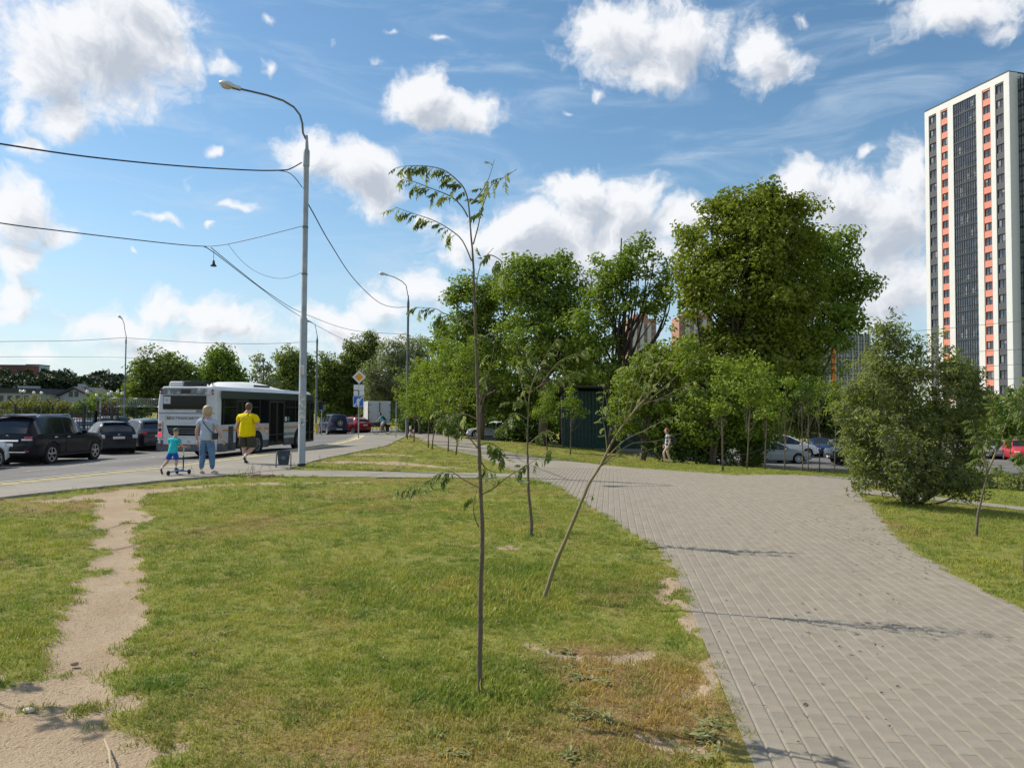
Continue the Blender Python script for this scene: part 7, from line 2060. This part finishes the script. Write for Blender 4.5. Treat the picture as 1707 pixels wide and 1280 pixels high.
# ------------------------------------------------------------------ left: fence, globe lamps, far buildings
def build_left():
    FB = mat("fence_black", (.018, .022, .02), .6); FG = mat("fence_dark_green", (.02, .035, .03), .6)
    X0 = -24.0
    z = lambda y: float(RZ(X0, y))
    t = thing("mesh_fence", "black mesh fence with V-shaped post tops round the left car park", "fence", (X0, 34.2, z(34.2)))
    ys = [31.2 + 3 * k for k in range(12)]
    for y in ys:
        b = MB(); b.tube([(0, 0, 0), (0, 0, 2.35)], .05, 6); b.tube([(0, 0, 2.33), (-.33, 0, 2.66)], .025, 5); b.tube([(0, 0, 2.33), (.33, 0, 2.66)], .025, 5)
        b.build("post", FB, t, loc=(0, y - 34.2, z(y) - z(34.2)))
    for a, c in zip(ys[:-1], ys[1:]):
        za, zc = z(a) - z(34.2), z(c) - z(34.2)
        for hgt, nm in ((2.18, "top_rail"), (1.25, "middle_rail"), (.2, "bottom_rail")):
            b = MB(); b.tube([(0, a - 34.2, za + hgt), (0, c - 34.2, zc + hgt)], .022, 5); b.build(nm, FB, t)
        b = MB()
        for k in range(1, 15):
            yy = a + 3 * k / 15; b.tube([(0, yy - 34.2, za + .2), (0, yy - 34.2, za + 2.18)], .006, 3, cap=False)
        for k in range(1, 10): b.tube([(0, a - 34.2, za + .2 + .2 * k), (0, c - 34.2, zc + .2 + .2 * k)], .004, 3, cap=False)
        tag(b.build("wire_mesh", FB, t, fix=False), kind='stuff')
    b = MB(); n = 900
    b.tube([(.3 * math.cos(q * .42), 46 + 15.5 * q / n - 34.2, 2.65 + z(50) - z(34.2) + .28 * math.sin(q * .42)) for q in range(n)], .008, 3, cap=False)
    tag(b.build("razor_wire_coil", mat("razor_wire", (.35, .36, .36), .4, metal=.6), t, fix=False), kind='stuff')
    # gate frame
    q = at(155, 700, 47.5); x = -25.4
    t = thing("sliding_gate", "dark green sliding gate frame in the car park fence", "gate", (x, 47, float(RZ(x, 47))))
    for (a, c) in ((-2.6, 0), (0, 2.6)):
        for yy in (a, c):
            b = MB(); b.box((0, yy, 1.05), (.12, .12, 2.1)); b.build("gate_post", FG, t)
        for hh in (.15, 1.95):
            b = MB(); b.box((0, (a + c) / 2, hh), (.07, abs(c - a), .09)); b.build("gate_rail", FG, t)
        b = MB()
        for k in range(1, 9): b.box((0, a + (c - a) * k / 9, 1.05), (.03, .03, 1.75))
        tag(b.build("gate_bars", FG, t), kind='stuff')
    GL = mat("lamp_globe_white", (.75, .75, .74), .25, spec=.6)
    for k, (px, py, Y, lb) in enumerate([(56.5, 654.5, 96, "third globe lamp from the left, before the olive shrubs"), (69, 655, 96, "globe lamp left of the white gabled house, lower than its neighbours"), (145.5, 653, 88, "largest globe lamp, right of the white gabled house"), (161, 659, 96, "low globe lamp on a post right of the largest globe"), (181, 657, 94, "lower globe of the close pair left of the slim street lamp"), (185.5, 653.5, 98, "upper globe of the close pair left of the slim street lamp"), (196, 653.5, 97, "globe lamp just left of the slim street lamp"), (203.5, 656, 92, "globe lamp touching the slim street lamp post")]):
        c = at(px, py, Y); zb = float(RZ(c.x, 60)) - .3
        t = thing("globe_lamp", lb, "park lamp", (c.x, Y, zb), 0, "white globe lamps in the left grounds")
        b = MB(); b.tube([(0, 0, 0), (0, 0, c.z - zb - .15)], .04, 6); b.build("pole", GALV_D, t)
        b = MB(); b.sphere((0, 0, c.z - zb), .19 if k != 2 else .2, 12, 8); b.build("globe", GL, t, smooth=180)
    c = at(37.3, 652, 90); zb = float(RZ(c.x, 60)) - .3
    t = thing("globe_lamp", "twin globe lamp with two white globes on one post at the far left", "park lamp", (c.x, 90, zb), 0, "white globe lamps in the left grounds")
    b = MB(); b.tube([(0, 0, 0), (0, 0, c.z - zb - .3)], .04, 6); b.tube([(-.2, 0, c.z - zb - .14), (-.2, 0, c.z - zb - .3), (.2, 0, c.z - zb - .3), (.2, 0, c.z - zb - .14)], .025, 6); b.build("pole", GALV_D, t)
    for sx in (-1, 1):
        b = MB(); b.sphere((sx * .2, 0, c.z - zb), .18, 12, 8); b.build("globe", GL, t, smooth=180)
    t = thing("cctv_post", "pale post with a small head standing behind the car park gate", "post", (at(167, 690, 56).x, 56, float(RZ(at(167, 690, 56).x, 56))))
    b = MB(); b.box((0, 0, 1.5), (.10, .10, 3.0)); b.build("post", GALV, t); b = MB(); b.box((0, 0, 3.05), (.3, .4, .10)); b.build("head", GALV, t)

    # low white building with dark roof
    WP = mat("wall_white_shaded", (.33, .36, .39), .8, var=.06); RD = mat("roof_dark", (.04, .04, .05), .8, var=.15); WD = mat("window_dark", (.03, .035, .05), .2, spec=.6)  # white walls, darkened so their shadow is part of the wall colour
    Y = 132; a, c = at(-60, 680, Y), at(64, 680, Y); zt = at(20, 655, Y).z; zb = -2.0
    t = thing("low_building", "long low white building with dark roof at the left edge", "building", (a.x, Y, zb))
    w_ = c.x - a.x
    b = MB(); b.box((w_ / 2, 5, (zt - zb) / 2), (w_, 10, zt - zb)); b.build("wall", WP, t)
    b = MB(); zr = at(20, 647, Y).z - zb; b.prism([(-.4, zt - zb), (w_ + .4, zt - zb), (w_ * .97, zr), (.5, zr)], -.4, 10.4, 'Y'); b.build("roof", RD, t)
    for k in range(3):
        b = MB(); b.box((w_ * (.62 + .1 * k), 3, zr + .2), (.9, .9, .5)); b.build("roof_vent", WP, t)
    for k in range(9):
        for zz in (zt - zb - 1.1, zt - zb - 3.6):
            b = MB(); b.box((0, 0, 0), (.9, .12, 1.5)); f = b.build("window", WP, t, loc=(w_ * (k + .5) / 9, -.02, zz)); b = MB(); b.box((0, -.05, 0), (.74, .06, 1.32)); b.build("pane", WD, f)
    # gabled house
    Y = 136; a, c = at(100, 668, Y), at(147, 668, Y); zb = -2.0; w_ = c.x - a.x
    t = thing("gabled_house", "white house with low dark gable roof and two gable windows among shrubs", "house", (a.x, Y, zb))
    ze = at(100, 660, Y).z - zb; zp = at(123, 648, Y).z - zb
    b = MB(); b.prism([(0, 0), (w_, 0), (w_, ze), (w_ / 2, zp), (0, ze)], 0, 9, 'Y'); b.build("wall", WP, t)
    b = MB(); b.prism([(-.4, ze - .1), (w_ / 2, zp + .05), (w_ + .4, ze - .1), (w_ + .4, ze + .22), (w_ / 2, zp + .4), (-.4, ze + .22)], -.5, 9.4, 'Y'); rf = b.build("roof", RD, t)
    b = MB(); b.box((w_ * .42, 3, zp + .5), (1.0, .8, .9)); b.build("chimney", WP, rf); b = MB(); b.box((w_ * .68, 3, zp - .1), (.7, .7, .9)); b.build("chimney", WP, rf)
    for k in (.40, .60):
        b = MB(); b.box((0, 0, 0), (.62, .1, .95)); f = b.build("window", RD, t, loc=(w_ * k - .1, -.03, ze + .35)); b = MB(); b.box((0, -.04, 0), (.5, .05, .82)); b.build("pane", WD, f)
    # distant apartment blocks above the wood
    BRK = mat("far_brick", (.20, .075, .055), .9, var=.1, vscale=.3); BWH = mat("far_panel", (.42, .47, .54), .8)
    def block(label, px0, px1, y0, y1, Y, m, rows, cols, rz=0):
        a, c, tp = at(px0, y1, Y), at(px1, y1, Y), at(px0, y0, Y); w_ = c.x - a.x; h_ = tp.z - a.z
        t = thing("apartment_block", label, "building", (a.x, Y, a.z - 14))
        b = MB(); b.box((w_ / 2, 7, (h_ + 14) / 2), (w_, 14, h_ + 14)); b.build("wall", m, t)
        b = MB(); b.box((w_ / 2, 7, h_ + 14.3), (w_ + .5, 14.5, .6)); b.build("roof", mat("far_roof", (.15, .13, .13), .9), t)
        b0 = MB(); b0.box((0, 0, 0), (w_ / cols * .5, .3, h_ / rows * .55)); me = b0.mesh("window", mat("far_window", (.05, .055, .065), .3))
        for r_ in range(rows):
            for q in range(cols): link("window", me, t, (w_ * (q + .5) / cols, -.05, 14 + h_ * (r_ + .5) / rows))
        return t
    block("distant dark red brick apartment block above the wood at the far left", -40, 42.5, 609, 632, 500, BRK, 4, 14)
    block("distant white and blue apartment block beside the red brick block", 43, 62, 608.5, 632, 530, BWH, 6, 5)
    t = thing("far_house", "tiny pale house showing between the treetops of the far wood", "house", at(163, 633, 420)); b = MB(); b.box((0, 0, 0), (4.2, 5, 3)); b.build("wall", BWH, t); b = MB(); b.prism([(-2.4, 1.5), (2.4, 1.5), (1.6, 2.4), (-1.6, 2.4)], -2.7, 2.7, 'Y'); b.build("roof", BRK, t)
    # wooded rise on the horizon
    b = MB(); n, mm = 28, 8; V = []
    for i in range(mm + 1):
        for k in range(n):
            a = 2 * math.pi * k / n; rr = i / mm; V.append((-190 + 330 * rr * math.cos(a), 520 + 150 * rr * math.sin(a), -3 + 14 * (math.cos(rr * math.pi) * .5 + .5)))
    b.add(V, [(i * n + k, i * n + (k + 1) % n, (i + 1) * n + (k + 1) % n, (i + 1) * n + k) for i in range(mm) for k in range(n)])
    me = b.mesh("hill", mat("hill_grass", (.05, .07, .03), .95), smooth=180); tag(link("hill", me), "low wooded rise on the left horizon", kind='structure')
    r = np.random.default_rng(77)
    E = []
    for k in range(260):
        px = r.uniform(-120, 720); Y = r.uniform(360, 470)
        top = np.interp(px, [-120, 30, 60, 95, 115, 140, 150, 170, 190, 205, 230, 300, 720], [628, 632, 630, 625, 634, 630, 637, 634, 624, 634, 640, 648, 660]) + r.uniform(-1, 9)
        c = at(px, top, Y); rad = r.uniform(4, 8)
        E.append(((c.x, Y, c.z - rad * .9), (rad, rad, rad * r.uniform(.9, 1.6))))
        E.append(((c.x, Y - 3, c.z - rad * 2.4), (rad * 1.3, rad, rad * 1.3)))
    C, Nn, K = crown_points(E, 1.5, r, 1.8, 20, .5, 1.0, .2)
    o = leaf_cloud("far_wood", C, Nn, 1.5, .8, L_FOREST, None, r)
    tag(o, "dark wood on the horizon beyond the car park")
    # tree belt closing the view to the right behind the big trees
    E = []
    for k in range(60):
        px = r.uniform(640, 1720); Y = r.uniform(112, 135); c = at(px, r.uniform(655, 690) if px < 1360 else r.uniform(672, 690), Y); rad = r.uniform(2.2, 3.6)
        E.append(((c.x, Y, c.z - rad * .5), (rad, rad, rad * 1.2))); E.append(((c.x, Y - 1, c.z - rad * 2), (rad * 1.2, rad, rad * 1.4)))
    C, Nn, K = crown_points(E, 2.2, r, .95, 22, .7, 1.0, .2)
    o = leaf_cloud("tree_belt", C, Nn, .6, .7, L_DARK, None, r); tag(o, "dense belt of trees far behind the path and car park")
build_left()

# ------------------------------------------------------------------ right: shed, tower, far blocks, rail
def build_right():
    GRN = mat("corrugated_dark_green", (.016, .06, .052), .45, var=.25, vscale=3, col2=(.03, .065, .055), c2scale=2.2, c2lo=.55, c2hi=.8)
    Y = 56; a, c = at(938, 742, Y), at(1106, 742, Y); z0 = float(T((a.x + c.x) / 2, Y)) - .1
    t = thing("metal_shed", "dark green corrugated metal shed with weathered grey roof under the trees", "shed", (a.x, Y, z0))
    W_ = c.x - a.x; zt = at(975, 652, Y).z - z0; zt2 = at(1050, 668, Y).z - z0
    np_ = 7
    for k in range(np_):
        x0 = W_ * k / np_; x1 = W_ * (k + 1) / np_ - .012; h_ = zt if k < 3 else zt2
        b = MB(); V = []; n = 16
        for q in range(n + 1):
            xx = x0 + (x1 - x0) * q / n; yy = -.03 if (q // 2) % 2 else .02
            V += [(xx, yy, .12), (xx, yy, h_)]
        b.add(V, [(2 * q, 2 * q + 2, 2 * q + 3, 2 * q + 1) for q in range(n)]); b.build("wall_panel", GRN, t)
    b = MB(); b.box((W_ * 3 / np_ / 2, 2.5, zt / 2), (W_ * 3 / np_ - .1, 4.9, zt - .1)); b.box((W_ * .72, 2.5, zt2 / 2), (W_ * .55, 4.8, zt2 - .1)); b.build("core", DARKIN, t)
    b = MB()
    b.box((W_ * 3 / np_ / 2, 2.3, zt + .1), (W_ * 3 / np_ + .5, 5.6, .10), M=Matrix.Rotation(R(-5), 3, 'X')); b.build("roof", mat("roof_weathered", (.14, .145, .14), .85, var=.3, vscale=3), t)
    b = MB(); b.box((W_ * .72, 2.3, zt2 + .06), (W_ * .58, 5.2, .08)); b.build("lean_to_roof", mat("roof_weathered", (.14, .145, .14)), t)
    b = MB(); b.box((W_ / 2 + .3, -.25, .06), (W_ + .4, .5, .26)); b.build("concrete_base", concrete, t)
    # yellow rail
    RY = mat("rail_yellow", (.62, .54, .30), .6)
    Y = 74; a, c = at(1325, 722, Y), at(1470, 722, Y); z0 = float(T(a.x + 3, Y))
    t = thing("pipe_railing", "pale yellow pipe railing behind the navy car", "railing", (a.x, Y, z0))
    zt = at(1390, 722, Y).z - z0; n = 8
    for k in range(n):
        b = MB(); b.tube([((c.x - a.x) * k / (n - 1), 0, 0), ((c.x - a.x) * k / (n - 1), 0, zt)], .06, 6); b.build("post", RY, t)
    for zz in (zt, zt * .5):
        b = MB(); b.tube([(0, 0, zz), (c.x - a.x, 0, zz)], .06, 6); b.build("rail", RY, t)
    Y = 78; a, c = at(1383, 735, Y), at(1406, 735, Y)
    t = thing("concrete_block_wall", "short pale concrete wall behind the navy car", "wall", ((a.x + c.x) / 2, Y, float(T(a.x, Y))))
    b = MB(); b.box((0, 0, .55), (c.x - a.x, .4, 1.1)); b.build("wall", mat("pale_concrete", (.50, .46, .37), .9, var=.12), t, bevel=.02); b = MB(); b.box((0, 0, 1.13), (c.x - a.x + .1, .5, .07)); b.build("coping", concrete, t)

    # ---- the tall tower
    WT = mat("tower_white", (.66, .66, .65), .7, var=.04, vscale=.4); DK = mat("tower_graphite", (.075, .078, .09), .7, var=.06, vscale=.5); CO = mat("tower_coral", (.68, .24, .17), .7, var=.05, vscale=.5)
    FR = mat("window_frame_dark", (.03, .033, .04), .5); PN = mat("tower_pane", (.05, .056, .075), .06, spec=.8, col2=(.10, .11, .13), c2scale=.7, c2lo=.5, c2hi=.62); BFR = mat("balcony_frame", (.025, .032, .038), .5)
    CURT = mat("curtain_pale", (.22, .23, .25), .8)
    A, B = at(1543.5, 400, 175), at(1684.5, 400, 153.6)
    A = Vector((A.x, A.y, 0)); B = Vector((B.x, B.y, 0)); d = (B - A); L_ = d.length; d.normalize(); nrm = Vector((d.y, -d.x, 0)); inn = -nrm
    zb = -3.0
    t = thing("apartment_tower", "tall white apartment tower with coral and graphite window columns", "tower", (A.x, A.y, zb), math.atan2(d.y, d.x))
    def U(px):      # position along the lit face where the line of sight through px meets it
        r_ = ray(px, 400); r2 = Vector((r_.x, r_.y, 0)); k = A.cross(d).z / r2.cross(d).z; return (r2 * k - A).dot(d)
    ztop = at(1683, 118, B.y).z - zb
    zc0 = at(1668, 149, (A + d * U(1668)).y).z - zb; zc1 = at(1668, 649.5, (A + d * U(1668)).y).z - zb
    pit = (zc0 - zc1) / 20
    NF = 23
    def bx(name, u0, u1, y0, y1, z0_, z1_, m, parent=t):
        q = MB(); q.box((0, 0, 0), (u1 - u0, y1 - y0, z1_ - z0_)); return q.build(name, m, parent, loc=((u0 + u1) / 2, (y0 + y1) / 2, (z0_ + z1_) / 2))
    D = 20.0
    bx("core", .02, L_ - .02, .40, D, 0, ztop - .3, WT)
    bx("parapet", -.02, L_ + .02, -.02, D + .02, ztop - .3, ztop, mat("parapet_dark", (.03, .03, .035), .6))
    zhead = zc0 + .95
    bx("top_band", 0, L_, 0, .42, zhead + .25, ztop - .3, WT)
    pil = [(1543.5, 1550.2), (1563, 1570.2), (1582, 1591), (1630, 1640), (1654, 1662), (1676.5, 1684.5)]
    for (p0, p1) in pil: bx("pilaster", U(p0), U(p1), 0, .42, 0, zhead + .25, WT)
    cols = [(1550.2, 1563, DK), (1570.2, 1582, CO), (1640, 1654, CO), (1662, 1676.5, DK)]
    for (p0, p1, m) in cols:
        u0, u1 = U(p0) + .003, U(p1) - .003; w_ = u1 - u0
        hh = .86; jm = .16
        fr = MB()
        for (a0, a1, b0, b1) in ((-w_ / 2 + jm, w_ / 2 - jm, hh - .07, hh), (-w_ / 2 + jm, w_ / 2 - jm, -hh, -hh + .07), (-w_ / 2 + jm, -w_ / 2 + jm + .07, -hh, hh), (w_ / 2 - jm - .07, w_ / 2 - jm, -hh, hh), (-.03, .03, -hh + .07, hh - .07)):
            fr.box(((a0 + a1) / 2, 0, (b0 + b1) / 2), (a1 - a0, .08, b1 - b0))
        fm = fr.mesh("window", FR, fix=False)
        pn = MB(); pn.box((0, .05, 0), (w_ - 2 * jm - .02, .03, 2 * hh - .02)); pm = pn.mesh("pane", PN)
        sp = MB(); sp.box((0, 0, 0), (w_, .30, pit - 2 * hh)); sm = sp.mesh("spandrel_panel", m)
        bx("jamb", u0, u0 + jm - .004, .1, .40, 0, zhead, m); bx("jamb", u1 - jm + .004, u1, .1, .40, 0, zhead, m)
        bx("head_panel", u0, u1, .1, .40, zc0 + hh, zhead + .25, m)
        for k in range(NF):
            zz = zc0 - k * pit
            o = link("window", fm, t, ((u0 + u1) / 2, .27, zz)); link("pane", pm, o)
            if random.random() < .4:
                q = random.choice((-1, 1)); hc_ = random.choice((1.3, 1.1, .6)); m_ = MB(); m_.box((q * w_ * .19, .025, .75 - hc_ / 2), (w_ * .26, .015, hc_)); m_.build('curtain', CURT, o)
            link("spandrel_panel", sm, t, ((u0 + u1) / 2, .25, zz - pit / 2))
    def balcony(u0, u1, zc, y0, nm, wide, axis='X'):
        w_ = u1 - u0
        fr = MB(); hz = pit / 2 - .16
        fr.box((0, 0, -pit / 2 + .16), (w_, .16, .32)); fr.box((0, 0, -.35), (w_, .09, .07)); fr.box((0, 0, pit / 2 - .04), (w_, .09, .07))
        for k in range(nm + 1): fr.box((-w_ / 2 + .04 + (w_ - .08) * k / nm, 0, .1), (.09 if k == nm // 2 else .06, .1, pit - .3))
        return fr.mesh("balcony_glazing", BFR, fix=False)
    u0, u1 = U(1591) + .003, U(1630) - .003
    bm_ = balcony(u0, u1, 0, 0, 10, True)
    pn = MB(); pn.box((0, .06, .14), (u1 - u0 - .02, .03, pit - .34)); pm = pn.mesh("pane", PN)
    for k in range(NF):
        zz = zc0 - k * pit
        o = link("balcony_glazing", bm_, t, ((u0 + u1) / 2, .18, zz)); link("pane", pm, o)
        for q in range(random.randint(0, 3)):
            w_ = random.uniform(.3, .7); x_ = random.uniform(-(u1 - u0) / 2 + .5, (u1 - u0) / 2 - .5); h_ = random.uniform(.7, 1.9)
            m_ = MB(); m_.box((x_, .035, -.2 + (h_ - 1.4) * .3), (w_, .02, h_)); m_.build("curtain", CURT, o)
    # face turned away from the sun with its balcony stack
    yb = 0.0
    r_ = ray(1698.8, 400); r2 = Vector((r_.x, r_.y, 0)); k = B.cross(inn).z / r2.cross(inn).z; yv = (r2 * k - B).dot(inn)
    bx("side_wall", L_ - .02, L_ + .22, 0, yv, 0, ztop - .3, mat("tower_white_shade_side", (.66, .67, .69), .75))  # white wall on the shaded face, cool shade tint put into its colour
    me = balcony(0, 6.0, 0, 0, 8, True); pn = MB(); pn.box((0, .06, .14), (5.9, .03, pit - .34)); pm2 = pn.mesh("pane", PN)
    bx("balcony_shaft", L_ + .02, L_ + 1.4, yv + .2, yv + 6.2, 0, zhead + .4, mat('balcony_inner', (.20, .21, .23), .7))
    for k in range(NF):
        zz = zc0 + .2 - k * pit
        o = link("balcony_glazing", me, t, (L_ + 1.5, yv + 3.2, zz), (0, 0, math.pi / 2)); link("pane", pm2, o)
    me = balcony(0, 1.4, 0, 0, 2, True)
    for k in range(NF):
        zz = zc0 + .2 - k * pit; o = link("balcony_glazing", me, t, (L_ + .75, yv + .12, zz))
    # narrow balconies on the far left flank
    me = balcony(0, 1.15, 0, 0, 2, True); pn = MB(); pn.box((0, .06, .14), (1.1, .03, pit - .34)); pm3 = pn.mesh("pane", PN)
    bx("balcony_shaft", -1.05, .0, 1.3, 6, 0, zhead - .6, FR)
    for k in range(NF):
        zz = zc0 - .6 - k * pit; o = link("balcony_glazing", me, t, (-.56, 1.2, zz)); link("pane", pm3, o)
    bx("entrance_panel", U(1657), U(1684), -.3, -.02, 4, 8.2, mat("entrance_grey", (.20, .22, .24), .7)); bx("entrance_base", U(1652), L_, -.35, -.02, 0, 3.9, WT)
    # ---- grid-fronted block
    Y = 270; a, c = at(1335, 640, Y), at(1450, 640, Y); tp = at(1400, 556, Y).z; z0 = -4; W_ = c.x - a.x
    t = thing("grid_block", "dark apartment block with a pale grid front and one orange stripe behind the trees", "building", (a.x, Y, z0))
    GF = mat("grid_pale", (.40, .385, .36), .8); GD = mat("grid_dark", (.07, .07, .075), .5); OR = mat("grid_orange", (.62, .14, .03), .7); GP = mat("grid_pane", (.10, .115, .14), .12, spec=.7)
    H_ = tp - z0
    b = MB(); b.box((W_ / 2, 8, H_ / 2), (W_, 16, H_)); b.build("core", GD, t)
    nx = 12; nz = int(H_ / 3.0)
    for k in range(nx + 1):
        b = MB(); b.box((W_ * k / nx, -.2, H_ / 2), (.42, .5, H_)); b.build("fin", GF, t)
        b = MB(); b.box((W_ * (k + .5) / nx, -.1, H_ / 2), (.14, .3, H_)) if k < nx else None
        if k < nx: b.build("thin_fin", GF, t)
    b = MB(); b.box((W_ * .465, -.3, H_ / 2), (W_ / nx * .55, .55, H_)); b.build("orange_stripe", OR, t)
    pn = MB(); pn.box((0, 0, 0), (W_ / nx * .34, .06, 1.7)); pm = pn.mesh("window", GP)
    for q in range(1, nz):
        b = MB(); b.box((W_ / 2, -.12, q * 3.0), (W_, .2, .28)); b.build("floor_band", GF, t)
    for q in range(nz - 12, nz):
        for k in range(nx):
            for s in (.27, .73): link("window", pm, t, (W_ * (k + s) / nx, -.05, q * 3.0 + 1.6))
    # ---- brick and white towers far behind
    BR = mat("far_brick_orange", (.40, .22, .165), .9, var=.08); PW = mat("far_white_panel", (.50, .48, .47), .85); WN = mat("far_window_grey", (.13, .13, .15), .25)
    for (px0, px1, y0, lb) in ((1046, 1094, 531, "distant brick and white tower seen through the airy ash tree"), (1132, 1188, 526, "distant brick and white tower seen just left of the tallest tree"), (940, 988, 566, "distant brick and white block glimpsed through the dense ash tree")):
        Y = 350; a, c = at(px0, 650, Y), at(px1, 650, Y); W_ = c.x - a.x; zt = at(px0, y0, Y).z; z0 = -4; H_ = zt - z0
        t = thing("far_tower", lb, "building", (a.x, Y, z0), 0, "distant brick towers behind the trees")
        b = MB(); b.box((W_ / 2, 8, H_ / 2), (W_, 16, H_)); b.build("wall", BR, t)
        b = MB(); b.box((W_ / 2, 8, H_ + 1.2), (W_ * .5, 10, 2.4)); b.build("roof_box", BR, t)
        for k in (.25, .5, .75):
            b = MB(); b.box((W_ * k, -.3, H_ * .48), (W_ * .13, .8, H_ * .96)); b.build("white_bay", PW, t)
        pn = MB(); pn.box((0, 0, 0), (W_ * .075, .2, 1.7)); pm = pn.mesh("window", WN)
        for q in range(int(H_ / 3) - 9, int(H_ / 3)):
            for k in (.08, .18, .33, .42, .58, .67, .82, .92): link("window", pm, t, (W_ * k, -.08, q * 3 + 1.5))
build_right()
